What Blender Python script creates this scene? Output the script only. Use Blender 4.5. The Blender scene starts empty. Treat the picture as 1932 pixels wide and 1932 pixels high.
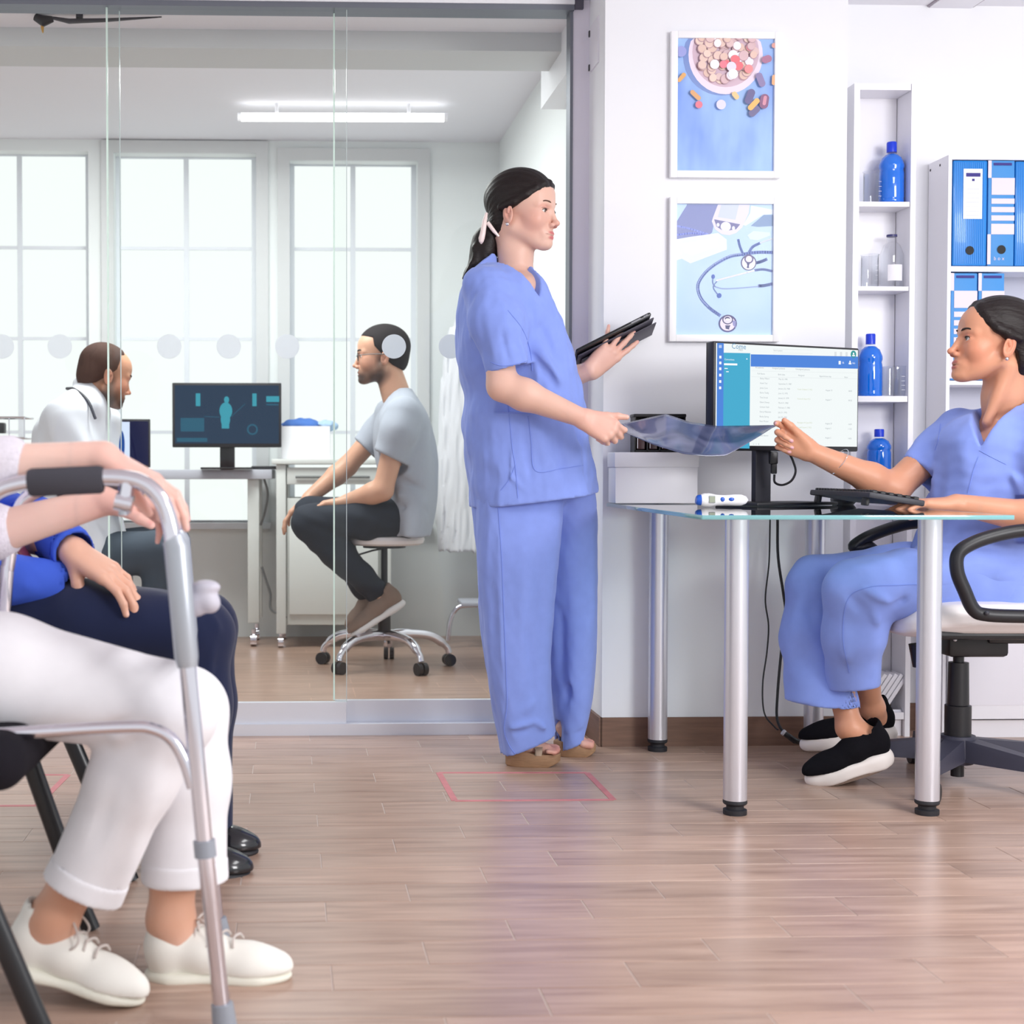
import bpy, bmesh, math, random
import numpy as np
from mathutils import Vector, Matrix

# ------------------------------------------------------------------ camera, world, lights, exposure
FPX, CX0, CY0 = 2817.0, 640.0, 966.0          # focal length and principal point for a 1932 x 1932 frame
HC = 0.84                                      # camera height
PITCH = math.atan(81.0 / FPX)                  # slightly down
scene = bpy.context.scene
COL = scene.collection
cam = bpy.data.cameras.new('camera')
cam.sensor_width = 36.0
cam.lens = FPX / 1932.0 * 36.0
cam.shift_x = (966.0 - CX0) / 1932.0
cam.shift_y = (CY0 - 966.0) / 1932.0
cam.clip_start = 0.05
cam.dof.use_dof = True
cam.dof.focus_distance = 4.2
cam.dof.aperture_fstop = 5.0
camo = bpy.data.objects.new('camera', cam)
camo.location = (0, 0, HC)
camo.rotation_euler = (math.pi / 2 - PITCH, 0, 0)
COL.objects.link(camo)
scene.camera = camo
scene.view_settings.view_transform = 'Standard'
scene.view_settings.look = 'None'
scene.view_settings.exposure = 0.12
scene.view_settings.gamma = 1.0
scene.view_settings.use_curve_mapping = False
world = bpy.data.worlds.new('world')
scene.world = world
world.use_nodes = True
world.node_tree.nodes['Background'].inputs[0].default_value = (0.95, 0.97, 1.0, 1)
world.node_tree.nodes['Background'].inputs[1].default_value = 0.9

def area_light(name, loc, target, size, size_y, power, color=(1, 1, 1)):
    l = bpy.data.lights.new(name, 'AREA')
    l.shape = 'RECTANGLE'; l.size = size; l.size_y = size_y
    l.energy = power; l.color = color
    o = bpy.data.objects.new(name, l)
    o.location = loc
    o.rotation_euler = (Vector(target) - Vector(loc)).to_track_quat('-Z', 'Y').to_euler()
    COL.objects.link(o)
    return o
# added key light from the right, out of frame; no window is known there
area_light('room_key_light', (3.0, 0.3, 1.9), (0.9, 4.4, 0.9), 1.3, 1.3, 95, (1.0, 0.985, 0.99))
# ceiling panels of the waiting room
area_light('ceiling_panel_light', (-2.0, 2.4, 2.29), (-2.0, 2.4, 0), 0.6, 1.2, 22, (0.99, 1.0, 1.0))
area_light('ceiling_panel_light', (1.8, 2.4, 2.29), (1.8, 2.4, 0), 0.6, 1.2, 24, (0.99, 1.0, 1.0))
# unseen area light added under the ceiling to brighten the examination room
area_light('exam_fill_light', (-0.6, 6.0, 2.44), (-0.6, 6.0, 0), 1.4, 0.8, 50, (0.97, 1.0, 0.98))

# ------------------------------------------------------------------ pixel -> world helpers
_cp, _sp = math.cos(PITCH), math.sin(PITCH)
def ray(x, y):
    u = (x - CX0) / FPX; v = (y - CY0) / FPX
    return Vector((u, _cp - v * _sp, -_sp - v * _cp))
def P(x, y, Y):
    d = ray(x, y); t = Y / d.y
    return Vector((d.x * t, Y, HC + d.z * t))
def PZ(x, y, z):
    d = ray(x, y); t = (z - HC) / d.z
    return Vector((d.x * t, d.y * t, z))
def F(x, y):
    return PZ(x, y, 0.0)
def zpx(y, Y):
    return P(CX0, y, Y).z
YAW = math.radians(2.0)
RO = F(1135, 1408)
def R(u, v, z):
    return Vector((RO.x + u * math.cos(YAW) - v * math.sin(YAW), RO.y + u * math.sin(YAW) + v * math.cos(YAW), z))
def Ruv(p):
    dx, dy = p.x - RO.x, p.y - RO.y
    return (dx * math.cos(YAW) + dy * math.sin(YAW), -dx * math.sin(YAW) + dy * math.cos(YAW))
RM = Matrix.Rotation(YAW, 3, 'Z')

# ------------------------------------------------------------------ materials
def lin(c):
    c = c / 255.0
    return c / 12.92 if c <= 0.04045 else ((c + 0.055) / 1.055) ** 2.4
def rgb(r, g, b):
    return (lin(r), lin(g), lin(b), 1.0)
_M = {}
def mat(name, col=None, rough=0.5, metal=0.0, spec=0.5, noise=None, bump=None, coat=0.0, trans=0.0, sheen=0.0, emit=None, attr=None, sss=0.0, stretch=None):
    if name in _M:
        return _M[name]
    m = bpy.data.materials.new(name); m.use_nodes = True
    nt = m.node_tree; b = nt.nodes['Principled BSDF']
    b.inputs['Roughness'].default_value = rough
    b.inputs['Metallic'].default_value = metal
    b.inputs['Specular IOR Level'].default_value = spec
    b.inputs['Coat Weight'].default_value = coat
    b.inputs['Transmission Weight'].default_value = trans
    b.inputs['Sheen Weight'].default_value = sheen
    if col is not None:
        b.inputs['Base Color'].default_value = col
        m.diffuse_color = col
    tc = None
    def coords():
        nonlocal tc
        if tc is None:
            t = nt.nodes.new('ShaderNodeTexCoord'); mp = nt.nodes.new('ShaderNodeMapping')
            nt.links.new(t.outputs['Object'], mp.inputs['Vector'])
            if stretch: mp.inputs['Scale'].default_value = stretch
            tc = mp
        return tc.outputs['Vector']
    if attr:
        a = nt.nodes.new('ShaderNodeAttribute'); a.attribute_name = attr
        src = a.outputs['Color']
        nt.links.new(src, b.inputs['Base Color'])
    else:
        src = None
    if noise:
        n = nt.nodes.new('ShaderNodeTexNoise'); n.inputs['Scale'].default_value = noise[0]; n.inputs['Detail'].default_value = 5
        nt.links.new(coords(), n.inputs['Vector'])
        mx = nt.nodes.new('ShaderNodeMix'); mx.data_type = 'RGBA'; mx.blend_type = 'MULTIPLY'
        mx.inputs['Factor'].default_value = 1.0
        rp = nt.nodes.new('ShaderNodeMapRange')
        rp.inputs['From Min'].default_value = 0.3; rp.inputs['From Max'].default_value = 0.7
        rp.inputs['To Min'].default_value = 1.0 - noise[1]; rp.inputs['To Max'].default_value = 1.0
        nt.links.new(n.outputs['Fac'], rp.inputs['Value'])
        if src: nt.links.new(src, mx.inputs['A'])
        else: mx.inputs['A'].default_value = col
        nt.links.new(rp.outputs['Result'], mx.inputs['B'])
        nt.links.new(mx.outputs['Result'], b.inputs['Base Color'])
    if bump:
        n = nt.nodes.new('ShaderNodeTexNoise'); n.inputs['Scale'].default_value = bump[0]; n.inputs['Detail'].default_value = 4
        nt.links.new(coords(), n.inputs['Vector'])
        bp = nt.nodes.new('ShaderNodeBump'); bp.inputs['Strength'].default_value = bump[1]; bp.inputs['Distance'].default_value = 0.002 if len(bump) < 3 else bump[2]
        nt.links.new(n.outputs['Fac'], bp.inputs['Height'])
        nt.links.new(bp.outputs['Normal'], b.inputs['Normal'])
    if sss:
        b.inputs['Subsurface Weight'].default_value = sss
        b.inputs['Subsurface Radius'].default_value = (0.012, 0.005, 0.003)
        b.inputs['Subsurface Scale'].default_value = 0.6
    if emit:
        b.inputs['Emission Color'].default_value = emit[0]
        b.inputs['Emission Strength'].default_value = emit[1]
    _M[name] = m
    return m
def glass_mat(name, tint=(1, 1, 1, 1), rough=0.0, refl=1.0, ior=1.45):
    if name in _M: return _M[name]
    m = bpy.data.materials.new(name); m.use_nodes = True
    nt = m.node_tree; nt.nodes.clear()
    o = nt.nodes.new('ShaderNodeOutputMaterial'); mx = nt.nodes.new('ShaderNodeMixShader')
    t = nt.nodes.new('ShaderNodeBsdfTransparent'); g = nt.nodes.new('ShaderNodeBsdfGlossy'); fr = nt.nodes.new('ShaderNodeFresnel')
    t.inputs['Color'].default_value = tint; g.inputs['Roughness'].default_value = rough
    fr.inputs['IOR'].default_value = ior
    ml = nt.nodes.new('ShaderNodeMath'); ml.operation = 'MULTIPLY'; ml.inputs[1].default_value = refl
    ge = nt.nodes.new('ShaderNodeNewGeometry'); iv = nt.nodes.new('ShaderNodeMath'); iv.operation = 'SUBTRACT'; iv.inputs[0].default_value = 1.0
    m2 = nt.nodes.new('ShaderNodeMath'); m2.operation = 'MULTIPLY'; m2.use_clamp = True
    nt.links.new(ge.outputs['Backfacing'], iv.inputs[1]); nt.links.new(iv.outputs[0], m2.inputs[1])
    nt.links.new(fr.outputs[0], ml.inputs[0]); nt.links.new(ml.outputs[0], m2.inputs[0]); nt.links.new(m2.outputs[0], mx.inputs[0])
    nt.links.new(t.outputs[0], mx.inputs[1]); nt.links.new(g.outputs[0], mx.inputs[2])
    nt.links.new(mx.outputs[0], o.inputs['Surface'])
    _M[name] = m
    return m
def emit_mat(name, col, strength=1.0):
    if name in _M: return _M[name]
    m = bpy.data.materials.new(name); m.use_nodes = True
    nt = m.node_tree; nt.nodes.clear()
    o = nt.nodes.new('ShaderNodeOutputMaterial'); e = nt.nodes.new('ShaderNodeEmission')
    e.inputs[0].default_value = col; e.inputs[1].default_value = strength
    nt.links.new(e.outputs[0], o.inputs['Surface'])
    _M[name] = m
    return m

# ------------------------------------------------------------------ objects
def tag(o, label=None, cat=None, group=None, kind=None):
    if label: o['label'] = label
    if cat: o['category'] = cat
    if group: o['group'] = group
    if kind: o['kind'] = kind
    return o
def thing(name, loc, label, cat, group=None, kind=None):
    o = bpy.data.objects.new(name, None)
    o.location = loc; o.empty_display_size = 0.1
    COL.objects.link(o)
    return tag(o, label, cat, group, kind)
def origin(o):
    v = Vector((0, 0, 0))
    while o is not None:
        v += o.location; o = o.parent
    return v
def link_mesh(name, me, mats, parent=None, loc=None):
    o = bpy.data.objects.new(name, me)
    if not isinstance(mats, (list, tuple)): mats = [mats]
    for m in mats: me.materials.append(m)
    if parent is not None: o.parent = parent
    if loc is not None: o.location = loc
    COL.objects.link(o)
    return o

class MB:
    """collects shapes in world coordinates; build() links them as one mesh object"""
    def __init__(self): self.bm = bmesh.new(); self.mi = 0
    def _tagmi(self, n0):
        if self.mi:
            self.bm.faces.ensure_lookup_table()
            for f in self.bm.faces[n0:]: f.material_index = self.mi
    def box(self, c, size, rot=None, bevel=0.0, seg=2):
        n0 = len(self.bm.faces)
        M = Matrix.Translation(Vector(c))
        if rot is not None: M = M @ (rot.to_4x4() if len(rot) == 3 else rot)
        M = M @ Matrix.Diagonal((size[0], size[1], size[2], 1))
        r = bmesh.ops.create_cube(self.bm, size=1.0, matrix=M)
        if bevel > 0:
            es = set()
            for v in r['verts']: es.update(v.link_edges)
            bmesh.ops.bevel(self.bm, geom=list(es), offset=min(bevel, min(size) * 0.49), segments=seg, profile=0.5, affect='EDGES')
        self._tagmi(n0); return self
    def face(self, pts):
        n0 = len(self.bm.faces)
        self.bm.faces.new([self.bm.verts.new(p) for p in pts]); self._tagmi(n0); return self
    def hexa(self, b, t):
        """eight corners: bottom loop b, top loop t (counter-clockwise seen from above)"""
        n0 = len(self.bm.faces)
        vb = [self.bm.verts.new(p) for p in b]; vt = [self.bm.verts.new(p) for p in t]
        n = len(b)
        self.bm.faces.new(vb[::-1]); self.bm.faces.new(vt)
        for i in range(n): self.bm.faces.new((vb[i], vb[(i + 1) % n], vt[(i + 1) % n], vt[i]))
        self._tagmi(n0); return self
    def prism(self, poly, off):
        off = Vector(off)
        return self.hexa([Vector(p) for p in poly], [Vector(p) + off for p in poly])
    def tube(self, pts, r, n=12, closed=False, cap=True, sq=None):
        n0 = len(self.bm.faces)
        pts = [Vector(p) for p in pts]
        N = len(pts)
        rs = r if isinstance(r, (list, tuple)) else [r] * N
        rings = []; prev = None
        for i, p in enumerate(pts):
            if closed: t = pts[(i + 1) % N] - pts[i - 1]
            else: t = pts[min(i + 1, N - 1)] - pts[max(i - 1, 0)]
            t.normalize()
            if prev is None:
                a = Vector((0, 0, 1)) if abs(t.z) < 0.9 else Vector((1, 0, 0))
                u = t.cross(a).normalized()
            else:
                u = (prev - t * prev.dot(t)).normalized()
            prev = u; w = t.cross(u)
            s1, s2 = sq if sq else (1, 1)
            rings.append([self.bm.verts.new(p + (u * math.cos(2 * math.pi * k / n) * s1 + w * math.sin(2 * math.pi * k / n) * s2) * rs[i]) for k in range(n)])
        for i in range(N if closed else N - 1):
            a, b = rings[i], rings[(i + 1) % N]
            for k in range(n): self.bm.faces.new((a[k], a[(k + 1) % n], b[(k + 1) % n], b[k]))
        if cap and not closed:
            self.bm.faces.new(rings[0][::-1]); self.bm.faces.new(rings[-1])
        self._tagmi(n0); return self
    def cyl(self, p0, p1, r0, r1=None, n=24):
        return self.tube([p0, p1], [r0, r0 if r1 is None else r1], n)
    def lathe(self, base, prof, n=32, axis=(0, 0, 1), sx=1.0, sy=1.0):
        """prof: list of (r, h) from bottom to top"""
        n0 = len(self.bm.faces)
        base = Vector(base); ax = Vector(axis).normalized()
        a = Vector((0, 0, 1)) if abs(ax.z) < 0.9 else Vector((1, 0, 0))
        u = (ax.cross(a)).normalized() if abs(ax.z) < 0.9 else Vector((1, 0, 0))
        w = ax.cross(u)
        rings = []
        for r, h in prof:
            if r < 1e-6: rings.append([self.bm.verts.new(base + ax * h)])
            else: rings.append([self.bm.verts.new(base + ax * h + (u * math.cos(2 * math.pi * k / n) * sx + w * math.sin(2 * math.pi * k / n) * sy) * r) for k in range(n)])
        for a_, b_ in zip(rings, rings[1:]):
            for k in range(n):
                k2 = (k + 1) % n
                if len(a_) == 1 and len(b_) == 1: continue
                if len(a_) == 1: self.bm.faces.new((a_[0], b_[k2], b_[k]))
                elif len(b_) == 1: self.bm.faces.new((a_[k], a_[k2], b_[0]))
                else: self.bm.faces.new((a_[k], a_[k2], b_[k2], b_[k]))
        if len(rings[0]) > 1: self.bm.faces.new(rings[0][::-1])
        if len(rings[-1]) > 1: self.bm.faces.new(rings[-1])
        self._tagmi(n0); return self
    def sphere(self, c, r, n=16, scale=(1, 1, 1), rot=None):
        n0 = len(self.bm.faces)
        M = Matrix.Translation(Vector(c))
        if rot is not None: M = M @ rot.to_4x4()
        M = M @ Matrix.Diagonal((r * scale[0], r * scale[1], r * scale[2], 1))
        bmesh.ops.create_uvsphere(self.bm, u_segments=n, v_segments=max(6, n // 2), radius=1.0, matrix=M)
        self._tagmi(n0); return self
    def grid(self, fn, nu, nv):
        n0 = len(self.bm.faces)
        vs = [[self.bm.verts.new(fn(i / nu, j / nv)) for j in range(nv + 1)] for i in range(nu + 1)]
        for i in range(nu):
            for j in range(nv): self.bm.faces.new((vs[i][j], vs[i + 1][j], vs[i + 1][j + 1], vs[i][j + 1]))
        self._tagmi(n0); return self
    def mesh(self, verts, faces):
        n0 = len(self.bm.faces)
        vs = [self.bm.verts.new(v) for v in verts]
        for f in faces:
            try: self.bm.faces.new([vs[i] for i in f])
            except ValueError: pass
        self._tagmi(n0); return self
    def build(self, name, mats, parent=None, smooth=True, angle=0.6, base=None, normals=True):
        if normals: bmesh.ops.recalc_face_normals(self.bm, faces=self.bm.faces)
        for f in self.bm.faces: f.smooth = smooth
        if smooth:
            for e in self.bm.edges:
                if len(e.link_faces) == 2 and e.calc_face_angle(0) > angle: e.smooth = False
        o0 = origin(parent) if parent is not None else (Vector(base) if base is not None else Vector((0, 0, 0)))
        if o0.length > 0: bmesh.ops.translate(self.bm, verts=self.bm.verts, vec=-o0)
        me = bpy.data.meshes.new(name); self.bm.to_mesh(me); self.bm.free()
        return link_mesh(name, me, mats, parent, None if parent is not None or base is None else base)
def struct(name, mb, m, **k):
    o = mb.build(name, m, **k); o['kind'] = 'structure'
    return o
_fc = {}
def text_mesh(body, size, align='LEFT'):
    key = (body, size, align)
    if key not in _fc:
        cu = bpy.data.curves.new('t', 'FONT'); cu.body = body; cu.size = size; cu.align_x = align; cu.resolution_u = 2
        ob = bpy.data.objects.new('t', cu); COL.objects.link(ob)
        bpy.context.view_layer.update()
        me = bpy.data.meshes.new_from_object(ob.evaluated_get(bpy.context.evaluated_depsgraph_get()))
        _fc[key] = ([v.co.copy() for v in me.vertices], [tuple(p.vertices) for p in me.polygons])
        bpy.data.meshes.remove(me); bpy.data.objects.remove(ob); bpy.data.curves.remove(cu)
    return _fc[key]
class Panel:
    """flat print on a plane: origin o, axes ex (right) and ez (up), normal n; sizes in metres"""
    def __init__(self, o, ex, ez):
        self.o = Vector(o); self.ex = Vector(ex).normalized(); self.ez = Vector(ez).normalized()
        self.n = self.ex.cross(self.ez)
    def p(self, x, z, d=0.0): return self.o + self.ex * x + self.ez * z + self.n * d
    def rect(self, mb, x0, z0, x1, z1, d): mb.face([self.p(x0, z0, d), self.p(x1, z0, d), self.p(x1, z1, d), self.p(x0, z1, d)])
    def disc(self, mb, x, z, rx, rz, d, n=20, ang=0.0):
        pts = []
        for k in range(n):
            a = 2 * math.pi * k / n
            lx, lz = math.cos(a) * rx, math.sin(a) * rz
            pts.append(self.p(x + lx * math.cos(ang) - lz * math.sin(ang), z + lx * math.sin(ang) + lz * math.cos(ang), d))
        mb.face(pts)
    def stroke(self, mb, pts, w, d):
        for i in range(len(pts) - 1):
            a = Vector((pts[i][0], pts[i][1])); b = Vector((pts[i + 1][0], pts[i + 1][1]))
            t = (b - a).normalized(); nn = Vector((-t.y, t.x)) * w / 2; e = t * w * 0.15
            mb.face([self.p(*(q), d) for q in ((a - nn - e), (b - nn + e), (b + nn + e), (a + nn - e))])
    def text(self, mb, body, x, z, size, d, align='LEFT'):
        vs, fs = text_mesh(body, size, align)
        mb.mesh([self.p(x + v.x, z + v.y, d) for v in vs], fs)
def spline(pts, n=8):
    pts = [Vector(p) for p in pts]
    out = []
    Q = [pts[0] * 2 - pts[1]] + pts + [pts[-1] * 2 - pts[-2]]
    for i in range(1, len(Q) - 2):
        for k in range(n):
            t = k / n
            out.append(0.5 * ((2 * Q[i]) + (Q[i + 1] - Q[i - 1]) * t + (2 * Q[i - 1] - 5 * Q[i] + 4 * Q[i + 1] - Q[i + 2]) * t * t + (3 * Q[i] - Q[i - 1] - 3 * Q[i + 1] + Q[i + 2]) * t ** 3))
    out.append(pts[-1])
    return out
rnd = random.Random(7)
# ================================================================== STRUCTURE
white_wall = mat('wall_paint', rgb(240, 241, 245), 0.75, spec=0.3, bump=(120, 0.05))
exam_wall = mat('exam_wall_paint', rgb(230, 234, 234), 0.8, spec=0.3)
ceil_mat = mat('ceiling_paint', rgb(236, 235, 241), 0.85, spec=0.2)
alu = mat('brushed_aluminium', rgb(190, 190, 202), 0.35, 0.75)
alu_dark = mat('dark_grey_aluminium', rgb(120, 124, 134), 0.45, 0.6)  # dark grey metal of the top track and the post's edge strip
steel_rail = mat('satin_rail_steel', rgb(222, 225, 233), 0.35, 0.35)

def wood_material(name, brick=False):
    m = bpy.data.materials.new(name); m.use_nodes = True
    nt = m.node_tree; b = nt.nodes['Principled BSDF']
    tc = nt.nodes.new('ShaderNodeTexCoord'); oi = nt.nodes.new('ShaderNodeObjectInfo')
    ad = nt.nodes.new('ShaderNodeVectorMath'); ad.operation = 'ADD'
    sc = nt.nodes.new('ShaderNodeVectorMath'); sc.operation = 'SCALE'; sc.inputs['Scale'].default_value = 37.0
    cv = nt.nodes.new('ShaderNodeCombineXYZ')
    for i in range(3): nt.links.new(oi.outputs['Random'], cv.inputs[i])
    nt.links.new(cv.outputs[0], sc.inputs[0])
    nt.links.new(tc.outputs['Object'], ad.inputs[0])
    if not brick: nt.links.new(sc.outputs[0], ad.inputs[1])
    mp = nt.nodes.new('ShaderNodeMapping'); mp.inputs['Scale'].default_value = (2.2, 26.0, 1.0)
    nt.links.new(ad.outputs[0], mp.inputs['Vector'])
    n1 = nt.nodes.new('ShaderNodeTexNoise'); n1.inputs['Scale'].default_value = 1.6; n1.inputs['Detail'].default_value = 7; n1.inputs['Distortion'].default_value = 0.6
    nt.links.new(mp.outputs[0], n1.inputs['Vector'])
    n2 = nt.nodes.new('ShaderNodeTexNoise'); n2.inputs['Scale'].default_value = 2.3; n2.inputs['Detail'].default_value = 3
    nt.links.new(ad.outputs[0], n2.inputs['Vector'])
    cr = nt.nodes.new('ShaderNodeValToRGB'); e = cr.color_ramp.elements
    e[0].position = 0.25; e[0].color = rgb(156, 125, 109); e[1].position = 0.75; e[1].color = rgb(198, 168, 151)
    k = cr.color_ramp.elements.new(0.5); k.color = rgb(182, 151, 134)
    nt.links.new(n1.outputs['Fac'], cr.inputs['Fac'])
    mx = nt.nodes.new('ShaderNodeMix'); mx.data_type = 'RGBA'; mx.blend_type = 'MULTIPLY'; mx.inputs['Factor'].default_value = 1.0
    mr = nt.nodes.new('ShaderNodeMapRange'); mr.inputs['From Min'].default_value = 0.3; mr.inputs['From Max'].default_value = 0.7
    mr.inputs['To Min'].default_value = 0.86; mr.inputs['To Max'].default_value = 1.04
    nt.links.new(n2.outputs['Fac'], mr.inputs['Value'])
    nt.links.new(cr.outputs['Color'], mx.inputs['A']); nt.links.new(mr.outputs['Result'], mx.inputs['B'])
    last = mx.outputs['Result']
    if brick:
        bt = nt.nodes.new('ShaderNodeTexBrick'); bt.offset = 0.33; bt.offset_frequency = 3
        bt.inputs['Scale'].default_value = 1.0; bt.inputs['Brick Width'].default_value = 0.5; bt.inputs['Row Height'].default_value = 0.123
        bt.inputs['Mortar Size'].default_value = 0.0018; bt.inputs['Color1'].default_value = (1, 1, 1, 1); bt.inputs['Color2'].default_value = (0.86, 0.85, 0.84, 1)
        bt.inputs['Mortar'].default_value = (1.25, 1.22, 1.2, 1)
        nt.links.new(tc.outputs['Object'], bt.inputs['Vector'])
        m2 = nt.nodes.new('ShaderNodeMix'); m2.data_type = 'RGBA'; m2.blend_type = 'MULTIPLY'; m2.inputs['Factor'].default_value = 1.0
        nt.links.new(last, m2.inputs['A']); nt.links.new(bt.outputs['Color'], m2.inputs['B']); last = m2.outputs['Result']
    else:
        m2 = nt.nodes.new('ShaderNodeMix'); m2.data_type = 'RGBA'; m2.blend_type = 'MULTIPLY'; m2.inputs['Factor'].default_value = 1.0
        m3 = nt.nodes.new('ShaderNodeMapRange'); m3.inputs['To Min'].default_value = 0.9; m3.inputs['To Max'].default_value = 1.06
        nt.links.new(oi.outputs['Random'], m3.inputs['Value'])
        nt.links.new(last, m2.inputs['A']); nt.links.new(m3.outputs['Result'], m2.inputs['B']); last = m2.outputs['Result']
    nt.links.new(last, b.inputs['Base Color'])
    b.inputs['Roughness'].default_value = 0.29
    b.inputs['Specular IOR Level'].default_value = 0.55
    bp = nt.nodes.new('ShaderNodeBump'); bp.inputs['Strength'].default_value = 0.12; bp.inputs['Distance'].default_value = 0.001
    nt.links.new(n1.outputs['Fac'], bp.inputs['Height']); nt.links.new(bp.outputs['Normal'], b.inputs['Normal'])
    return m
plank_mat = wood_material('wood_look_plank')
far_plank_mat = wood_material('wood_look_floor', True)
grout = mat('pale_floor_grout', rgb(205, 192, 184), 0.6)
skirting_mat = mat('brown_wood_skirting', rgb(128, 96, 80), 0.5, noise=(3.0, 0.25), stretch=(3, 3, 40))

VG = 0.262                      # glass line in room coordinates
VB = 0.245                      # back wall of the recess
ZC = 2.312
ROW, PLANK = 0.123, 0.50
# floor slab below the planks and the examination room's floor
def rbox(mb, u0, u1, v0, v1, z0, z1):
    b = [R(u0, v0, z0), R(u1, v0, z0), R(u1, v1, z0), R(u0, v1, z0)]
    t = [R(u0, v0, z1), R(u1, v0, z1), R(u1, v1, z1), R(u0, v1, z1)]
    return mb.hexa(b, t)
mb = MB(); rbox(mb, -4.0, 2.6, -5.6, VG + 0.02, -0.06, -0.0012)
floor = struct('floor', mb, grout)
mb = MB(); mb.box((0, 0, -0.03), (4.6, 3.4, 0.06))
fl2 = struct('floor', mb, far_plank_mat)
fl2.location = R(-2.2, VG + 0.02 + 1.7, 0); fl2.rotation_euler = (0, 0, YAW)
# planks one by one
mb = MB(); mb.box((0, 0, -0.002), (PLANK - 0.0022, ROW - 0.0016, 0.004), bevel=0.0006, seg=1)
plank0 = mb.build('plank', plank_mat, smooth=False)
pm = plank0.data; bpy.data.objects.remove(plank0)
ju, jv = Ruv(F(814, 1450)); _, rv = Ruv(F(814, 1457))
npl = 0
for r in range(-30, 8):
    v0 = rv + r * ROW
    if v0 < -3.2 or v0 + ROW > VG + 0.12: continue
    for c in range(-8, 9):
        uc = ju + c * PLANK + ((r * 0.333) % 1.0) * PLANK + PLANK / 2
        p = R(uc, v0 + ROW / 2, 0)
        lo, hi = (-60 - CX0) / FPX * p.y - PLANK / 2 - 0.05, (2000 - CX0) / FPX * p.y + PLANK / 2 + 0.05
        if p.x < lo or p.x > hi or uc > 2.5: continue
        o = bpy.data.objects.new('plank', pm); o.location = p; o.rotation_euler = (0, 0, YAW); o.parent = floor
        COL.objects.link(o); npl += 1
# pillar wall with the pictures, recess wall, ceilings
mb = MB(); rbox(mb, 0.0, 0.735, 0.0, VG + 0.12, 0, 2.6)
struct('wall_front', mb, white_wall)
mb = MB(); rbox(mb, 0.735, 2.6, VB, VB + 0.12, 0, 2.6)
struct('wall_right', mb, white_wall)
mb = MB(); rbox(mb, -4.0, 2.6, -5.6, VG + 0.05, ZC, ZC + 0.1)
struct('ceiling', mb, ceil_mat)
# skirting boards of the pillar
mb = MB(); rbox(mb, -0.006, 0.735, -0.008, 0.0, 0, 0.088)
struct('baseboard_front', mb, skirting_mat)
mb = MB(); rbox(mb, -0.010, 0.0, -0.008, VG - 0.035, 0, 0.088)
struct('baseboard_left', mb, skirting_mat)
mb = MB(); rbox(mb, 0.735, 2.6, VB - 0.008, VB, 0, 0.088)
struct('baseboard_right', mb, skirting_mat)
# hinge plate on the reveal
ht = thing('hinge_plate', R(-0.004, 0.10, 2.16), 'small white hinge plate with a dark latch on the pillar side near the ceiling', 'hinge')
mb = MB()
for (y0, y1) in ((50, 112),):
    pA = P(1125, 60, RO.y + 0.06); pB = P(1108, 112, RO.y + 0.2)
rb = MB(); rbox(rb, -0.005, 0.0, 0.085, 0.2, 2.08, 2.22); rb.build('plate', mat('hinge_white', rgb(232, 230, 238), 0.4), ht)
for zz in (2.095, 2.20):
    rb = MB(); rbox(rb, -0.008, -0.001, 0.2, 0.212, zz - 0.009, zz + 0.009); rb.build('latch', mat('dark_latch', rgb(30, 30, 34), 0.4), ht)
# ceiling downlight on the right
dl = thing('recessed_ceiling_light', PZ(1788, 10, ZC), 'thin-rimmed square fitting set flush into the ceiling on the right', 'ceiling light')
c = PZ(1800, 6, ZC)
mb = MB(); mb.box((c.x, c.y, ZC - 0.002), (0.15, 0.15, 0.006), RM, 0.001); mb.build('rim', mat('fitting_rim', rgb(150, 140, 150), 0.4), dl)
mb = MB(); mb.box((c.x, c.y, ZC - 0.005), (0.136, 0.136, 0.006), RM, 0.001); mb.build('cover', ceil_mat, dl)

# ---------------------------------------------------------------- glass partition
pane_mat = glass_mat('partition_glass', (0.985, 0.995, 0.99, 1), 0.0, 0.8)
edge_mat = mat('pale_green_glass_edge', rgb(236, 252, 245), 0.25)
_nt = edge_mat.node_tree; _tr = _nt.nodes.new('ShaderNodeBsdfTranslucent'); _tr.inputs[0].default_value = (0.92, 1.0, 0.96, 1); _mx = _nt.nodes.new('ShaderNodeMixShader'); _mx.inputs[0].default_value = 0.7
_nt.links.new(_nt.nodes['Principled BSDF'].outputs[0], _mx.inputs[1]); _nt.links.new(_tr.outputs[0], _mx.inputs[2]); _nt.links.new(_mx.outputs[0], _nt.nodes['Material Output'].inputs['Surface'])
edge_dim = mat('grey_glass_edge', rgb(196, 208, 208), 0.3)
dot_mat = mat('white_frosted_sticker', rgb(232, 237, 241), 0.7)
_nt = dot_mat.node_tree; _tr = _nt.nodes.new('ShaderNodeBsdfTranslucent'); _tr.inputs[0].default_value = (0.88, 0.91, 0.93, 1); _mx = _nt.nodes.new('ShaderNodeMixShader'); _mx.inputs[0].default_value = 0.6
_nt.links.new(_nt.nodes['Principled BSDF'].outputs[0], _mx.inputs[1]); _nt.links.new(_tr.outputs[0], _mx.inputs[2]); _nt.links.new(_mx.outputs[0], _nt.nodes['Material Output'].inputs['Surface'])
def gx(px, v):          # u coordinate where the pixel column px meets the plane v (eye height)
    d = ray(px, 885); t = 1.0
    for _ in range(20):
        p = Vector((d.x * t, d.y * t, 0)); uu, vv = Ruv(p); t *= (RO.y + v + uu * math.sin(YAW)) / (RO.y + vv + uu * math.sin(YAW))
    return Ruv(Vector((d.x * t, d.y * t, 0)))[0]
ZR0, ZR1, ZTOP = 0.036, 0.102, 2.282
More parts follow.
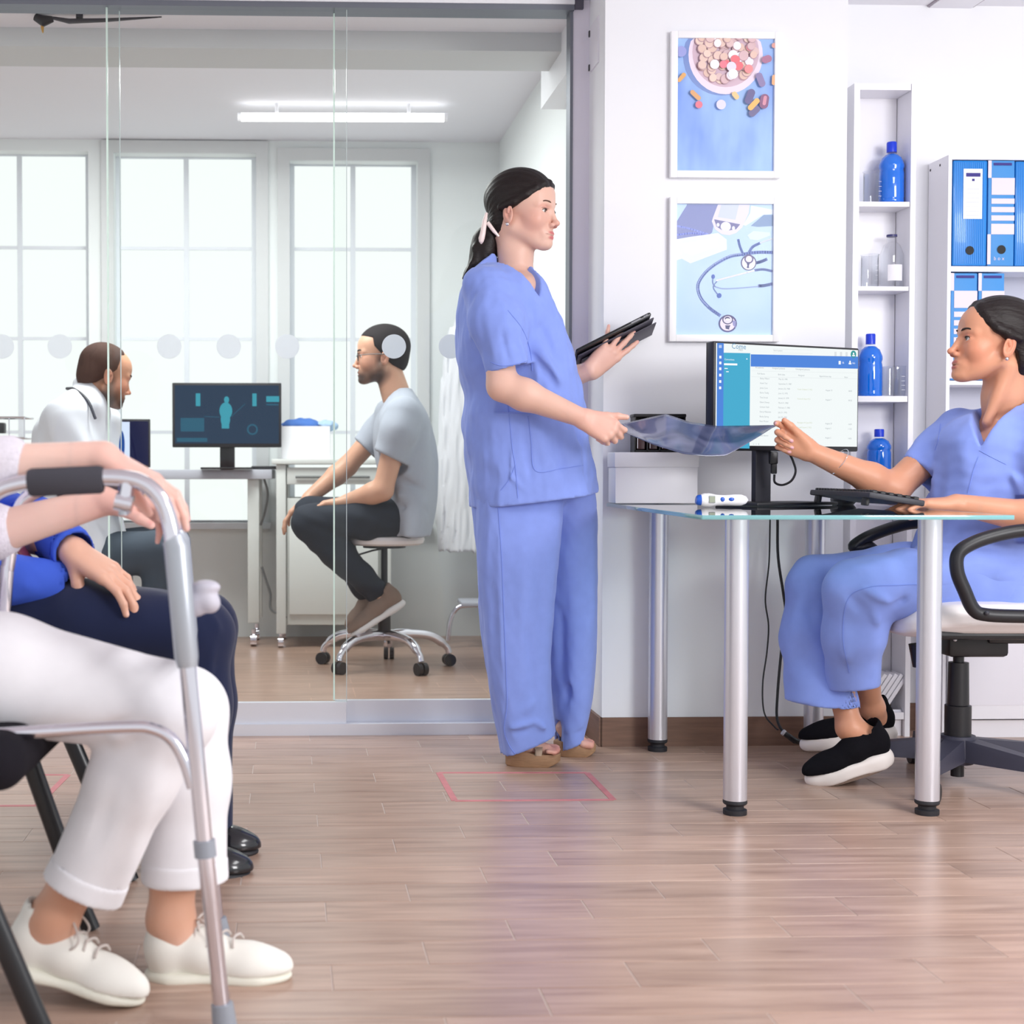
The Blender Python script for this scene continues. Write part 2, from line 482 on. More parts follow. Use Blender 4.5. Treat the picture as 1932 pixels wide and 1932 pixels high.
def glass_door(name, px0, px1, v, dots, le, re):
    u0, u1 = gx(px0, v), gx(px1, v)
    root = bpy.data.objects.new(name, None); root.location = R((u0 + u1) / 2, v, 0); COL.objects.link(root); root['kind'] = 'structure'
    mb = MB(); rbox(mb, u0, u1, v - 0.005, v + 0.005, ZR1 - 0.01, ZTOP + 0.01); mb.build('pane', pane_mat, root, smooth=False)
    mb = MB(); rbox(mb, u0, u1, v - 0.014, v + 0.014, ZR0, ZR1); mb.build('bottom_rail', steel_rail, root)
    if le:
        mb = MB(); rbox(mb, u0 - 0.0055, u0 - 0.0005, v - 0.006, v + 0.006, ZR1, ZTOP); mb.build('glass_edge', le, root)
    if re:
        mb = MB(); rbox(mb, u1 + 0.0005, u1 + 0.0025, v - 0.006, v + 0.006, ZR1, ZTOP); mb.build('glass_edge', re, root)
    for d in dots:
        ud = gx(d, v - 0.006); zd = zpx(654, R(ud, v, 0).y)
        c = R(ud, v - 0.0055, zd)
        mb = MB(); mb.lathe(c, [(0.0385, 0), (0.0385, 0.0006)], 32, axis=R(0, -1, 0) - R(0, 0, 0)); mb.build('dot', dot_mat, root)
    return root
glass_door('door_1', -420, 228, VG + 0.018, (114, 5, -105), None, edge_dim)
glass_door('door_2', 207, 653, VG - 0.018, (320, 432, 542), edge_mat, edge_dim)
glass_door('door_3', 632, 1073, VG + 0.018, (743, 850, 958), edge_mat, None)
mb = MB(); rbox(mb, -4.0, gx(1075, VG), VG - 0.045, VG + 0.05, 2.277, 2.294); struct('trim_1', mb, alu_dark)
mb = MB(); rbox(mb, -4.0, gx(1075, VG), VG - 0.05, VG + 0.06, 2.294, ZC); struct('wall_header', mb, white_wall)
mb = MB(); rbox(mb, -4.0, gx(1075, VG), VG - 0.05, VG + 0.05, 0.0, ZR0); struct('trim_2', mb, steel_rail)
mb = MB(); rbox(mb, gx(1073, VG), 0.0, VG - 0.03, VG + 0.04, 0.0, ZC); struct('trim_3', mb, mat('lilac_grey_post', rgb(232, 228, 240), 0.45))
mb = MB(); rbox(mb, gx(1071, VG) - 0.004, gx(1074, VG), VG - 0.034, VG + 0.03, ZR0, ZC); struct('trim_4', mb, alu_dark)
mb = MB(); rbox(mb, gx(1076, VG), gx(1092, VG), VG - 0.045, VG - 0.03, 2.282, ZC); struct('trim_5', mb, mat('dark_track_end', rgb(86, 84, 98), 0.5))

# ---------------------------------------------------------------- examination room shell
YB = F(850, 1200).y             # back wall
VBK = Ruv(F(800, 1200))[1]
UR = gx(940, VBK)
ZE = zpx(268, YB)
frame_mat = mat('white_window_frame', rgb(218, 222, 228), 0.5)
casing_mat = mat('window_casing_paint', rgb(206, 208, 209), 0.6)
paneW = mat('frosted_window_pane', rgb(40, 41, 41), 0.9, spec=0.1, emit=((0.95, 1.0, 0.98, 1), 0.935))
wins = [(-62, 169, 290, 985), (217, 484, 293, 985), (547, 787, 305, 985)]
wu = []
for (xa, xb, ya, yb) in wins:
    wu.append((gx(xa, VBK), gx(xb, VBK), zpx(yb, YB), zpx(ya, YB)))
mb = MB()
UL = -4.2
edges = [UL] + [e for w in wu for e in (w[0], w[1])] + [UR + 0.4]
for i in range(0, len(edges), 2):
    rbox(mb, edges[i], edges[i + 1], VBK, VBK + 0.2, 0, ZE + 0.2)
for (a, b, z0, z1) in wu:
    rbox(mb, a, b, VBK, VBK + 0.2, 0, z0); rbox(mb, a, b, VBK, VBK + 0.2, z1, ZE + 0.2)
struct('wall_back', mb, exam_wall)
for i, (a, b, z0, z1) in enumerate(wu):
    w = bpy.data.objects.new('window_%d' % (i + 1), None); w.location = R((a + b) / 2, VBK, z0); w['kind'] = 'structure'; COL.objects.link(w)
    mid = (a + b) / 2 if i else gx(34, VBK)
    zs = [z0] + [zpx(y, YB) for y in (815, 638, 466)] + [z1]
    for (ua, ub) in ((a, mid), (mid, b)):
        for za, zb in zip(zs, zs[1:]):
            mb = MB(); rbox(mb, ua + 0.012, ub - 0.012, VBK + 0.10, VBK + 0.11, za + 0.008, zb - 0.008); mb.build('pane', paneW, w, smooth=False)
    mb = MB()
    for uu in (a + 0.012, mid, b - 0.012): rbox(mb, uu - 0.0125, uu + 0.0125, VBK + 0.085, VBK + 0.125, z0, z1)
    for zz in zs: rbox(mb, a, b, VBK + 0.088, VBK + 0.122, zz - 0.008, zz + 0.008)
    mb.build('window_frame', frame_mat, w)
    if i:
        mb = MB()
        for (ua, ub, za, zb) in ((a - 0.06, a, z0 - 0.05, z1 + 0.06), (b, b + 0.06, z0 - 0.05, z1 + 0.06), (a, b, z1, z1 + 0.06)):
            rbox(mb, ua, ub, VBK - 0.02, VBK, za, zb)
        mb.build('casing', casing_mat, w)
    mb = MB(); rbox(mb, a - 0.07, b + 0.07, VBK - 0.07, VBK + 0.09, z0 - 0.03, z0); mb.build('window_sill', frame_mat, w)
mb = MB(); rbox(mb, UR, UR + 0.1, VG + 0.12, VBK, 0, ZE + 0.2); struct('wall_exam_right', mb, exam_wall)
mb = MB(); rbox(mb, UL - 0.1, UL, VG + 0.02, VBK, 0, ZE + 0.2); struct('wall_exam_left', mb, exam_wall)
v1 = Ruv(Vector((0, 5.24, 0)))[1]; v2 = Ruv(Vector((0, 5.50, 0)))[1]
mb = MB(); rbox(mb, UL, UR + 0.1, v2, VBK + 0.2, ZE, ZE + 0.1); struct('ceiling_exam', mb, ceil_mat)
mb = MB(); rbox(mb, UL, UR + 0.1, VG + 0.05, v1, 2.365, 2.5); struct('ceiling_exam', mb, ceil_mat)
mb = MB(); rbox(mb, UL, UR + 0.1, v1, v2, 2.30, 2.6); struct('trim_6', mb, casing_mat)
mb = MB(); rbox(mb, UR - 0.10, UR, VG + 0.08, Ruv(Vector((0, 5.66, 0)))[1], 2.20, 2.60); struct('trim_7', mb, white_wall)
# ================================================================== FURNITURE AND SMALL THINGS, WAITING ROOM
chrome = mat('polished_chrome', rgb(226, 224, 232), 0.12, 1.0)
satin = mat('satin_aluminium_leg', rgb(216, 216, 224), 0.32, 0.7)
black_pl = mat('black_plastic', rgb(24, 24, 29), 0.4)
dark_pl = mat('charcoal_plastic', rgb(52, 52, 60), 0.5)
blue_black = mat('dark_rubber', rgb(34, 34, 40), 0.6)
white_lam = mat('white_laminate', rgb(240, 239, 245), 0.35)
white_pl = mat('white_plastic', rgb(242, 242, 246), 0.35)
white_leather = mat('white_leatherette', rgb(236, 230, 230), 0.42, bump=(300, 0.1))
paper = mat('white_paper', rgb(238, 232, 236), 0.7)

# ---- red tape squares on the floor
tape_mat = mat('pink_red_floor_tape', rgb(208, 128, 132), 0.6, noise=(18, 0.25))
def floor_tape(label, c, w):
    t = thing('floor_tape', (c[0] + c[1] + c[2] + c[3]) / 4, label, 'tape', 'tape squares marking a distance on the floor')
    for i in range(4):
        a, b = c[i], c[(i + 1) % 4]; d = (b - a).normalized(); n = Vector((-d.y, d.x, 0)) * w / 2
        mb = MB(); k_ = Vector((0, 0, 0.0002 * (i % 2))); mb.prism([a - n + k_, b - n + k_, b + n + k_, a + n + k_], (0, 0, 0.0006)); mb.build('strip', tape_mat, t, smooth=False)
floor_tape('pink-red tape rectangle stuck on the floor in front of the standing nurse', [F(858, 1511), F(1157, 1509), F(1107, 1458), F(828, 1458)], 0.017)
floor_tape('pink-red tape rectangle on the floor beneath the chairs at the left edge', [F(-190, 1522), F(70, 1520), F(128, 1462), F(-100, 1462)], 0.017)

# ---- desk: glass top on four steel legs
ZD = 0.738
desk_glass = glass_mat('desk_glass', (0.86, 0.95, 0.93, 1), 0.0, 1.6, 1.52)
desk_edge = mat('green_glass_edge', rgb(120, 176, 180), 0.1, coat=0.6)
dk = thing('glass_desk', (1.2, 4.0, 0), 'small glass-topped desk on four round steel legs', 'desk')
XL, XR, YF, YBk = 0.802, 1.492, 3.30, 4.47
mb = MB(); mb.box(((XL + XR) / 2, (YF + YBk) / 2, ZD - 0.005), (XR - XL - 0.004, YBk - YF - 0.004, 0.0096)); mb.build('glass_top', desk_glass, dk, smooth=False)
mb = MB()
for (cx, cy, sx, sy) in (((XL + XR) / 2, YF, XR - XL, 0.003), ((XL + XR) / 2, YBk, XR - XL, 0.003), (XL, (YF + YBk) / 2, 0.003, YBk - YF), (XR, (YF + YBk) / 2, 0.003, YBk - YF)):
    mb.box((cx, cy, ZD - 0.005), (sx, sy, 0.010), bevel=0.0012)
mb.build('glass_edge', desk_edge, dk)
for (lx, ly) in ((0.964, 3.615), (1.432, 3.615), (0.95, 4.435), (1.415, 4.435)):
    mb = MB(); mb.lathe((lx, ly, 0), [(0.0285, 0.03), (0.0285, ZD - 0.03), (0.0285, ZD - 0.013)], 32)
    lg = mb.build('leg', satin, dk)
    mb = MB(); mb.lathe((lx, ly, 0), [(0.028, 0.0), (0.0285, 0.003), (0.0285, 0.012), (0.021, 0.014), (0.021, 0.022), (0.027, 0.025), (0.0292, 0.028), (0.0292, 0.034), (0.0285, 0.036)], 28)
    mb.build('foot', blue_black, lg)
    mb = MB(); mb.lathe((lx, ly, ZD - 0.016), [(0.031, 0), (0.031, 0.005)], 28); mb.build('mount', satin, lg)

# ---- wide monitor on the desk, turned towards the seated nurse
ml, mr = P(1347, 744, 4.10), P(1620.5, 750, 4.35)
ex = Vector((mr.x - ml.x, mr.y - ml.y, 0)); mw = ex.length; ex.normalize()
zt, zb = zpx(643, 4.10), zpx(850, 4.10)
mh = zt - zb
pn = Panel(Vector((ml.x, ml.y, zb)), ex, (0, 0, 1)); mn = pn.n
mon = thing('desktop_monitor', pn.p(mw / 2, 0, -0.06).to_2d().to_3d() + Vector((0, 0, ZD)), 'wide black-framed monitor on the glass desk showing a patient list', 'monitor')
scr_on = lambda name, col, s=1.0: emit_mat(name, col, s)
mrot = Matrix((ex, -mn, Vector((0, 0, 1)))).transposed()
mb = MB(); mb.box(pn.p(mw / 2, mh / 2, -0.018), (mw, 0.034, mh), mrot, 0.004); mb.build('housing', black_pl, mon)
SW, SH = 0.93, 0.95
bz = 0.006
mb = MB(); pn.rect(mb, bz, bz + 0.008, mw - bz, mh - bz, 0.0003)
scr = mb.build('screen', scr_on('screen_white', (0.88, 0.93, 0.93, 1), 0.95), mon, smooth=False)
def sp(px, py):       # picture coordinates of the screen -> panel coordinates
    u = (px - 1347) / (1620.5 - 1347)
    # perspective: the left side is nearer
    t = u * 4.10 / (4.35 + u * (4.10 - 4.35)); t = u * 4.10 / (u * 4.10 + (1 - u) * 4.35)
    yt = 643 + (651 - 643) * u; yb = 850 + (847 - 850) * u
    return t * mw, (yb - py) / (yb - yt) * mh
def srect(mb, x0, y0, x1, y1, d):
    a, b = sp(x0, y1), sp(x1, y0); c, e = sp(x0, y0), sp(x1, y1)
    mb.face([pn.p(a[0], a[1], d), pn.p(e[0], e[1], d), pn.p(b[0], b[1], d), pn.p(c[0], c[1], d)])
mb = MB(); srect(mb, 1352, 647, 1364.5, 845, 0.0008); mb.build('side_bar', scr_on('screen_blue', rgb(82, 132, 214)), scr, smooth=False)
mb = MB(); srect(mb, 1364.5, 665, 1414.5, 845, 0.0008); mb.build('menu_panel', scr_on('screen_teal', rgb(74, 168, 202)), scr, smooth=False)
mb = MB(); srect(mb, 1415.5, 667, 1618, 690, 0.0008); mb.build('title_bar', scr_on('screen_blue', rgb(82, 132, 214)), scr, smooth=False)
mb = MB(); a = sp(1609, 663); pn.disc(mb, a[0], a[1], 0.011, 0.011, 0.0008, 24); mb.build('profile_badge', scr_on('screen_badge', rgb(60, 150, 150)), scr, smooth=False)
mb = MB()
def stx(body, x, y, h, al='LEFT'):
    a = sp(x, y); pn.text(mb, body, a[0], a[1], h, 0.0012, al)
stx('Come', 1379, 657, 0.021)
mb.build('logo_print', scr_on('screen_logo', rgb(96, 150, 190)), scr, smooth=False)
mb = MB(); stx('MED', 1392, 661, 0.008)
rows = [('Bailey Millard', 'May 22, 1981', '', '', ''), ('Hawk Ted', 'September 9, 1987', '', '', ''), ('Jamie Corn', 'January 22, 1968', 'Foster Graham C. M.D.', 'August 15', '08:00'),
        ('Burns Teddy', 'June 10, 1975', '', '', ''), ('Tina Struck', 'January 9, 1979', 'Francis B. Kent M.D.', 'August 7', '09:30'), ('Edwin Dewey', 'March 9, 1983', '', '', ''),
        ('Graham Field', 'February 7, 1982', '', '', ''), ('Darcy Makenzie', 'July 21, 1992', '', '', ''), ('Becky Spring', 'July 20, 1965', '', '', ''),
        ('Ross Mosser', 'August 9, 2005', 'Pennigton W. Jana M.D.', 'August 20', '16:00'), ('Patty Smith', 'June 4, 1988', 'Russell Susann C. M.D.', 'August 3', '11:30'), ('', '', '', '', ''), ('Zane Barton', 'April 5, 1990', 'Lloyd B. M.D.', 'August 2', '14:00')]
for x, t in ((1424, 'All patients'), (1456, 'Assigned patients'), (1500, 'Unassigned patients')): stx(t, x, 693 + (x - 1424) * 0.02, 0.0068)
for x, t in ((1428, 'Full Name'), (1467, 'Birth date'), (1505, 'Assigned'), (1545, 'Appointment day'), (1592, 'Hour')): stx(t, x, 704.5 + (x - 1424) * 0.02, 0.0066)
for i, r in enumerate(rows):
    for x, t in zip((1433, 1468, 1504, 1557, 1600), r):
        if t and not (r[2] and x == 1504): stx(t, x, 713.3 + i * 9.0 + (x - 1424) * 0.015, 0.0064)
stx('Search patient', 1458, 660, 0.0058); stx('<   >   8', 1421, 838, 0.0066)
tag(mb.build('text_print', scr_on('screen_grey', rgb(158, 166, 172)), scr, smooth=False), kind='stuff')
mb = MB()
for i, r in enumerate(rows):
    if r[2]: stx(r[2], 1504, 714.5 + i * 9.0, 0.0060)
tag(mb.build('green_print', scr_on('screen_khaki', rgb(196, 204, 170)), scr, smooth=False), kind='stuff')
mb = MB()
stx('Connections', 1366, 679, 0.0068); stx('16', 1587, 681, 0.009); stx('Info', 1607, 681, 0.007)
for (x0, y0, x1, y1) in ((1365, 685, 1390, 688.5), (1366, 694, 1372, 695.5), (1369, 700, 1374, 701.5), (1581, 676, 1585, 682.5), (1600, 679, 1605, 682), (1407, 675, 1409, 677)): srect(mb, x0, y0, x1, y1, 0.0013)
a = sp(1602.5, 677); pn.disc(mb, a[0], a[1], 0.003, 0.003, 0.0013, 12)
for y in (651, 653, 655): srect(mb, 1355, y, 1360.5, y + 0.9, 0.0013)
for y in (671, 682, 693, 705, 717, 729): srect(mb, 1356, y, 1360, y + 5, 0.0013)
a = sp(1609, 661.5); pn.disc(mb, a[0], a[1], 0.003, 0.003, 0.0013, 12); srect(mb, 1606.5, 664, 1611.5, 666.5, 0.0013)
tag(mb.build('white_print', scr_on('screen_icon', (0.95, 0.97, 1, 1)), scr, smooth=False), kind='stuff')
mb = MB()
srect(mb, 1457, 656, 1532, 656.5, 0.001); srect(mb, 1457, 663, 1532, 663.5, 0.001); srect(mb, 1417, 709, 1617, 709.5, 0.001); srect(mb, 1417, 698, 1617, 698.4, 0.001)
for x in (1575, 1585.5, 1596): srect(mb, x - 2, 659, x + 2, 667, 0.001)
tag(mb.build('line_print', scr_on('screen_line', rgb(214, 219, 222)), scr, smooth=False), kind='stuff')
# stand
cst = pn.p(mw * 0.42, 0, -0.06)
mb = MB(); mb.box((cst.x, cst.y, (ZD + zb + 0.05) / 2 + 0.004), (0.058, 0.02, zb + 0.05 - ZD), mrot, 0.004); mb.build('stand_column', dark_pl, mon)
mb = MB(); mb.box((cst.x + 0.03, cst.y - 0.05, ZD + 0.0055), (0.30, 0.17, 0.009), mrot, 0.003); mb.build('stand_base', black_pl, mon)
mb = MB(); mb.box(pn.p(mw * 0.42, 0.09, -0.043), (0.1, 0.02, 0.09), mrot, 0.004); mb.build('hinge_block', black_pl, mon)
# plug and short power lead under the monitor
cb = thing('monitor_cable', P(1466, 905, 4.2), 'black plug and looping power lead hanging below the desk monitor', 'cable')
mb = MB(); mb.box(P(1459, 864, 4.2), (0.022, 0.022, 0.035), bevel=0.004); mb.box(P(1460, 884, 4.2), (0.015, 0.015, 0.03), bevel=0.003); mb.build('plug', black_pl, cb)
mb = MB(); mb.tube(spline([P(1461, 895, 4.2), P(1462, 910, 4.2), P(1476, 915, 4.21), P(1493, 907, 4.22), P(1501, 890, 4.23), P(1497, 872, 4.25), P(1488, 852, 4.27)]), 0.0033, 8); mb.build('lead', black_pl, cb)
# two cables dropping behind the desk to the floor
for (lab, pts, r) in (('thick black power cable dropping behind the desk to a floor plug', [(1467, 975, 4.47), (1468, 1050, 4.46), (1478, 1120, 4.46), (1482, 1160, 4.46), (1474, 1230, 4.46), (1467, 1310, 4.44), (1467, 1360, 4.40), (1485, 1388, 4.36), (1510, 1400, 4.35)], 0.0042),
                      ('thin black cable dropping in a wave behind the desk', [(1453, 975, 4.47), (1451, 1060, 4.46), (1444, 1130, 4.46), (1450, 1180, 4.46), (1447, 1230, 4.46), (1439, 1290, 4.45), (1442, 1345, 4.42), (1462, 1372, 4.38), (1468, 1377, 4.37)], 0.0024)):
    mb = MB(); mb.tube(spline([P(*q) for q in pts]), r, 8)
    tag(mb.build('power_cable', black_pl, base=P(*pts[-1])), lab, 'cable', 'cables hanging behind the desk')
pw = thing('floor_plug', F(1500, 1406), 'black cable connector with a pale band lying on the floor by the desk', 'plug')
mb = MB(); mb.tube([P(1478, 1382, 4.36), P(1500, 1398, 4.35), P(1520, 1402, 4.36)], [0.008, 0.009, 0.006], 10); mb.build('connector', black_pl, pw)
mb = MB(); mb.box(F(1540, 1411) + Vector((0, 0, 0.008)), (0.06, 0.04, 0.016), bevel=0.003); mb.build('socket', black_pl, pw)
mb = MB(); mb.tube([P(1476.5, 1380.8, 4.36), P(1480, 1383.5, 4.36)], [0.0088, 0.0088], 12); mb.build('band', mat('pale_band', rgb(190, 190, 196), 0.4), pw)

# ---- white storage box and organiser at the desk's left end
bx = thing('storage_box', (0.92, 4.38, ZD), 'white cardboard box with a lid at the left end of the glass desk', 'box')
pa, pb = P(1160, 948, 4.36), P(1318, 948, 4.36)
xa, xb = pa.x, pb.x; zl = zpx(882, 4.36); zt2 = zpx(854, 4.36)
mb = MB(); mb.box(((xa + xb) / 2, 4.42, (ZD + zl) / 2 + 0.002), (xb - xa - 0.004, 0.112, zl - ZD), bevel=0.002); mb.build('box_body', white_lam, bx)
mb = MB(); mb.box(((xa + xb) / 2, 4.42, (zl + zt2) / 2 + 0.001), (xb - xa + 0.002, 0.12, zt2 - zl), bevel=0.002); mb.build('lid', white_lam, bx)
og = thing('desk_organiser', (1.0, 4.42, zt2), 'black divided organiser standing on the white box behind the film', 'organiser')
oa, ob_ = P(1198, 853, 4.39).x, P(1292, 853, 4.39).x; oz = zpx(784, 4.39)
mb = MB(); zq = zt2 + 0.002
mb.box(((oa + ob_) / 2, 4.445, (zq + oz) / 2), (ob_ - oa, 0.006, oz - zq)); mb.box(((oa + ob_) / 2, 4.42, zq + 0.003), (ob_ - oa, 0.06, 0.006))
for k in range(5):
    x = oa + (ob_ - oa) * k / 4; mb.box((x, 4.42, (zq + oz) / 2), (0.004, 0.06, oz - zq))
mb.box(((oa + ob_) / 2, 4.42, oz), (ob_ - oa + 0.008, 0.064, 0.010), bevel=0.003)
mb.build('rack', black_pl, og)
for k in range(4):
    x = oa + (ob_ - oa) * (k + 0.5) / 4
    mb = MB(); mb.box((x, 4.42, zq + 0.036), (0.024, 0.05, 0.056), bevel=0.002); mb.build('cartridge', mat('dark_red_plastic', rgb(62, 28, 34), 0.4), og)
    mb = MB(); mb.box((x - 0.010, 4.394, zq + 0.036), (0.002, 0.002, 0.05)); mb.build('stripe', white_pl, og)

# ---- forehead thermometer
th = thing('thermometer', P(1362, 948, 4.16), 'white infrared thermometer with blue tip and buttons lying on the desk', 'thermometer')
tz = ZD + 0.001; ty = 3.98
def tpt(px, py): return P(px, py, ty)
def tgrid(u, v):
    px = 1320 + u * 92
    prof = [(0, 9.5), (0.08, 12.5), (0.2, 13), (0.34, 10.2), (0.5, 9.3), (0.7, 10.6), (0.85, 10.6), (0.95, 7), (1.0, 0.3)]
    for (a, ha), (b, hb) in zip(prof, prof[1:]):
        if a <= u <= b: hh = ha + (hb - ha) * (u - a) / (b - a); break
    hh = hh / 707.0
    X = tpt(px, 940).x; a_ = 2 * math.pi * v
    return Vector((X, ty + math.cos(a_) * hh * 0.95, tz + 0.0185 + math.sin(a_) * hh))
mb = MB(); mb.grid(tgrid, 36, 24); mb.build('body', white_pl, th, angle=1.2)
blu = mat('royal_blue_plastic', rgb(36, 92, 196), 0.3)
mb = MB(); mb.tube([Vector((tpt(1313, 940).x, ty, tz + 0.019)), Vector((tpt(1316, 940).x, ty, tz + 0.0185)), Vector((tpt(1322, 940).x, ty, tz + 0.0185))], [0.010, 0.0135, 0.0148], 20); mb.build('tip', blu, th)
def disc_on(px, py, rx, rz, m, name, parent, dy):
    c = tpt(px, py); c.y = ty - dy; c.z = tz + 0.0185 + (py - 940) * -1 / 707.0
    mb = MB(); mb.sphere(c, 1.0, 16, (rx, 0.003, rz)); return mb.build(name, m, parent)
dd = thing  # noqa
mb = MB(); c0 = Vector((tpt(1340.5, 938).x, ty - 0.0165, tz + 0.0205)); mb.box(c0, (0.018, 0.004, 0.020), bevel=0.002); dsp = mb.build('display_frame', mat('display_bezel', rgb(170, 175, 180), 0.4), th)
mb = MB(); mb.box(c0 + Vector((0, -0.0015, 0)), (0.015, 0.003, 0.016)); mb.build('display', mat('grey_lcd', rgb(150, 158, 140), 0.3), dsp)
disc_on(1361, 938.5, 0.0062, 0.0062, blu, 'button', th, 0.0125)
disc_on(1378, 938.5, 0.0082, 0.0050, blu, 'button', th, 0.0125)

# ---- keyboard (long side runs away from the camera) and mouse
kb = thing('keyboard', (1.40, 4.0, ZD), 'black keyboard propped up on the desk under the seated nurse\'s hand', 'keyboard')
k0 = Vector((1.40, 3.98, ZD + 0.026))
krot = Matrix.Rotation(math.radians(2), 3, 'Z') @ Matrix.Rotation(math.radians(9), 3, 'Y')
mb = MB(); mb.box(k0, (0.145, 0.43, 0.015), krot, 0.004); mb.build('case', dark_pl, kb)
keymb = MB(); keymb.box((0, 0, 0), (0.0145, 0.0145, 0.008), bevel=0.002, seg=1); ko = keymb.build('key', black_pl, smooth=False); kme = ko.data; bpy.data.objects.remove(ko)
for i in range(6):
    for j in range(20):
        lp = krot @ Vector((-0.055 + i * 0.0215, -0.198 + j * 0.0208, 0.0105))
        o = bpy.data.objects.new('key', kme); o.location = k0 + lp - origin(kb); o.rotation_euler = krot.to_euler(); o.parent = kb; COL.objects.link(o)
mb = MB()
for yy in (-0.17, 0.17): mb.box(k0 + krot @ Vector((-0.062, yy, -0.014)), (0.012, 0.03, 0.026), krot, 0.003)
mb.build('tilt_foot', black_pl, kb)
ms = thing('mouse', (1.46, 4.30, ZD), 'black computer mouse behind the keyboard on the desk', 'mouse')
mb = MB(); mb.sphere((1.452, 4.30, ZD + 0.014), 1.0, 20, (0.034, 0.055, 0.022)); mb.build('shell', black_pl, ms)
mb = MB(); mb.cyl((1.428, 4.30, ZD + 0.034), (1.436, 4.30, ZD + 0.034), 0.006, n=12); mb.build('wheel', dark_pl, ms)

# ---- framed pictures on the pillar
frame_w = mat('white_picture_frame', rgb(250, 250, 252), 0.3)
def picture(label, x0, x1, y0, y1):
    Y = 4.545
    a, b = P(x0, (y0 + y1) / 2, Y), P(x1, (y0 + y1) / 2, Y + 0.01)
    za, zb_ = zpx(y1, Y), zpx(y0, Y)
    ua, ub = Ruv(a)[0], Ruv(b)[0]
    root = thing('framed_picture', R((ua + ub) / 2, 0, za), label, 'picture', 'framed prints on the pillar')
    W, H = ub - ua, zb_ - za
    pp = Panel(R(ua, -0.022, za), R(1, 0, 0) - R(0, 0, 0), (0, 0, 1))
    mb = MB(); fw = 0.0205
    for (u0, u1, h0, h1) in ((0, fw, 0, H), (W - fw, W, 0, H), (fw, W - fw, 0, fw), (fw, W - fw, H - fw, H)):
        mb.box(pp.p((u0 + u1) / 2, (h0 + h1) / 2, -0.010), (u1 - u0, 0.02, h1 - h0), RM, 0.0015)
    mb.build('frame', frame_w, root)
    return root, pp, W, H, fw
def print_noise_mat(name, c0, c1, c2, sc=(6, 1, 2.2)):
    m = bpy.data.materials.new(name); m.use_nodes = True
    nt = m.node_tree; b = nt.nodes['Principled BSDF']; b.inputs['Roughness'].default_value = 0.5
    tc = nt.nodes.new('ShaderNodeTexCoord'); mp = nt.nodes.new('ShaderNodeMapping'); mp.inputs['Scale'].default_value = sc
    n = nt.nodes.new('ShaderNodeTexNoise'); n.inputs['Scale'].default_value = 1.3; n.inputs['Detail'].default_value = 3
    nt.links.new(tc.outputs['Object'], mp.inputs[0]); nt.links.new(mp.outputs[0], n.inputs['Vector'])
    cr = nt.nodes.new('ShaderNodeValToRGB'); e = cr.color_ramp.elements
    e[0].position = 0.3; e[0].color = c0; e[1].position = 0.7; e[1].color = c2
    k = e.new(0.5); k.color = c1
    nt.links.new(n.outputs['Fac'], cr.inputs[0]); nt.links.new(cr.outputs[0], b.inputs['Base Color'])
    return m
def layer(root, pp, parent, name, col, fn, d=None):
    mb = MB(); fn(mb); return mb.build(name, mat('print_' + '_'.join(map(str, col)), rgb(*col), 0.5), parent, smooth=False, normals=False)
# upper print: a bowl of pills on blue boards
root, pp, W, H, fw = picture('white-framed print of a bowl of pills on blue wood', 1257, 1463, 68, 341)
mb = MB(); pp.rect(mb, fw, fw, W - fw, H - fw, -0.010)
prt = mb.build('print', print_noise_mat('blue_board_print', rgb(118, 152, 232), rgb(156, 190, 244), rgb(172, 208, 250)), root, smooth=False, normals=False)
IX = lambda t: fw + (W - 2 * fw) * t
IY = lambda t: H - fw - (H - 2 * fw) * t
iw = W - 2 * fw
dz = [-0.0097]
def nd():
    dz[0] += 0.00003; return dz[0]
def clipdisc(mb, x, y, rx, ry, d, ang=0, n=36):
    pts = []
    for k in range(n):
        a = 2 * math.pi * k / n; lx, ly = math.cos(a) * rx, math.sin(a) * ry
        X = x + lx * math.cos(ang) - ly * math.sin(ang); Y = y + lx * math.sin(ang) + ly * math.cos(ang)
        pts.append((min(max(X, fw), W - fw), min(max(Y, fw), H - fw)))
    q = []
    for p_ in pts:
        if not q or (abs(p_[0] - q[-1][0]) + abs(p_[1] - q[-1][1])) > 1e-5: q.append(p_)
    if len(q) > 2: mb.face([pp.p(p_[0], p_[1], d) for p_ in q])
d = nd(); layer(root, pp, prt, 'bowl_shadow', (126, 150, 208), lambda mb: clipdisc(mb, IX(0.46), IY(0.13), iw * 0.40, iw * 0.40, d))
d = nd(); layer(root, pp, prt, 'bowl', (242, 226, 240), lambda mb: clipdisc(mb, IX(0.50), IY(0.12), iw * 0.385, iw * 0.40, d))
d = nd(); layer(root, pp, prt, 'bowl_inside', (216, 188, 204), lambda mb: clipdisc(mb, IX(0.50), IY(0.10), iw * 0.345, iw * 0.355, d))
pr = random.Random(3)
pillc = [(236, 206, 194), (228, 198, 196), (240, 214, 200), (222, 190, 194), (232, 200, 186)]
groups_ = {}
for k in range(95):
    a = pr.random() * 6.283; r = math.sqrt(pr.random()) * 0.30
    x, y = IX(0.5) + math.cos(a) * r * iw, IY(0.10) + math.sin(a) * r * iw
    c = pillc[k % 5]
    if 60 < k: c = pr.choice(pillc + [(250, 244, 250), (240, 238, 250), (240, 120, 130)])
    groups_.setdefault((k // 8, c), []).append((x, y, pr.uniform(0.040, 0.055) * iw, pr.random() * 3))
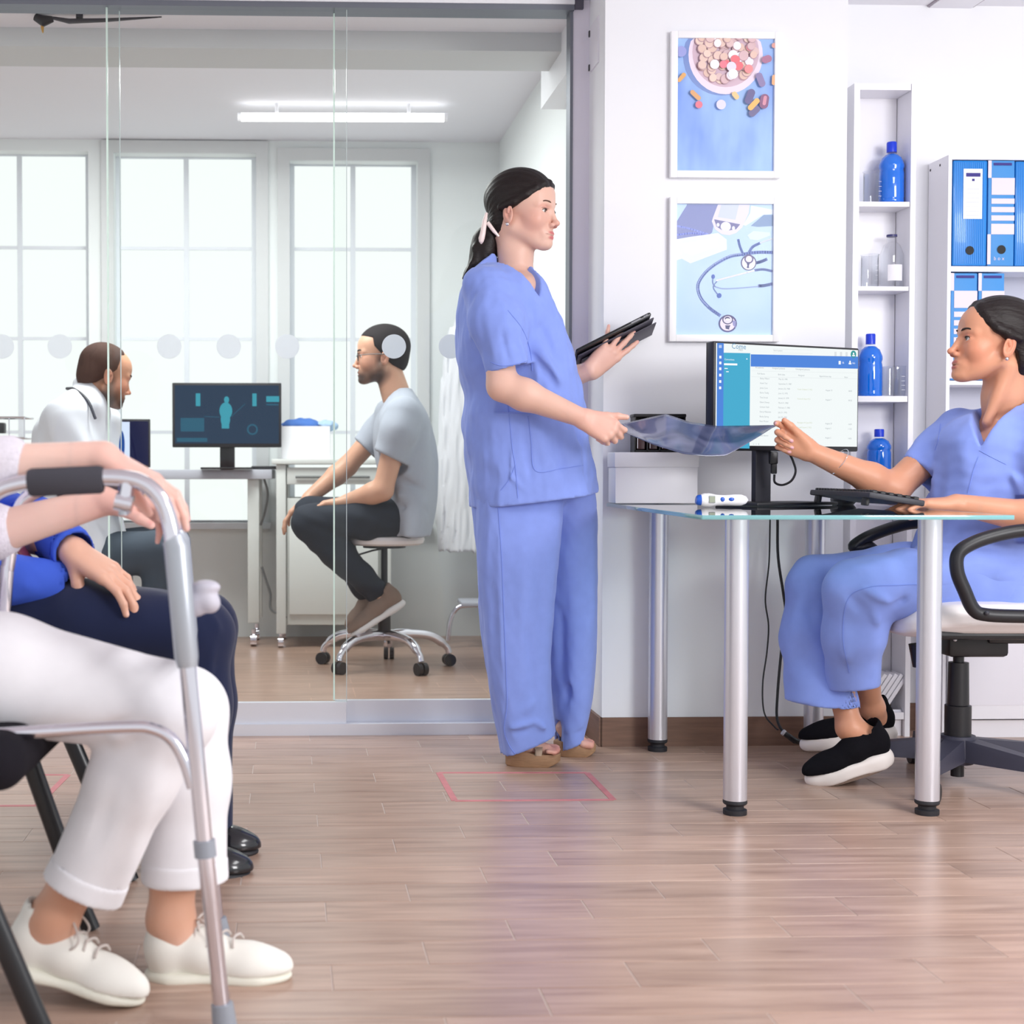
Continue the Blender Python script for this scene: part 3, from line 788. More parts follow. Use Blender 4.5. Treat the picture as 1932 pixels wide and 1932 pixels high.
for (kk, c), L in sorted(groups_.items()):
    d0 = nd(); d1 = nd()
    for (x, y, r, a) in L:
        layer(root, pp, prt, 'pill_rim', (188, 150, 160), lambda mb: clipdisc(mb, x - 0.001, y - 0.0012, r, r * 0.95, d0, a, 16))
        layer(root, pp, prt, 'pill', c, lambda mb: clipdisc(mb, x, y, r * 0.93, r * 0.86, d1, a, 16))
        d0 = nd(); d1 = nd()
def capsule(x, y, L, r, ang, c):
    d = nd()
    def f(mb):
        pts = []
        for k in range(20):
            a = 2 * math.pi * k / 20; lx = math.cos(a) * r + (L / 2 - r) * (1 if math.cos(a) > 0 else -1); ly = math.sin(a) * r
            X = x + lx * math.cos(ang) - ly * math.sin(ang); Y = y + lx * math.sin(ang) + ly * math.cos(ang)
            pts.append(pp.p(min(max(X, fw), W - fw), min(max(Y, fw), H - fw), d))
        mb.face(pts)
    layer(root, pp, prt, 'capsule', c, f)
def tp(zx, zy): return IX((zx - 245) / 1125.0), IY((zy - 240) / 1540.0)
for (zx, zy, L, r, ang, c) in ((450, 905, 150, 27, -0.75, (226, 172, 122)), (285, 700, 130, 26, 0.8, (232, 176, 110)), (915, 905, 100, 30, -0.9, (244, 206, 150)), (1082, 915, 180, 45, 1.2, (110, 104, 150)),
                         (1135, 1085, 150, 42, 0.75, (116, 110, 150)), (1128, 1005, 170, 32, 0.8, (244, 188, 110)), (1250, 970, 170, 52, 1.4, (140, 96, 130)), (1255, 960, 110, 20, 1.4, (216, 150, 170)),
                         (1275, 480, 120, 42, 0.3, (176, 120, 150)), (1205, 720, 170, 40, -1.2, (146, 132, 176)), (1360, 320, 60, 30, 0.6, (220, 160, 150)), (1362, 720, 120, 26, 1.5, (236, 178, 130))):
    x, y = tp(zx, zy); capsule(x, y, L / 1125 * iw, r / 1125 * iw, ang, c)
for (zx, zy, r, c) in ((490, 1015, 42, (232, 126, 146)), (748, 1012, 56, (226, 222, 246)), (280, 400, 62, (160, 166, 226)), (770, 545, 44, (242, 134, 150)), (1065, 595, 50, (244, 150, 152)), (670, 545, 54, (248, 248, 255)), (865, 570, 56, (232, 226, 246)), (885, 655, 56, (250, 250, 255))):
    x, y = tp(zx, zy); d = nd(); layer(root, pp, prt, 'pill_disc', c, lambda mb, x=x, y=y, r=r, d=d: clipdisc(mb, x, y, r / 1125 * iw, r / 1125 * iw, d, 0, 24))
# lower print: stethoscopes and a pressure meter on blue cloth
root, pp, W, H, fw = picture('white-framed print of stethoscopes and a pressure meter on blue', 1255, 1461, 377, 647)
mb = MB(); pp.rect(mb, fw, fw, W - fw, H - fw, -0.010)
prt = mb.build('print', print_noise_mat('blue_cloth_print', rgb(176, 208, 250), rgb(192, 219, 250), rgb(206, 228, 252), (2, 1, 2)), root, smooth=False, normals=False)
iw = W - 2 * fw; dz[0] = -0.0097
def tp(zx, zy): return IX((zx - 232) / 1125.0), IY((zy - 228) / 1535.0)
def poly(name, c, pts):
    d = nd()
    def f(mb):
        q = [tp(*p_) for p_ in pts]
        mb.face([pp.p(min(max(x, fw), W - fw), min(max(y, fw), H - fw), d) for x, y in q])
    layer(root, pp, prt, name, c, f)
def strk(name, c, pts, w, smooth=True):
    d = nd()
    q = [Vector((*tp(*p_), 0)) for p_ in pts]
    if smooth and len(q) > 2: q = spline(q, 6)
    q = [(min(max(v.x, fw + 0.001), W - fw - 0.001), min(max(v.y, fw + 0.001), H - fw - 0.001)) for v in q]
    layer(root, pp, prt, name, c, lambda mb: pp.stroke(mb, [q_ for i, q_ in enumerate(q) if i == 0 or (Vector(q_) - Vector(q[i - 1])).length > 1e-5], w / 1125 * iw, d))
def dsc(name, c, zx, zy, r, ry=None):
    x, y = tp(zx, zy); d = nd(); layer(root, pp, prt, name, c, lambda mb: clipdisc(mb, x, y, r / 1125 * iw, (ry or r) / 1125 * iw, d, 0, 28))
poly('cuff', (140, 150, 198), [(240, 430), (360, 232), (720, 232), (650, 560), (600, 600), (240, 640)])
strk('tube', (150, 164, 232), [(240, 485), (400, 520), (600, 580)], 22); strk('tube', (140, 154, 226), [(240, 590), (420, 570), (580, 590)], 22)
poly('wrap', (226, 236, 250), [(240, 640), (380, 615), (720, 565), (820, 640), (825, 760), (400, 925), (300, 870), (240, 890)])
poly('wrap_fold', (236, 242, 250), [(300, 690), (700, 620), (730, 720), (420, 830), (330, 800)])
poly('cloth', (226, 238, 253), [(1100, 240), (1360, 290), (1360, 340), (1240, 350), (1040, 480), (1010, 470), (1090, 330)])
poly('tool', (140, 164, 200), [(1100, 480), (1250, 350), (1360, 350), (1360, 480), (1180, 490)])
poly('cloth', (214, 234, 250), [(1060, 590), (1130, 540), (1320, 555), (1330, 590), (1180, 650), (1090, 640)])
poly('meter', (226, 224, 244), [(715, 232), (1085, 232), (1075, 330), (1000, 500), (930, 565), (850, 592), (760, 580), (680, 520), (645, 430), (660, 380)])
poly('meter_screen', (206, 216, 232), [(755, 232), (960, 232), (920, 410), (715, 380)])
poly('meter_keys', (128, 128, 172), [(672, 405), (975, 462), (930, 520), (850, 535), (760, 530), (700, 490)])
dsc('meter_button', (226, 228, 246), 808, 490, 60, 55); dsc('meter_button', (226, 228, 246), 898, 508, 18, 24); dsc('meter_button', (226, 228, 246), 718, 470, 18, 22)
strk('hose', (112, 132, 192), [(955, 640), (975, 720), (1020, 830)], 26); strk('hose', (122, 140, 200), [(1210, 680), (1120, 730), (1070, 820)], 30)
strk('metal_rod', (226, 234, 246), [(1210, 680), (1290, 650), (1360, 630)], 18)
strk('hose', (118, 136, 196), [(1358, 790), (1180, 790), (1000, 815), (850, 845), (680, 940), (560, 1050), (490, 1180), (520, 1320), (620, 1440), (750, 1535)], 34)
strk('hose_light', (168, 186, 230), [(1000, 805), (850, 835), (680, 930), (555, 1045), (485, 1180), (515, 1320), (610, 1430)], 8)
strk('hose', (122, 138, 190), [(1290, 870), (1220, 900), (1160, 915)], 34)
dsc('chest_piece_rim', (104, 104, 140), 1078, 912, 90); dsc('chest_piece', (234, 236, 248), 1078, 915, 78); dsc('chest_piece_rim', (118, 114, 150), 1080, 868, 54); dsc('chest_piece', (232, 228, 244), 1080, 870, 36)
poly('chest_piece_stem', (96, 100, 140), [(1050, 905), (1095, 905), (1080, 950), (1085, 975), (1055, 975), (1062, 945)])
strk('metal_rod', (236, 234, 246), [(700, 1125), (900, 1070), (1145, 1005)], 17); strk('hose', (122, 138, 190), [(1150, 1000), (1250, 990), (1355, 1010)], 26)
strk('metal_rod', (160, 178, 220), [(690, 1195), (780, 1218), (950, 1212), (1200, 1190)], 12); strk('hose', (128, 142, 192), [(1195, 1185), (1260, 1180), (1355, 1160)], 34)
strk('metal_rod', (130, 148, 200), [(710, 1135), (680, 1170), (670, 1210), (700, 1260), (735, 1300)], 11); strk('metal_rod', (130, 148, 200), [(665, 1090), (662, 1150), (690, 1195)], 11)
dsc('ear_tip', (92, 116, 190), 666, 1078, 20, 26); dsc('ear_tip', (92, 116, 190), 738, 1300, 26, 28)
dsc('chest_piece_rim', (92, 92, 142), 840, 1628, 106, 100); dsc('chest_piece', (236, 226, 240), 838, 1628, 88, 84); poly('chest_piece_shade', (150, 150, 200), [(890, 1590), (935, 1600), (930, 1680), (900, 1650)])
dsc('chest_piece_rim', (92, 88, 128), 838, 1582, 64, 56); dsc('chest_piece', (228, 222, 236), 838, 1584, 50, 42); dsc('chest_piece_mark', (84, 80, 120), 834, 1570, 30, 20); dsc('chest_piece_mark', (244, 240, 248), 838, 1580, 26, 12)
poly('chest_piece_stem', (88, 88, 128), [(810, 1650), (870, 1650), (855, 1685), (858, 1700), (815, 1690)])

# ---- tall narrow shelf
SY = 4.66
tall = thing('tall_shelf', (1.7, SY, 0), 'tall narrow white shelf unit holding bottles and beakers', 'shelf')
tu0, tu1 = Ruv(P(1605, 885, SY))[0], Ruv(P(1722, 885, SY + 0.006))[0]
SV0 = Ruv(P(1605, 885, SY))[1]; SV1 = VB - 0.004
tztop = zpx(157, SY); t_ = 0.018
mb = MB(); rbox(mb, tu0, tu0 + t_, SV0, SV1, 0, tztop); mb.build('side_panel', white_lam, tall, smooth=False)
mb = MB(); rbox(mb, tu1 - t_ + 0.002, tu1, SV0, SV1, 0, tztop); mb.build('side_panel', white_lam, tall, smooth=False)
mb = MB(); rbox(mb, tu0 + t_, tu1 - t_, SV0, SV1, tztop - 0.02, tztop); mb.build('top_panel', white_lam, tall, smooth=False)
mb = MB(); rbox(mb, tu0 + t_, tu1 - t_, SV1 - 0.004, SV1, 0.05, tztop - 0.02); mb.build('back_panel', white_lam, tall, smooth=False)
mb = MB(); rbox(mb, tu0 + t_, tu1 - t_, SV0 + 0.02, SV0 + 0.03, 0, 0.082); mb.build('plinth', white_lam, tall, smooth=False)
shz = []
for yt_, yb_ in ((380, 389), (540, 548), (747, 758), (897, 908), (1100, 1110), (1345, 1358)):
    z1, z0 = zpx(yt_, SY), zpx(yb_, SY); shz.append(z1)
    mb = MB(); rbox(mb, tu0 + t_, tu1 - t_, SV0 + 0.002, SV1 - 0.004, z0, z1); mb.build('shelf_board', white_lam, tall, smooth=False)
blue_liq = mat('blue_antiseptic_liquid', rgb(6, 112, 226), 0.08, spec=0.6, coat=0.6)
blue_dark = mat('darker_blue_liquid', rgb(14, 62, 190), 0.08, spec=0.6, coat=0.5)
cap_mat = mat('cobalt_cap', rgb(22, 62, 214), 0.3)
clear = glass_mat('clear_glass', (0.955, 0.965, 0.98, 1), 0.02, 3.0)
clear_pet = glass_mat('clear_bottle', (0.93, 0.96, 0.99, 1), 0.02, 1.3)
def blue_bottle(px, z, hpx, wpx, label):
    Y = SY + 0.055; s = FPX / Y
    c = P(px, 885, Y); c.z = z; r = wpx / 2 / s; h = hpx / s
    root = thing('antiseptic_bottle', c, label, 'bottle', 'blue bottles on the tall shelf')
    hb = h * 0.80
    prof = [(0, 0), (r * 0.94, 0), (r, 0.004), (r, hb * 0.08), (r * 0.97, hb * 0.1), (r, hb * 0.13), (r * 0.99, hb * 0.62), (r * 0.93, hb * 0.68), (r * 1.0, hb * 0.74), (r * 0.99, hb * 0.80), (r * 0.78, hb * 0.93), (r * 0.42, hb * 1.0)]
    mb = MB(); mb.lathe(c, prof + [(0, hb * 1.0)], 28); mb.build('liquid_body', blue_liq, root)
    mb = MB(); mb.lathe(c + Vector((0, 0, hb * 0.985)), [(r * 0.55, 0), (r * 0.40, h * 0.02), (r * 0.37, h * 0.07), (0.0, h * 0.07)], 24); mb.build('neck', clear_pet, root)
    mb = MB(); cc = c + Vector((0, 0, hb + h * 0.035)); rc = r * 0.40; hc_ = h - hb - h * 0.035
    prof = [(rc * 1.0, 0), (rc, hc_ * 0.9), (rc * 0.9, hc_), (0, hc_)]
    mb.lathe(cc, prof, 28); mb.build('cap', cap_mat, root)
    return root
blue_bottle(1676, shz[0], 116, 46, 'blue antiseptic bottle on the highest shelf board beside a beaker')
blue_bottle(1640, shz[2], 118, 44, 'blue antiseptic bottle half hidden behind the right edge of the desk monitor')
blue_bottle(1658, shz[3], 87, 44, 'shorter-looking blue antiseptic bottle just above the seated nurse\'s reaching arm')
def beaker(px, z, hpx, wpx, label, spout=True):
    Y = SY + 0.05; s = FPX / Y; c = P(px, 885, Y); c.z = z + 0.001; r = wpx / 2 / s; h = hpx / s
    root = thing('beaker', c, label, 'beaker', 'empty glass beakers on the tall shelf')
    mb = MB(); mb.lathe(c, [(0, 0), (r * 0.93, 0), (r, 0.004), (r, h * 0.96), (r * 1.09, h), (r * 1.07, h), (r * 0.965, h * 0.955), (r * 0.965, 0.006), (0, 0.004)], 28); mb.build('glass_body', clear, root)
    mk = MB()
    for k in range(4):
        zz = c.z + h * (0.2 + 0.15 * k)
        mk.box((c.x + r * 0.5, c.y - r * 0.9, zz), (r * 0.3, 0.0008, 0.001))
    mk.build('scale_mark', mat('white_scale_print', rgb(240, 240, 246), 0.6), root)
    return root
beaker(1641, shz[0], 60, 34, 'clear glass beaker left of the topmost blue bottle')
beaker(1637, shz[1], 62, 32, 'clear glass beaker on the second shelf left of the clear bottle')
b3 = beaker(1684, shz[2], 56, 44, 'clear glass beaker right of the blue bottle by the monitor')
c = P(1678, 885, SY + 0.055); c.z = shz[1]; s = FPX / (SY + 0.055); r = 22 / s; h = 100 / s
jb = thing('clear_bottle', c, 'empty clear bottle with a white label on the second shelf', 'bottle')
mb = MB(); mb.lathe(c, [(0, 0), (r * 0.95, 0), (r, 0.004), (r, h * 0.62), (r * 0.7, h * 0.80), (r * 0.42, h * 0.86), (r * 0.40, h * 0.97), (0, h * 0.97)], 28); mb.build('glass_body', clear, jb)
mb = MB(); mb.grid(lambda u, v: c + Vector((math.sin((u - 0.5) * 1.3) * r * 1.01, -math.cos((u - 0.5) * 1.3) * r * 1.01, h * (0.12 + 0.30 * v))), 10, 1); mb.build('paper_label', mat('soft_white_label', rgb(236, 234, 240), 0.7), jb)
mb = MB(); mb.lathe(c + Vector((0, 0, h * 0.96)), [(r * 0.44, 0), (r * 0.44, h * 0.04), (0, h * 0.04)], 20); mb.build('stopper', mat('dark_violet_rim', rgb(60, 60, 110), 0.4), jb)
# white booklets leaning at the bottom of the tall shelf
zb0 = shz[5]
for k in range(5):
    a0 = P(1662 + k * 9.5, 1300, SY + 0.03); top = P(1666 + k * 9.5, 1246 + k * 1.5, SY + 0.03)
    lean = Matrix.Rotation(math.radians(33), 3, 'Y')
    cz = zb0 + 0.062
    mb = MB(); cc = Vector((P(1642 + k * 10.2, 1300, SY + 0.05).x, SY + 0.055, cz)); mb.box(cc, (0.012, 0.075, 0.135), lean, 0.001)
    tag(mb.build('booklet', white_lam, base=cc), ('white booklet leaning at the bottom of the tall shelf, %s' % ('nearest its right side', 'second from its right side', 'in the middle of the five', 'fourth from its right side', 'furthest left of the five')[4 - k]), 'booklet', 'white booklets leaning in the bottom of the tall shelf')

# ---- cabinet with binders on the right
CY = 4.64
cab = thing('binder_cabinet', (2.1, CY, 0), 'white shelf cabinet on the right filled with blue binders', 'cabinet')
cu0 = Ruv(P(1783, 885, CY))[0]; cv0 = Ruv(P(1783, 885, CY))[1]; cu1 = cu0 + 0.80; cv1 = VB - 0.004
cztop = zpx(292, CY)
mb = MB(); rbox(mb, cu0, cu0 + 0.011, cv0, cv1, 0, cztop); mb.build('side_panel', white_lam, cab, smooth=False)
mb = MB(); rbox(mb, cu1 - 0.018, cu1, cv0, cv1, 0, cztop); mb.build('side_panel', white_lam, cab, smooth=False)
mb = MB(); rbox(mb, cu0 + 0.011, cu1 - 0.018, cv0, cv1, cztop - 0.014, cztop); mb.build('top_panel', white_lam, cab, smooth=False)
mb = MB(); rbox(mb, cu0 + 0.011, cu1 - 0.018, cv1 - 0.004, cv1, 0.02, cztop - 0.014); mb.build('back_panel', mat('grey_back_board', rgb(196, 198, 212), 0.5), cab, smooth=False)
bsz = []
for yt_, yb_ in ((502, 512), (718, 726), (985, 995)):
    z1, z0 = zpx(yt_, CY), zpx(yb_, CY); bsz.append(z1)
    mb = MB(); rbox(mb, cu0 + 0.011, cu1 - 0.018, cv0 + 0.002, cv1 - 0.004, z0, z1); mb.build('shelf_board', white_lam, cab, smooth=False)
z1 = zpx(1000, CY); zd0 = zpx(1335, CY)
um = (cu0 + cu1) / 2
for (ua, ub) in ((cu0 + 0.013, um - 0.001), (um + 0.001, cu1 - 0.013)):
    mb = MB(); rbox(mb, ua, ub, cv0 - 0.012, cv0 + 0.002, zpx(1356, CY), z1)
    dr = mb.build('cabinet_door', white_lam, cab, smooth=False)
    mb = MB(); rbox(mb, ua + 0.045, ub - 0.045, cv0 - 0.0135, cv0 - 0.0115, zpx(1330, CY), z1 - 0.05); mb.build('door_panel', mat('door_inset', rgb(234, 232, 240), 0.4), dr, smooth=False)
mb = MB(); rbox(mb, cu0, cu1, cv0 + 0.01, cv0 + 0.025, 0, zpx(1360, CY)); mb.build('plinth', white_lam, cab, smooth=False)
mb = MB()
for (uu, zz) in ((cv0 + 0.06, cztop - 0.02), (cv0 + 0.13, cztop - 0.022)):
    p0 = R(cu0, uu, zz); mb.cyl(p0 + Vector((-0.001, 0, 0)), p0 + Vector((0.001, 0, 0)), 0.004, n=10)
mb.build('screw_hole', mat('dark_hole', rgb(60, 55, 62), 0.6), cab)
# binders
bl_gloss = mat('bright_blue_board', rgb(20, 132, 218), 0.3, coat=0.3)
bl_matt = mat('mid_blue_paper', rgb(70, 146, 216), 0.55)
navy_pr = mat('navy_print', rgb(52, 42, 130), 0.6)
lilac_p = mat('pale_label_paper', rgb(232, 220, 228), 0.7)
hole_m = mat('finger_hole', rgb(10, 10, 14), 0.6)
def binder(px0, px1, ytop, zbase, style, label):
    Y = CY + 0.004
    a, b = Ruv(P(px0, 885, Y))[0], Ruv(P(px1, 885, Y + 0.003))[0]
    z0 = zbase + 0.002; z1 = zpx(ytop, Y); H = z1 - z0; W = b - a
    root = thing('ring_binder', R((a + b) / 2, cv0 + 0.07, zbase), label, 'binder', 'blue binders in the cabinet')
    va = cv0 + 0.006
    mb = MB(); p0 = R((a + b) / 2, (va + cv1 - 0.008) / 2, (z0 + z1) / 2); mb.box(p0, (W - 0.003, cv1 - 0.008 - va, H), RM, 0.004 if style == 'plain' else 0.002)
    body = mb.build('cover', bl_gloss if style == 'plain' else bl_matt, root)
    pp = Panel(R(a, va - 0.0008, z0), R(1, 0, 0) - R(0, 0, 0), (0, 0, 1))
    def rr(mb, x0, y0, x1, y1, d=0.0): pp.rect(mb, W * x0, H * (1 - y1), W * x1, H * (1 - y0), d)
    if style == 'plain':
        mb = MB()
        for k in range(16):
            x = 0.06 + 0.055 * k
            mb.box(pp.p(W * x, H * 0.5, -0.0003), (W * 0.022, 0.0012, H * 0.96), RM)
        mb.build('rib', bl_gloss, body)
        mb = MB(); rr(mb, 0.30, 0.08, 0.84, 0.555, 0.0008); lb = mb.build('label', mat('cool_white_label', rgb(238, 240, 246), 0.6), root, smooth=False)
        mb = MB(); rr(mb, 0.37, 0.12, 0.78, 0.155, 0.0012); rr(mb, 0.54, 0.175, 0.615, 0.197, 0.0012); mb.build('label_print', navy_pr, lb, smooth=False)
        mb = MB()
        for k in range(7): rr(mb, 0.385, 0.27 + 0.042 * k, 0.75, 0.273 + 0.042 * k, 0.0012)
        mb.build('label_line', mat('pale_grey_line', rgb(196, 200, 210), 0.6), lb, smooth=False)
        hx, hz = 0.50, 0.855
    else:
        mb = MB()
        for (y0, y1) in ((0.165, 0.325), (0.36, 0.41), (0.44, 0.49), (0.52, 0.57), (0.60, 0.70)): rr(mb, 0.135, y0, 0.985, y1, 0.0004)
        rr(mb, 0.0, 0.0, 0.125, 0.165, 0.0004); rr(mb, 0.0, 0.70, 0.125, 0.985, 0.0004)
        mb.build('label_strip', lilac_p, root, smooth=False)
        mb = MB(); rr(mb, 0.20, 0.022, 0.87, 0.046, 0.0006); mb.build('label_print', navy_pr, root, smooth=False)
        mb = MB(); pp.text(mb, 'b o x', W * 0.24, H * 0.055, 0.016, 0.0006); mb.build('box_print', lilac_p, root, smooth=False)
        hx, hz = 0.52, 0.845
    mb = MB(); pp.disc(mb, W * hx, H * (1 - hz), 0.0135, 0.0135, 0.0013, 24); mb.build('finger_hole', hole_m, root, smooth=False)
binder(1792, 1858, 302, bsz[0], 'plain', 'glossy blue binder with white label, leftmost in the top compartment')
binder(1859, 1910, 302, bsz[0], 'band', 'striped blue and white box file between the two glossy binders')
binder(1911, 1978, 303, bsz[0], 'plain', 'glossy blue binder cut by the right edge of the photo')
binder(1790, 1841, 515, bsz[1], 'band', 'striped blue and white box file in front of the seated nurse\'s face')
binder(1843, 1893, 515, bsz[1], 'band', 'striped blue and white box file just above the seated nurse\'s forehead')

# ---- office chair
och = thing('office_chair', (1.70, 3.95, 0), 'white-cushioned office chair with black looped armrests and star base', 'chair')
ocx, ocy = P(1815, 1300, 3.97).x, 3.97
# seat: cushion and shell
zs1, zs0 = 0.505, 0.425
def seat_fn(front):
    pass
mb = MB()
def sg(u, v):
    # u around superellipse, v from bottom to top
    a = 2 * math.pi * u
    prof = [(0.0, 0.0), (0.9, 0.0), (1.0, 0.3), (1.0, 0.62), (0.93, 0.9), (0.75, 1.0), (0.0, 1.0)]
    k = v * (len(prof) - 1); i = min(int(k), len(prof) - 2); f = k - i
    rr = prof[i][0] + (prof[i + 1][0] - prof[i][0]) * f; zz = prof[i][1] + (prof[i + 1][1] - prof[i][1]) * f
    ca, sa = math.cos(a), math.sin(a); e = 0.5
    x = math.copysign(abs(ca) ** e, ca) * 0.245 * rr; y = math.copysign(abs(sa) ** e, sa) * 0.235 * rr
    droop = -0.03 * max(0, (-x - 0.12) / 0.12) ** 2
    return Vector((ocx + 0.03 + x, ocy + y, zs0 + (zs1 - zs0) * zz + droop))
mb.grid(sg, 48, 18); mb.build('seat_cushion', white_leather, och, angle=1.5)
mb = MB(); mb.box((ocx + 0.05, ocy, zs0 - 0.006), (0.40, 0.42, 0.022), bevel=0.01); mb.build('seat_shell', black_pl, och)
mb = MB(); mb.box((ocx + 0.02, ocy, zs0 - 0.045), (0.16, 0.12, 0.07), bevel=0.012); mb.box((ocx + 0.10, ocy, zs0 - 0.028), (0.12, 0.14, 0.03), bevel=0.008); mb.build('tilt_mechanism', black_pl, och)
mb = MB(); mb.cyl(P(1735, 1215, 3.93), P(1737, 1258, 3.93), 0.028, 0.02, 20); mb.build('tension_knob', black_pl, och)
mb = MB(); mb.sphere(P(1802, 1207, 3.895), 0.005, 10); mb.build('bolt', satin, och)
mb = MB(); mb.lathe((ocx - 0.01, ocy, 0.10), [(0.034, 0), (0.034, 0.11), (0.028, 0.112), (0.026, 0.225), (0.014, 0.226), (0.014, 0.30), (0, 0.30)], 28); mb.build('gas_lift', black_pl, och)
hub = Vector((ocx - 0.01, ocy, 0.095))
base_m = mat('slate_plastic_base', rgb(58, 58, 74), 0.5, bump=(200, 0.1))
mb = MB(); mb.lathe(hub - Vector((0, 0, 0.04)), [(0.04, 0), (0.05, 0.02), (0.045, 0.075), (0, 0.075)], 24); mb.build('hub', base_m, och)
mb = MB(); mb.cyl(hub + Vector((0, 0, -0.075)), hub + Vector((0, 0, -0.035)), 0.017, n=16); mb.build('lift_end', black_pl, och)
for k in range(5):
    a = math.radians(234 + 72 * k); dv = Vector((math.cos(a), math.sin(a), 0)); tip = hub + dv * 0.275 + Vector((0, 0, -0.018))
    mb = MB(); w = Vector((-dv.y, dv.x, 0))
    for_b = [hub + dv * 0.02 - w * 0.03 + Vector((0, 0, -0.03)), hub + dv * 0.02 + w * 0.03 + Vector((0, 0, -0.03)), tip + w * 0.016 + Vector((0, 0, -0.012)), tip - w * 0.016 + Vector((0, 0, -0.012))]
    for_t = [hub + dv * 0.02 - w * 0.026 + Vector((0, 0, 0.03)), hub + dv * 0.02 + w * 0.026 + Vector((0, 0, 0.03)), tip + w * 0.013 + Vector((0, 0, 0.016)), tip - w * 0.013 + Vector((0, 0, 0.016))]
    mb.hexa(for_b, for_t); arm = mb.build('base_arm', base_m, och)
    mb = MB(); cc = tip + Vector((0, 0, -0.05)); cc.z = 0.024
    for sgn in (-1, 1): mb.cyl(cc + w * 0.006 * sgn, cc + w * 0.024 * sgn, 0.024, n=18)
    mb.cyl(Vector((tip.x, tip.y, 0.03)), Vector((tip.x, tip.y, tip.z)), 0.008, n=10)
    mb.build('caster', black_pl, arm)
def arm_loop(Y, pts, w):
    q = spline([P(x, y, Y) for x, y in pts], 10)
    mb = MB(); mb.tube(q, w, 14, sq=(1.0, 1.0)); return mb
for (Y, dx, dy) in ((3.68, 0, 0), (4.25, 0, 0)):
    s = FPX / Y
    if Y < 4:
        pts = [(2010, 1000), (1932, 1001), (1880, 1010), (1835, 1025), (1808, 1045), (1806, 1078), (1820, 1115), (1837, 1150), (1862, 1160), (1932, 1163), (2010, 1164)]
    else:
        pts = [(1840, 986), (1735, 986), (1690, 994), (1640, 1012), (1612, 1030), (1622, 1034), (1640, 1032), (1655, 1050), (1668, 1080), (1690, 1110), (1730, 1122), (1800, 1124)]
    arm_loop(Y, pts, 0.017 if Y < 4 else 0.0175).build('armrest', black_pl, och)
mb = MB(); mb.sphere(P(1862, 1157, 3.66), 0.006, 10); mb.build('bolt', dark_pl, och)
# backrest (behind the seated nurse, mostly out of frame)
mb = MB(); bxk = ocx + 0.33
def bg(u, v):
    a = 2 * math.pi * u; ca, sa = math.cos(a), math.sin(a); e = 0.55
    prof = [(0, -0.03), (0.93, -0.03), (1, -0.01), (1, 0.015), (0.92, 0.03), (0, 0.035)]
    k = v * 5; i = min(int(k), 4); f = k - i
    rr = prof[i][0] + (prof[i + 1][0] - prof[i][0]) * f; th_ = prof[i][1] + (prof[i + 1][1] - prof[i][1]) * f
    y = math.copysign(abs(ca) ** e, ca) * 0.22 * rr; z = math.copysign(abs(sa) ** e, sa) * 0.24 * rr
    return Vector((bxk + 0.05 - th_ + 0.08 * (z + 0.2), ocy + y, 0.78 + z))
mb.grid(bg, 40, 15); mb.build('backrest', white_leather, och, angle=1.5)
mb = MB(); mb.tube(spline([Vector((ocx + 0.1, ocy, zs0 - 0.02)), Vector((bxk + 0.06, ocy, zs0 - 0.01)), Vector((bxk + 0.11, ocy, 0.60)), Vector((bxk + 0.12, ocy, 0.80))]), 0.02, 12); mb.build('back_bracket', black_pl, och)
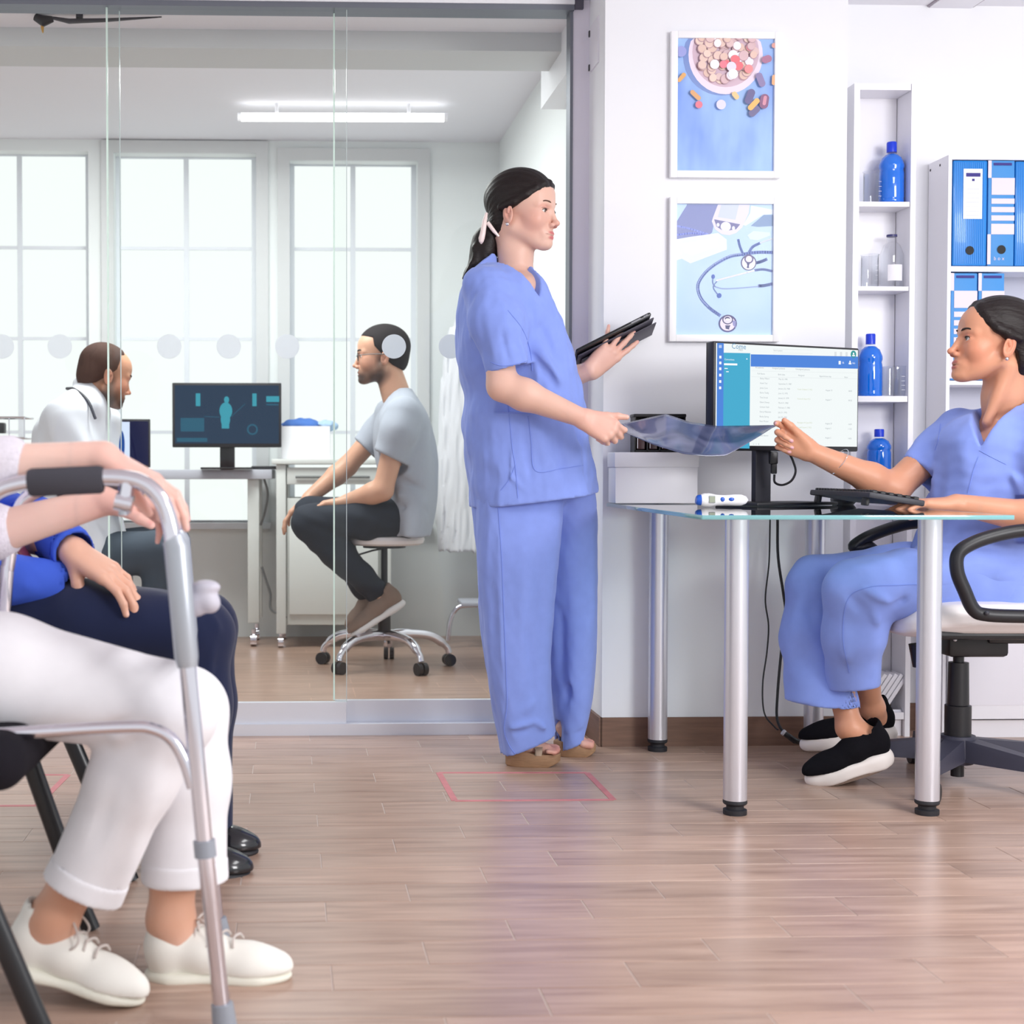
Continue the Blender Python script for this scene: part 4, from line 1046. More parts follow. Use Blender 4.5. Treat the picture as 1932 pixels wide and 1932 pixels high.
# ================================================================== IMPLICIT-SURFACE MODELLER FOR PEOPLE AND CLOTH
V = lambda *a: np.array(a, dtype=np.float64)
def A3(p): return np.array([p[0], p[1], p[2]], dtype=np.float64)
def catmull(y, x, xs):
    x = np.asarray(x, float); y = np.asarray(y, float)
    m = np.gradient(y, x)
    i = np.clip(np.searchsorted(x, xs) - 1, 0, len(x) - 2)
    h = x[i + 1] - x[i]; t = np.clip((xs - x[i]) / h, 0, 1)
    return (2 * t**3 - 3 * t**2 + 1) * y[i] + (t**3 - 2 * t**2 + t) * h * m[i] + (-2 * t**3 + 3 * t**2) * y[i + 1] + (t**3 - t**2) * h * m[i + 1]
class Sdf:
    def __init__(self): self.ops = []; self.M = np.eye(3); self.T = np.zeros(3); self.s = 1.0
    def frame(self, M=None, T=None, s=1.0):
        self.M = np.eye(3) if M is None else np.asarray(M, float); self.T = np.zeros(3) if T is None else A3(T); self.s = s; return self
    def w(self, p): return self.M @ (A3(p) * self.s) + self.T
    def _add(self, fn, lo, hi, k, mode): self.ops.append((fn, np.asarray(lo, float), np.asarray(hi, float), k, mode)); return self
    def rc(self, a, b, ra, rb, k=0.01, mode='u'):
        a, b = self.w(a), self.w(b); ra *= self.s; rb *= self.s
        ab = b - a; L2 = max(ab @ ab, 1e-12)
        def fn(x, y, z):
            px, py, pz = x - a[0], y - a[1], z - a[2]
            t = np.clip((px * ab[0] + py * ab[1] + pz * ab[2]) / L2, 0, 1)
            return np.sqrt((px - t * ab[0])**2 + (py - t * ab[1])**2 + (pz - t * ab[2])**2) - (ra + (rb - ra) * t)
        r = max(ra, rb)
        return self._add(fn, np.minimum(a, b) - r, np.maximum(a, b) + r, k, mode)
    def chain(self, pts, rs, k=0.01, mode='u'):
        for i in range(len(pts) - 1): self.rc(pts[i], pts[i + 1], rs[i], rs[i + 1], k, mode)
        return self
    def el(self, c, r, k=0.01, mode='u', rot=None):
        c = self.w(c); r = A3(r) * self.s; Q = self.M if rot is None else self.M @ np.asarray(rot, float)
        def fn(x, y, z):
            px, py, pz = x - c[0], y - c[1], z - c[2]
            q0 = (px * Q[0, 0] + py * Q[1, 0] + pz * Q[2, 0]) / r[0]; q1 = (px * Q[0, 1] + py * Q[1, 1] + pz * Q[2, 1]) / r[1]; q2 = (px * Q[0, 2] + py * Q[1, 2] + pz * Q[2, 2]) / r[2]
            k0 = np.sqrt(q0 * q0 + q1 * q1 + q2 * q2); k1 = np.sqrt((q0 / r[0])**2 + (q1 / r[1])**2 + (q2 / r[2])**2) + 1e-9
            return k0 * (k0 - 1.0) / k1
        e = np.sqrt(((Q * r)**2).sum(1))
        return self._add(fn, c - e, c + e, k, mode)
    def box(self, c, half, rnd_, k=0.01, mode='u', rot=None):
        c = self.w(c); hf = A3(half) * self.s - rnd_; Q = self.M if rot is None else self.M @ np.asarray(rot, float)
        def fn(x, y, z):
            px, py, pz = x - c[0], y - c[1], z - c[2]
            q = [np.abs(px * Q[0, i] + py * Q[1, i] + pz * Q[2, i]) - hf[i] for i in range(3)]
            return np.sqrt(sum(np.maximum(v, 0)**2 for v in q)) + np.minimum(np.maximum(q[0], np.maximum(q[1], q[2])), 0) - rnd_
        e = np.abs(Q) @ (hf + rnd_)
        return self._add(fn, c - e, c + e, k, mode)
    def vloft(self, zs, cx, cy, rx, ry, n=2.3, k=0.02, mode='u', ends=0.004):
        """stack of super-ellipses along the world z axis"""
        o = np.argsort(zs); zs, cx, cy, rx, ry = [np.asarray(v, float)[o] for v in (zs, cx, cy, rx, ry)]
        def fn(x, y, z):
            z1 = z[:1, :1, :] if z.ndim == 3 else z
            zc = np.clip(z1, zs[0], zs[-1]); f = lambda v: catmull(v, zs, zc.ravel()).reshape(zc.shape)
            ax = f(cx); ay = f(cy); bx_ = f(rx); by_ = f(ry)
            q = ((np.abs(x - ax) / bx_)**n + (np.abs(y - ay) / by_)**n)**(1.0 / n)
            d = (q - 1.0) * np.minimum(bx_, by_)
            return np.maximum(d, np.maximum(zs[0] - z, z - zs[-1]))
        lo = V((cx - rx).min(), (cy - ry).min(), zs[0]); hi = V((cx + rx).max(), (cy + ry).max(), zs[-1])
        return self._add(fn, lo, hi, k, mode)
    def plane(self, p, n, lo, hi, k=0.004):
        """keep only the side opposite to n, inside the given box"""
        p = self.w(p); n = self.M @ A3(n); n = n / np.linalg.norm(n)
        return self._add(lambda x, y, z: -((x - p[0]) * n[0] + (y - p[1]) * n[1] + (z - p[2]) * n[2]), lo, hi, k, 's')
    def fold(self, a, b, wdt, amp):
        a, b = self.w(a), self.w(b); ab = b - a; L2 = max(ab @ ab, 1e-12); R_ = wdt * 2.6
        def fn(x, y, z):
            px, py, pz = x - a[0], y - a[1], z - a[2]
            t = np.clip((px * ab[0] + py * ab[1] + pz * ab[2]) / L2, 0, 1)
            d2 = (px - t * ab[0])**2 + (py - t * ab[1])**2 + (pz - t * ab[2])**2
            return amp * np.exp(-d2 / (wdt * wdt)) * (0.25 + 0.75 * np.sin(np.pi * t))
        return self._add(fn, np.minimum(a, b) - R_, np.maximum(a, b) + R_, 0, 'd')
    def waves(self, lo, hi, amp, lam, seed, n=5, aniso=(1, 1, 1)):
        g = random.Random(seed); W = []
        for _ in range(n):
            v = V(g.gauss(0, 1) * aniso[0], g.gauss(0, 1) * aniso[1], g.gauss(0, 1) * aniso[2]); v /= np.linalg.norm(v)
            W.append((v * 2 * np.pi / (lam * g.uniform(0.6, 1.7)), g.uniform(0, 6.28)))
        def fn(x, y, z):
            s = 0
            for i, (v, ph) in enumerate(W):
                s = s + np.sin(v[0] * x + v[1] * y + v[2] * z + ph + 0.9 * np.sin(W[i - 1][0][0] * x * 0.6 + W[i - 1][0][1] * y * 0.6 + W[i - 1][0][2] * z * 0.6))
            return amp * s / n**0.5
        return self._add(fn, lo, hi, 0, 'd')
    def wedge(self, B, c, up, alpha, nc, lo, hi, k=0.003):
        """cut a V-shaped neck opening: bottom point B, facing direction c, half angle alpha, in front of the point nc"""
        B = A3(B); c = A3(c) / np.linalg.norm(c); t = np.cross(up, c); t = t / np.linalg.norm(t); up = np.cross(c, t); ca, sa = math.cos(alpha), math.sin(alpha); nc = A3(nc)
        def fn(x, y, z):
            h = (x - B[0]) * up[0] + (y - B[1]) * up[1] + (z - B[2]) * up[2]; l = np.abs((x - B[0]) * t[0] + (y - B[1]) * t[1] + (z - B[2]) * t[2])
            f = (x - nc[0]) * c[0] + (y - nc[1]) * c[1] + (z - nc[2]) * c[2]
            return np.maximum(l * ca - h * sa, -f)
        return self._add(fn, lo, hi, k, 's')
    def func(self, fn, lo, hi, k=0, mode='d'): return self._add(fn, lo, hi, k, mode)
    def bounds(self):
        lo = np.min([o[1] for o in self.ops if o[4] == 'u'], 0); hi = np.max([o[2] for o in self.ops if o[4] == 'u'], 0)
        return lo, hi
    def mesh(self, h, lo=None, hi=None, skip=(), smooth=0):
        l0, h0 = self.bounds()
        lo = l0 - 3 * h if lo is None else np.maximum(A3(lo), l0 - 3 * h); hi = h0 + 3 * h if hi is None else np.minimum(A3(hi), h0 + 3 * h)
        n = np.maximum(np.ceil((hi - lo) / h).astype(int) + 1, 3)
        ax = [(lo[i] + h * np.arange(n[i])).astype(np.float32) for i in range(3)]
        D = np.full(tuple(n), 0.25, np.float32)
        for fn, a, b, k, mode in self.ops:
            m = k + 3 * h if mode != 'd' else 0
            i0 = np.clip(np.floor((a - m - lo) / h).astype(int), 0, n); i1 = np.clip(np.ceil((b + m - lo) / h).astype(int) + 1, 0, n)
            if (i1 <= i0).any(): continue
            sl = tuple(slice(i0[i], i1[i]) for i in range(3))
            x = ax[0][sl[0]][:, None, None]; y = ax[1][sl[1]][None, :, None]; z = ax[2][sl[2]][None, None, :]
            d = fn(x, y, z).astype(np.float32) if mode != 'keep' else None
            cur = D[sl]
            if mode == 'd': D[sl] = cur - d
            elif mode == 'u':
                if k > 0:
                    t = np.clip(0.5 + 0.5 * (cur - d) / k, 0, 1); D[sl] = cur * (1 - t) + d * t - k * t * (1 - t)
                else: D[sl] = np.minimum(cur, d)
            else:   # subtract
                d = -d
                if k > 0:
                    t = np.clip(0.5 - 0.5 * (cur - d) / k, 0, 1); D[sl] = cur * (1 - t) + d * t + k * t * (1 - t)
                else: D[sl] = np.maximum(cur, d)
        return nets(D, lo, h, skip, smooth)
def nets(D, lo, h, skip=(), smooth=0):
    ins = D < 0
    c = np.zeros(tuple(s - 1 for s in D.shape), np.uint8)
    for i in (0, 1):
        for j in (0, 1):
            for k in (0, 1): c += ins[i:i + c.shape[0], j:j + c.shape[1], k:k + c.shape[2]]
    act = (c > 0) & (c < 8)
    I = np.argwhere(act)
    if len(I) == 0: return np.zeros((0, 3)), np.zeros((0, 4), int)
    vid = np.full(act.shape, -1, np.int64); vid[act] = np.arange(len(I))
    cv = np.zeros((len(I), 8), np.float32)
    corners = [(i, j, k) for i in (0, 1) for j in (0, 1) for k in (0, 1)]
    for q, (i, j, k) in enumerate(corners): cv[:, q] = D[I[:, 0] + i, I[:, 1] + j, I[:, 2] + k]
    acc = np.zeros((len(I), 3)); cnt = np.zeros(len(I))
    for a in range(8):
        for ax_ in range(3):
            ca = list(corners[a])
            if ca[ax_] == 1: continue
            cb = ca.copy(); cb[ax_] = 1; b = corners.index(tuple(cb))
            da, db = cv[:, a], cv[:, b]; m = (da < 0) != (db < 0)
            t = np.zeros(len(I)); t[m] = da[m] / (da[m] - db[m])
            p = np.tile(np.array(ca, float), (len(I), 1)); p[:, ax_] += t
            acc[m] += p[m]; cnt[m] += 1
    vs = (I + acc / cnt[:, None]) * h + lo
    F_ = []
    for ax_ in range(3):
        s1 = [slice(None)] * 3; s2 = [slice(None)] * 3; s1[ax_] = slice(0, -1); s2[ax_] = slice(1, None)
        a, b = ins[tuple(s1)], ins[tuple(s2)]
        E = np.argwhere(a != b); fl = a[E[:, 0], E[:, 1], E[:, 2]]
        u, w = (ax_ + 1) % 3, (ax_ + 2) % 3
        ok = (E[:, u] > 0) & (E[:, w] > 0) & (E[:, u] < D.shape[u] - 1) & (E[:, w] < D.shape[w] - 1)
        E = E[ok]; fl = fl[ok]
        q = []
        for (du, dw) in ((1, 1), (0, 1), (0, 0), (1, 0)):
            C = E.copy(); C[:, u] -= du; C[:, w] -= dw; q.append(vid[C[:, 0], C[:, 1], C[:, 2]])
        q = np.stack(q, 1); q[~fl] = q[~fl][:, ::-1]
        F_.append(q)
    F_ = np.concatenate(F_); F_ = F_[(F_ >= 0).all(1)]
    if smooth:
        e = np.concatenate([F_[:, [0, 1]], F_[:, [1, 2]], F_[:, [2, 3]], F_[:, [3, 0]]])
        for it in range(smooth):
            for lam in (0.5, -0.48):
                s = np.zeros_like(vs); n_ = np.zeros(len(vs))
                for i in range(3): s[:, i] = np.bincount(e[:, 0], vs[e[:, 1], i], len(vs)) + np.bincount(e[:, 1], vs[e[:, 0], i], len(vs))
                n_ = np.bincount(e[:, 0], minlength=len(vs)) + np.bincount(e[:, 1], minlength=len(vs))
                vs = vs + lam * (s / np.maximum(n_, 1)[:, None] - vs)
    if len(skip):
        cen = vs[F_].mean(1); drop = np.zeros(len(F_), bool)
        for (a, b) in skip: drop |= ((cen > a + 1.2 * h) & (cen < b - 1.2 * h)).all(1)
        F_ = F_[~drop]
    used = np.unique(F_); mp = np.full(len(vs), -1); mp[used] = np.arange(len(used))
    return vs[used], mp[F_]
def join(parts):
    vs, fs, n = [], [], 0
    for v, f in parts:
        vs.append(v); fs.append(f + n); n += len(v)
    return np.concatenate(vs), np.concatenate(fs)
def np_obj(name, vs, fs, m, parent, cols=None):
    o0 = origin(parent) if parent is not None else Vector((0, 0, 0))
    me = bpy.data.meshes.new(name)
    me.vertices.add(len(vs)); me.vertices.foreach_set('co', (vs - A3(o0)).astype(np.float32).ravel())
    me.loops.add(len(fs) * 4); me.loops.foreach_set('vertex_index', fs.astype(np.int32).ravel())
    me.polygons.add(len(fs)); me.polygons.foreach_set('loop_start', np.arange(0, len(fs) * 4, 4, dtype=np.int32)); me.polygons.foreach_set('loop_total', np.full(len(fs), 4, np.int32))
    me.polygons.foreach_set('use_smooth', np.ones(len(fs), bool))
    me.update(calc_edges=True)
    if cols is not None:
        at = me.color_attributes.new('col', 'FLOAT_COLOR', 'POINT'); at.data.foreach_set('color', np.concatenate([cols, np.ones((len(cols), 1))], 1).astype(np.float32).ravel())
    return link_mesh(name, me, m, parent)
def rotz(a): c, s = math.cos(a), math.sin(a); return np.array([[c, -s, 0], [s, c, 0], [0, 0, 1.0]])
def roty(a): c, s = math.cos(a), math.sin(a); return np.array([[c, 0, s], [0, 1, 0], [-s, 0, c]])
def rotx(a): c, s = math.cos(a), math.sin(a); return np.array([[1, 0, 0], [0, c, -s], [0, s, c]])
def unit(v): v = A3(v); return v / np.linalg.norm(v)

class Skin:
    """collects colour blobs for the skin"""
    def __init__(self, base): self.base = np.array(rgb(*base)[:3]); self.b = []
    def blob(self, c, r, col, soft=0.35, Q=None, amt=1.0): self.b.append((A3(c), A3(r), np.array(rgb(*col)[:3]), soft, np.eye(3) if Q is None else Q, amt))
    def __call__(self, vs):
        out = np.tile(self.base, (len(vs), 1))
        for c, r, col, soft, Q, amt in self.b:
            q = ((vs - c) @ Q) / r; d = np.sqrt((q * q).sum(1)); t = np.clip((1 + soft - d) / (2 * soft), 0, 1)[:, None] * amt
            out = out * (1 - t) + col * t
        return out
skin_mat = mat('skin', None, 0.42, attr='col', sss=0.12, spec=0.4, bump=(260, 0.08))

def head_sdf(S, M, T, s=1.0, male=False, open_mouth=0.0, lid=0.0):
    S.frame(M, T, s)
    S.el((-0.006, 0, 0.038), (0.094, 0.073, 0.079), 0)
    S.el((0.042, 0, 0.038), (0.053, 0.058, 0.052), 0.03)
    S.el((0.044, 0, -0.03), (0.050, 0.055 if not male else 0.059, 0.07), 0.03)
    for sg in (-1, 1):
        jr = 0.018 if not male else 0.021
        S.rc((0.004, sg * 0.048, -0.048), (0.07, sg * 0.014, -0.090), jr, 0.016, 0.022)
        S.el((0.060, sg * 0.038, -0.026), (0.025, 0.021, 0.024), 0.02)
        S.rc((0.088, sg * 0.011, 0.018), (0.071, sg * 0.045, 0.016), 0.0085 if not male else 0.0105, 0.009, 0.012)
    S.el((0.084, 0, -0.092), (0.0165, 0.018 if not male else 0.023, 0.015), 0.014)
    S.el((0.081, 0, -0.064), (0.018, 0.029, 0.024), 0.014)
    for sg in (-1, 1): S.el((0.099, sg * 0.032, 0.0), (0.014, 0.017, 0.011), 0.010, 's')
    S.rc((0.0895, 0, 0.008), (0.1085, 0, -0.0325), 0.0072, 0.0078, 0.010)
    S.el((0.1125, 0, -0.0345), (0.0088, 0.0082, 0.0078), 0.006)
    for sg in (-1, 1):
        S.el((0.1015, sg * 0.0112, -0.0405), (0.0085, 0.0062, 0.0068), 0.006)
        S.el((0.1045, sg * 0.0065, -0.0470), (0.005, 0.0032, 0.0035), 0.002, 's')
        S.el((0.0765, sg * 0.031, 0.0), (0.0150, 0.0168, 0.0142), 0.004)
        S.el((0.091, sg * 0.032, -0.0006 - lid), (0.011, 0.0135, 0.0055 - lid * 0.6), 0.0015, 's')
    S.el((0.0938, 0, -0.0622), (0.0080, 0.020, 0.0046), 0.006)
    S.el((0.0930, 0, -0.0730 - open_mouth), (0.0080, 0.0170, 0.0052), 0.006)
    S.el((0.1035, 0, -0.0678 - open_mouth * 0.5), (0.0085, 0.0195, 0.0011 + open_mouth * 0.55), 0.0015, 's')
    for sg in (-1, 1):
        Re = rotz(sg * 0.35) @ roty(-0.22)
        S.el((-0.006, sg * 0.0755, -0.012), (0.0175, 0.0075, 0.031), 0.004, 'u', Re)
        S.el((-0.002, sg * 0.0835, -0.010), (0.0105, 0.0065, 0.020), 0.003, 's', Re)
        S.el((0.004, sg * 0.077, -0.018), (0.005, 0.005, 0.007), 0.003, 'u', Re)
        S.el((-0.003, sg * 0.0795, -0.004), (0.004, 0.004, 0.010), 0.003, 'u', Re @ roty(0.4))
    S.frame()
def head_colours(K, M, T, s, lip, cheek, beard=None, male=False):
    w = lambda p: M @ (A3(p) * s) + A3(T)
    K.blob(w((0.098, 0, -0.0610)), V(0.014, 0.0185, 0.0046) * s, lip, 0.25, M)
    K.blob(w((0.096, 0, -0.0745)), V(0.014, 0.0160, 0.0058) * s, lip, 0.25, M)
    K.blob(w((0.104, 0, -0.0678)), V(0.012, 0.020, 0.0010) * s, (140, 76, 74), 0.5, M, 0.7)
    for sg in (-1, 1):
        K.blob(w((0.062, sg * 0.045, -0.03)), V(0.03, 0.03, 0.03) * s, cheek, 0.9, M, 0.5)
        K.blob(w((0.086, sg * 0.032, 0.009)), V(0.012, 0.018, 0.006) * s, cheek, 0.8, M, 0.55)
        K.blob(w((-0.006, sg * 0.078, -0.012)), V(0.02, 0.012, 0.034) * s, cheek, 0.5, M, 0.5)
        K.blob(w((0.1045, sg * 0.0065, -0.0465)), V(0.005, 0.0035, 0.003) * s, (110, 60, 50), 0.5, M, 0.8)
        K.blob(w((0.088, sg * 0.032, 0.0045)), V(0.008, 0.0145, 0.0016) * s, (66, 42, 40), 0.6, M, 0.9)
    K.blob(w((0.112, 0, -0.04)), V(0.015, 0.014, 0.012) * s, cheek, 0.8, M, 0.5)
def eyes(root, M, T, s, iris, look=(1, 0, 0)):
    w = lambda p: M @ (A3(p) * s) + A3(T)
    Lk = M @ unit(look)
    for sg in (-1, 1):
        c = Vector(w((0.0765, sg * 0.031, 0.0)))
        mb = MB(); mb.sphere(c, 0.0128 * s, 20)
        lk = Vector(Lk)
        mb.bm.faces.ensure_lookup_table()
        ball = mb.build('eyeball', mat('eye_white', rgb(232, 226, 224), 0.15), root)
        mb = MB(); u = lk.cross(Vector((0, 0, 1))).normalized(); v = u.cross(lk)
        def cap(r, off, name, m):
            mb = MB()
            pts = []
            def f(a, b):
                rr = r * b; h = math.sqrt(max((0.0128 * s)**2 - rr * rr, 0)) + off
                return c + lk * h + (u * math.cos(2 * math.pi * a) + v * math.sin(2 * math.pi * a)) * rr
            mb.grid(f, 16, 3); mb.build(name, m, ball)
        cap(0.0062 * s, 0.0003, 'iris', mat('iris_%d_%d_%d' % iris, rgb(*iris), 0.1))
        cap(0.0029 * s, 0.0005, 'pupil', mat('pupil_black', rgb(10, 8, 8), 0.05))
def brows(root, M, T, s, col, r=0.0024, lash=True, lid=0.0):
    w = lambda p: Vector(M @ (A3(p) * s) + A3(T))
    m = mat('brow_%d_%d_%d' % col, rgb(*col), 0.7)
    for sg in (-1, 1):
        mb = MB(); mb.tube(spline([w((0.0968, sg * 0.013, 0.0200)), w((0.0955, sg * 0.024, 0.0240)), w((0.0890, sg * 0.037, 0.0250)), w((0.0770, sg * 0.0490, 0.0190))], 6), [r * s * (0.8 + 0.5 * math.sin(min(1, i / 9) * 2.6)) * (1 if i < 15 else 0.55) for i in range(19)], 8, sq=(1, 0.8)); mb.build('eyebrow', m, root)
        if lash:
            mb = MB(); pts = []
            for i in range(11):
                a = math.pi * (0.02 + 0.96 * i / 10); yy = sg * 0.031 - sg * math.cos(a) * 0.0125 + sg * 0.0008; zz = 0.0002 - lid + math.sin(a) * (0.0048 - lid * 0.6)
                xx = 0.0765 + math.sqrt(max(0.0148**2 - (yy - sg * 0.031)**2 * 0.85 - zz * zz, 1e-6))
                pts.append(w((xx + 0.0004, yy, zz)))
            mb.tube(pts, 0.0010 * s, 6); mb.build('eyelash', mat('lash_dark', rgb(26, 18, 18), 0.6), root)

FING = ((0.028, 0.088, (0.041, 0.026, 0.020), 1.0), (0.0095, 0.091, (0.045, 0.029, 0.021), 1.03), (-0.009, 0.087, (0.041, 0.027, 0.021), 0.98), (-0.0265, 0.079, (0.032, 0.020, 0.018), 0.86))
def hand_sdf(S, wrist, d, n, sgn, s=1.0, curls=((20, 25, 15),) * 4, spread=(8, 2, -4, -11), thumb=((0.55, 0.75, 0.25), (10, 10)), K=None, nail=None, wr=0.026, kb=0.0035, rscale=1.0):
    """wrist: point; d: towards the fingers; n: out of the palm; sgn: +1 when the thumb side is d x n"""
    d = unit(d); n = A3(n); n = unit(n - d * (n @ d)); l = np.cross(d, n) * sgn; wrist = A3(wrist)
    Kp = []; tips = []
    lo = wrist - 0.03; hi = wrist + 0.03
    for i, (off, ln, seg, rs) in enumerate(FING):
        kn = wrist + (d * ln + l * off - n * 0.003) * s
        S.rc(wrist + (l * off * 0.55 + d * 0.004) * s, kn, 0.0165 * s, 0.0118 * s * rs, 0.012)
        Kp.append(kn)
    S.el(wrist + (d * 0.05 + n * 0.004) * s, (0.045 * s, 0.034 * s, 0.015 * s), 0.012, 'u', np.stack([d, l, n], 1))
    for i, (off, ln, seg, rs) in enumerate(FING):
        sp_ = math.radians(spread[i]); p = Kp[i]; ang = 0.0; q0 = d * math.cos(sp_) + l * math.sin(sp_)
        r = [0.0090, 0.0084, 0.0074, 0.0062]
        for j in range(3):
            ang += math.radians(curls[i][j]); dv = q0 * math.cos(ang) + n * math.sin(ang)
            q = p + dv * seg[j] * s
            S.rc(p, q, r[j] * s * rs * rscale, r[j + 1] * s * rs * rscale, kb if j else 0.008)
            p0 = p; p = q
        up = -q0 * math.sin(ang) * -1.0 * 0 + (q0 * math.sin(ang) - n * math.cos(ang))
        tips.append((p, dv, up))
        lo = np.minimum(lo, np.minimum(p, Kp[i])); hi = np.maximum(hi, np.maximum(p, Kp[i]))
        if K is not None and nail is not None: K.blob(p + up * 0.0045 * s + dv * 0.001, V(0.0085, 0.0048, 0.0035) * s, nail, 0.2, np.stack([dv, np.cross(dv, up), up], 1))
    (tf, tl, tn), tc = thumb
    b0 = wrist + (d * 0.018 + l * 0.017 + n * 0.006) * s
    dv = unit(d * tf + l * tl + n * tn); p = b0; seg = (0.044, 0.032, 0.026); r = [0.0165, 0.0118, 0.0105, 0.0078]
    bend = unit(d * 0.8 - l * 0.5 + n * 0.1)
    for j in range(3):
        if j: dv = unit(dv * math.cos(math.radians(tc[j - 1])) + unit(bend - dv * (bend @ dv)) * math.sin(math.radians(tc[j - 1])))
        q = p + dv * seg[j] * s; S.rc(p, q, r[j] * s * rscale, r[j + 1] * s * rscale, 0.012 if j == 0 else 0.004); p = q
        lo = np.minimum(lo, p); hi = np.maximum(hi, p)
    if K is not None and nail is not None:
        up = unit(l - dv * (l @ dv) - n * 0.4); up = unit(up - dv * (up @ dv)); K.blob(p + up * 0.006 * s, V(0.009, 0.0055, 0.004) * s, nail, 0.2, np.stack([dv, np.cross(dv, up), up], 1))
    tips.append((p, dv, None))
    return (lo - 0.018, hi + 0.018), tips
def arm_sdf(S, sh, el_, wr, rs=(0.046, 0.037, 0.041, 0.025), k=0.02):
    sh, el_, wr = A3(sh), A3(el_), A3(wr)
    S.rc(sh, el_, rs[0], rs[1], k)
    mid = el_ + (wr - el_) * 0.27
    S.rc(el_, mid, rs[1], rs[2], k); S.rc(mid, wr, rs[2], rs[3], k)
def skin_mesh(S, K, root, fine=(), h=0.004, name='body'):
    """fine: list of (lo, hi, h) boxes modelled more finely; everything is one mesh"""
    parts = [S.mesh(h, skip=[(A3(a), A3(b)) for a, b, _ in fine], smooth=2)]
    for i, (a, b, hh) in enumerate(fine): parts.append(S.mesh(hh, a, b, skip=[(A3(c), A3(d)) for j, (c, d, _) in enumerate(fine) if j < i], smooth=1))
    vs, fs = join(parts)
    return np_obj(name, vs, fs, skin_mat, root, K(vs))
def cloth_mesh(S, name, m, root, h=0.005, smooth=2, **k):
    vs, fs = S.mesh(h, smooth=smooth, **k); return np_obj(name, vs, fs, m, root)
from mathutils.bvhtree import BVHTree
def seam(obj, paths, r, name, m, parent=None):
    """thin stitched ridges laid on the cloth's own surface"""
    me = obj.data; o0 = origin(obj)
    bv = BVHTree.FromPolygons([v.co + o0 for v in me.vertices], [tuple(p.vertices) for p in me.polygons])
    C0 = Vector((0, 0, HC)); n = 0
    for pts in paths:
        q = spline([Vector((x, y, 0)) for x, y in pts], 8); out = []
        for a in q:
            d = ray(a.x, a.y).normalized(); hit = bv.ray_cast(C0, d)
            if hit[0] is not None and (not out or abs(hit[0].y - out[-1].y) < 0.05): out.append(hit[0] - d * r * 0.2)
        if len(out) > 2:
            mb = MB(); mb.tube(out, r, 5); mb.build(name, m, parent or obj)
def pxloft(S, Y, rows, ry=None, n=2.3, k=0.02, mode='u', dY=None):
    """rows: (ypx, xleft, xright, half depth, [depth centre])"""
    zs, cx, cy, rx, rY = [], [], [], [], []
    for r in rows:
        Yc = r[4] if len(r) > 4 else Y
        a, b = P(r[1], r[0], Yc), P(r[2], r[0], Yc)
        zs.append(a.z); cx.append((a.x + b.x) / 2); rx.append((b.x - a.x) / 2); cy.append(Yc); rY.append(r[3])
    return S.vloft(zs, cx, cy, rx, rY, n, k, mode)
def hair_ridges(S, T, M, tie, lo, hi, amp=0.0007, nw=46, s=1.0):
    Tw = M @ (A3(tie) * s) + A3(T); ax = M @ V(1, 0, 0.25); ax /= np.linalg.norm(ax); uy = M @ V(0, 1, 0); uz = np.cross(ax, uy)
    def fn(x, y, z):
        px, py, pz = x - Tw[0], y - Tw[1], z - Tw[2]
        a = px * uy[0] + py * uy[1] + pz * uy[2]; b = px * uz[0] + py * uz[1] + pz * uz[2]
        ph = np.arctan2(a, b)
        return amp * (np.sin(nw * ph) + 0.6 * np.sin(nw * 0.43 * ph + 1.3))
    S.func(fn, lo, hi)
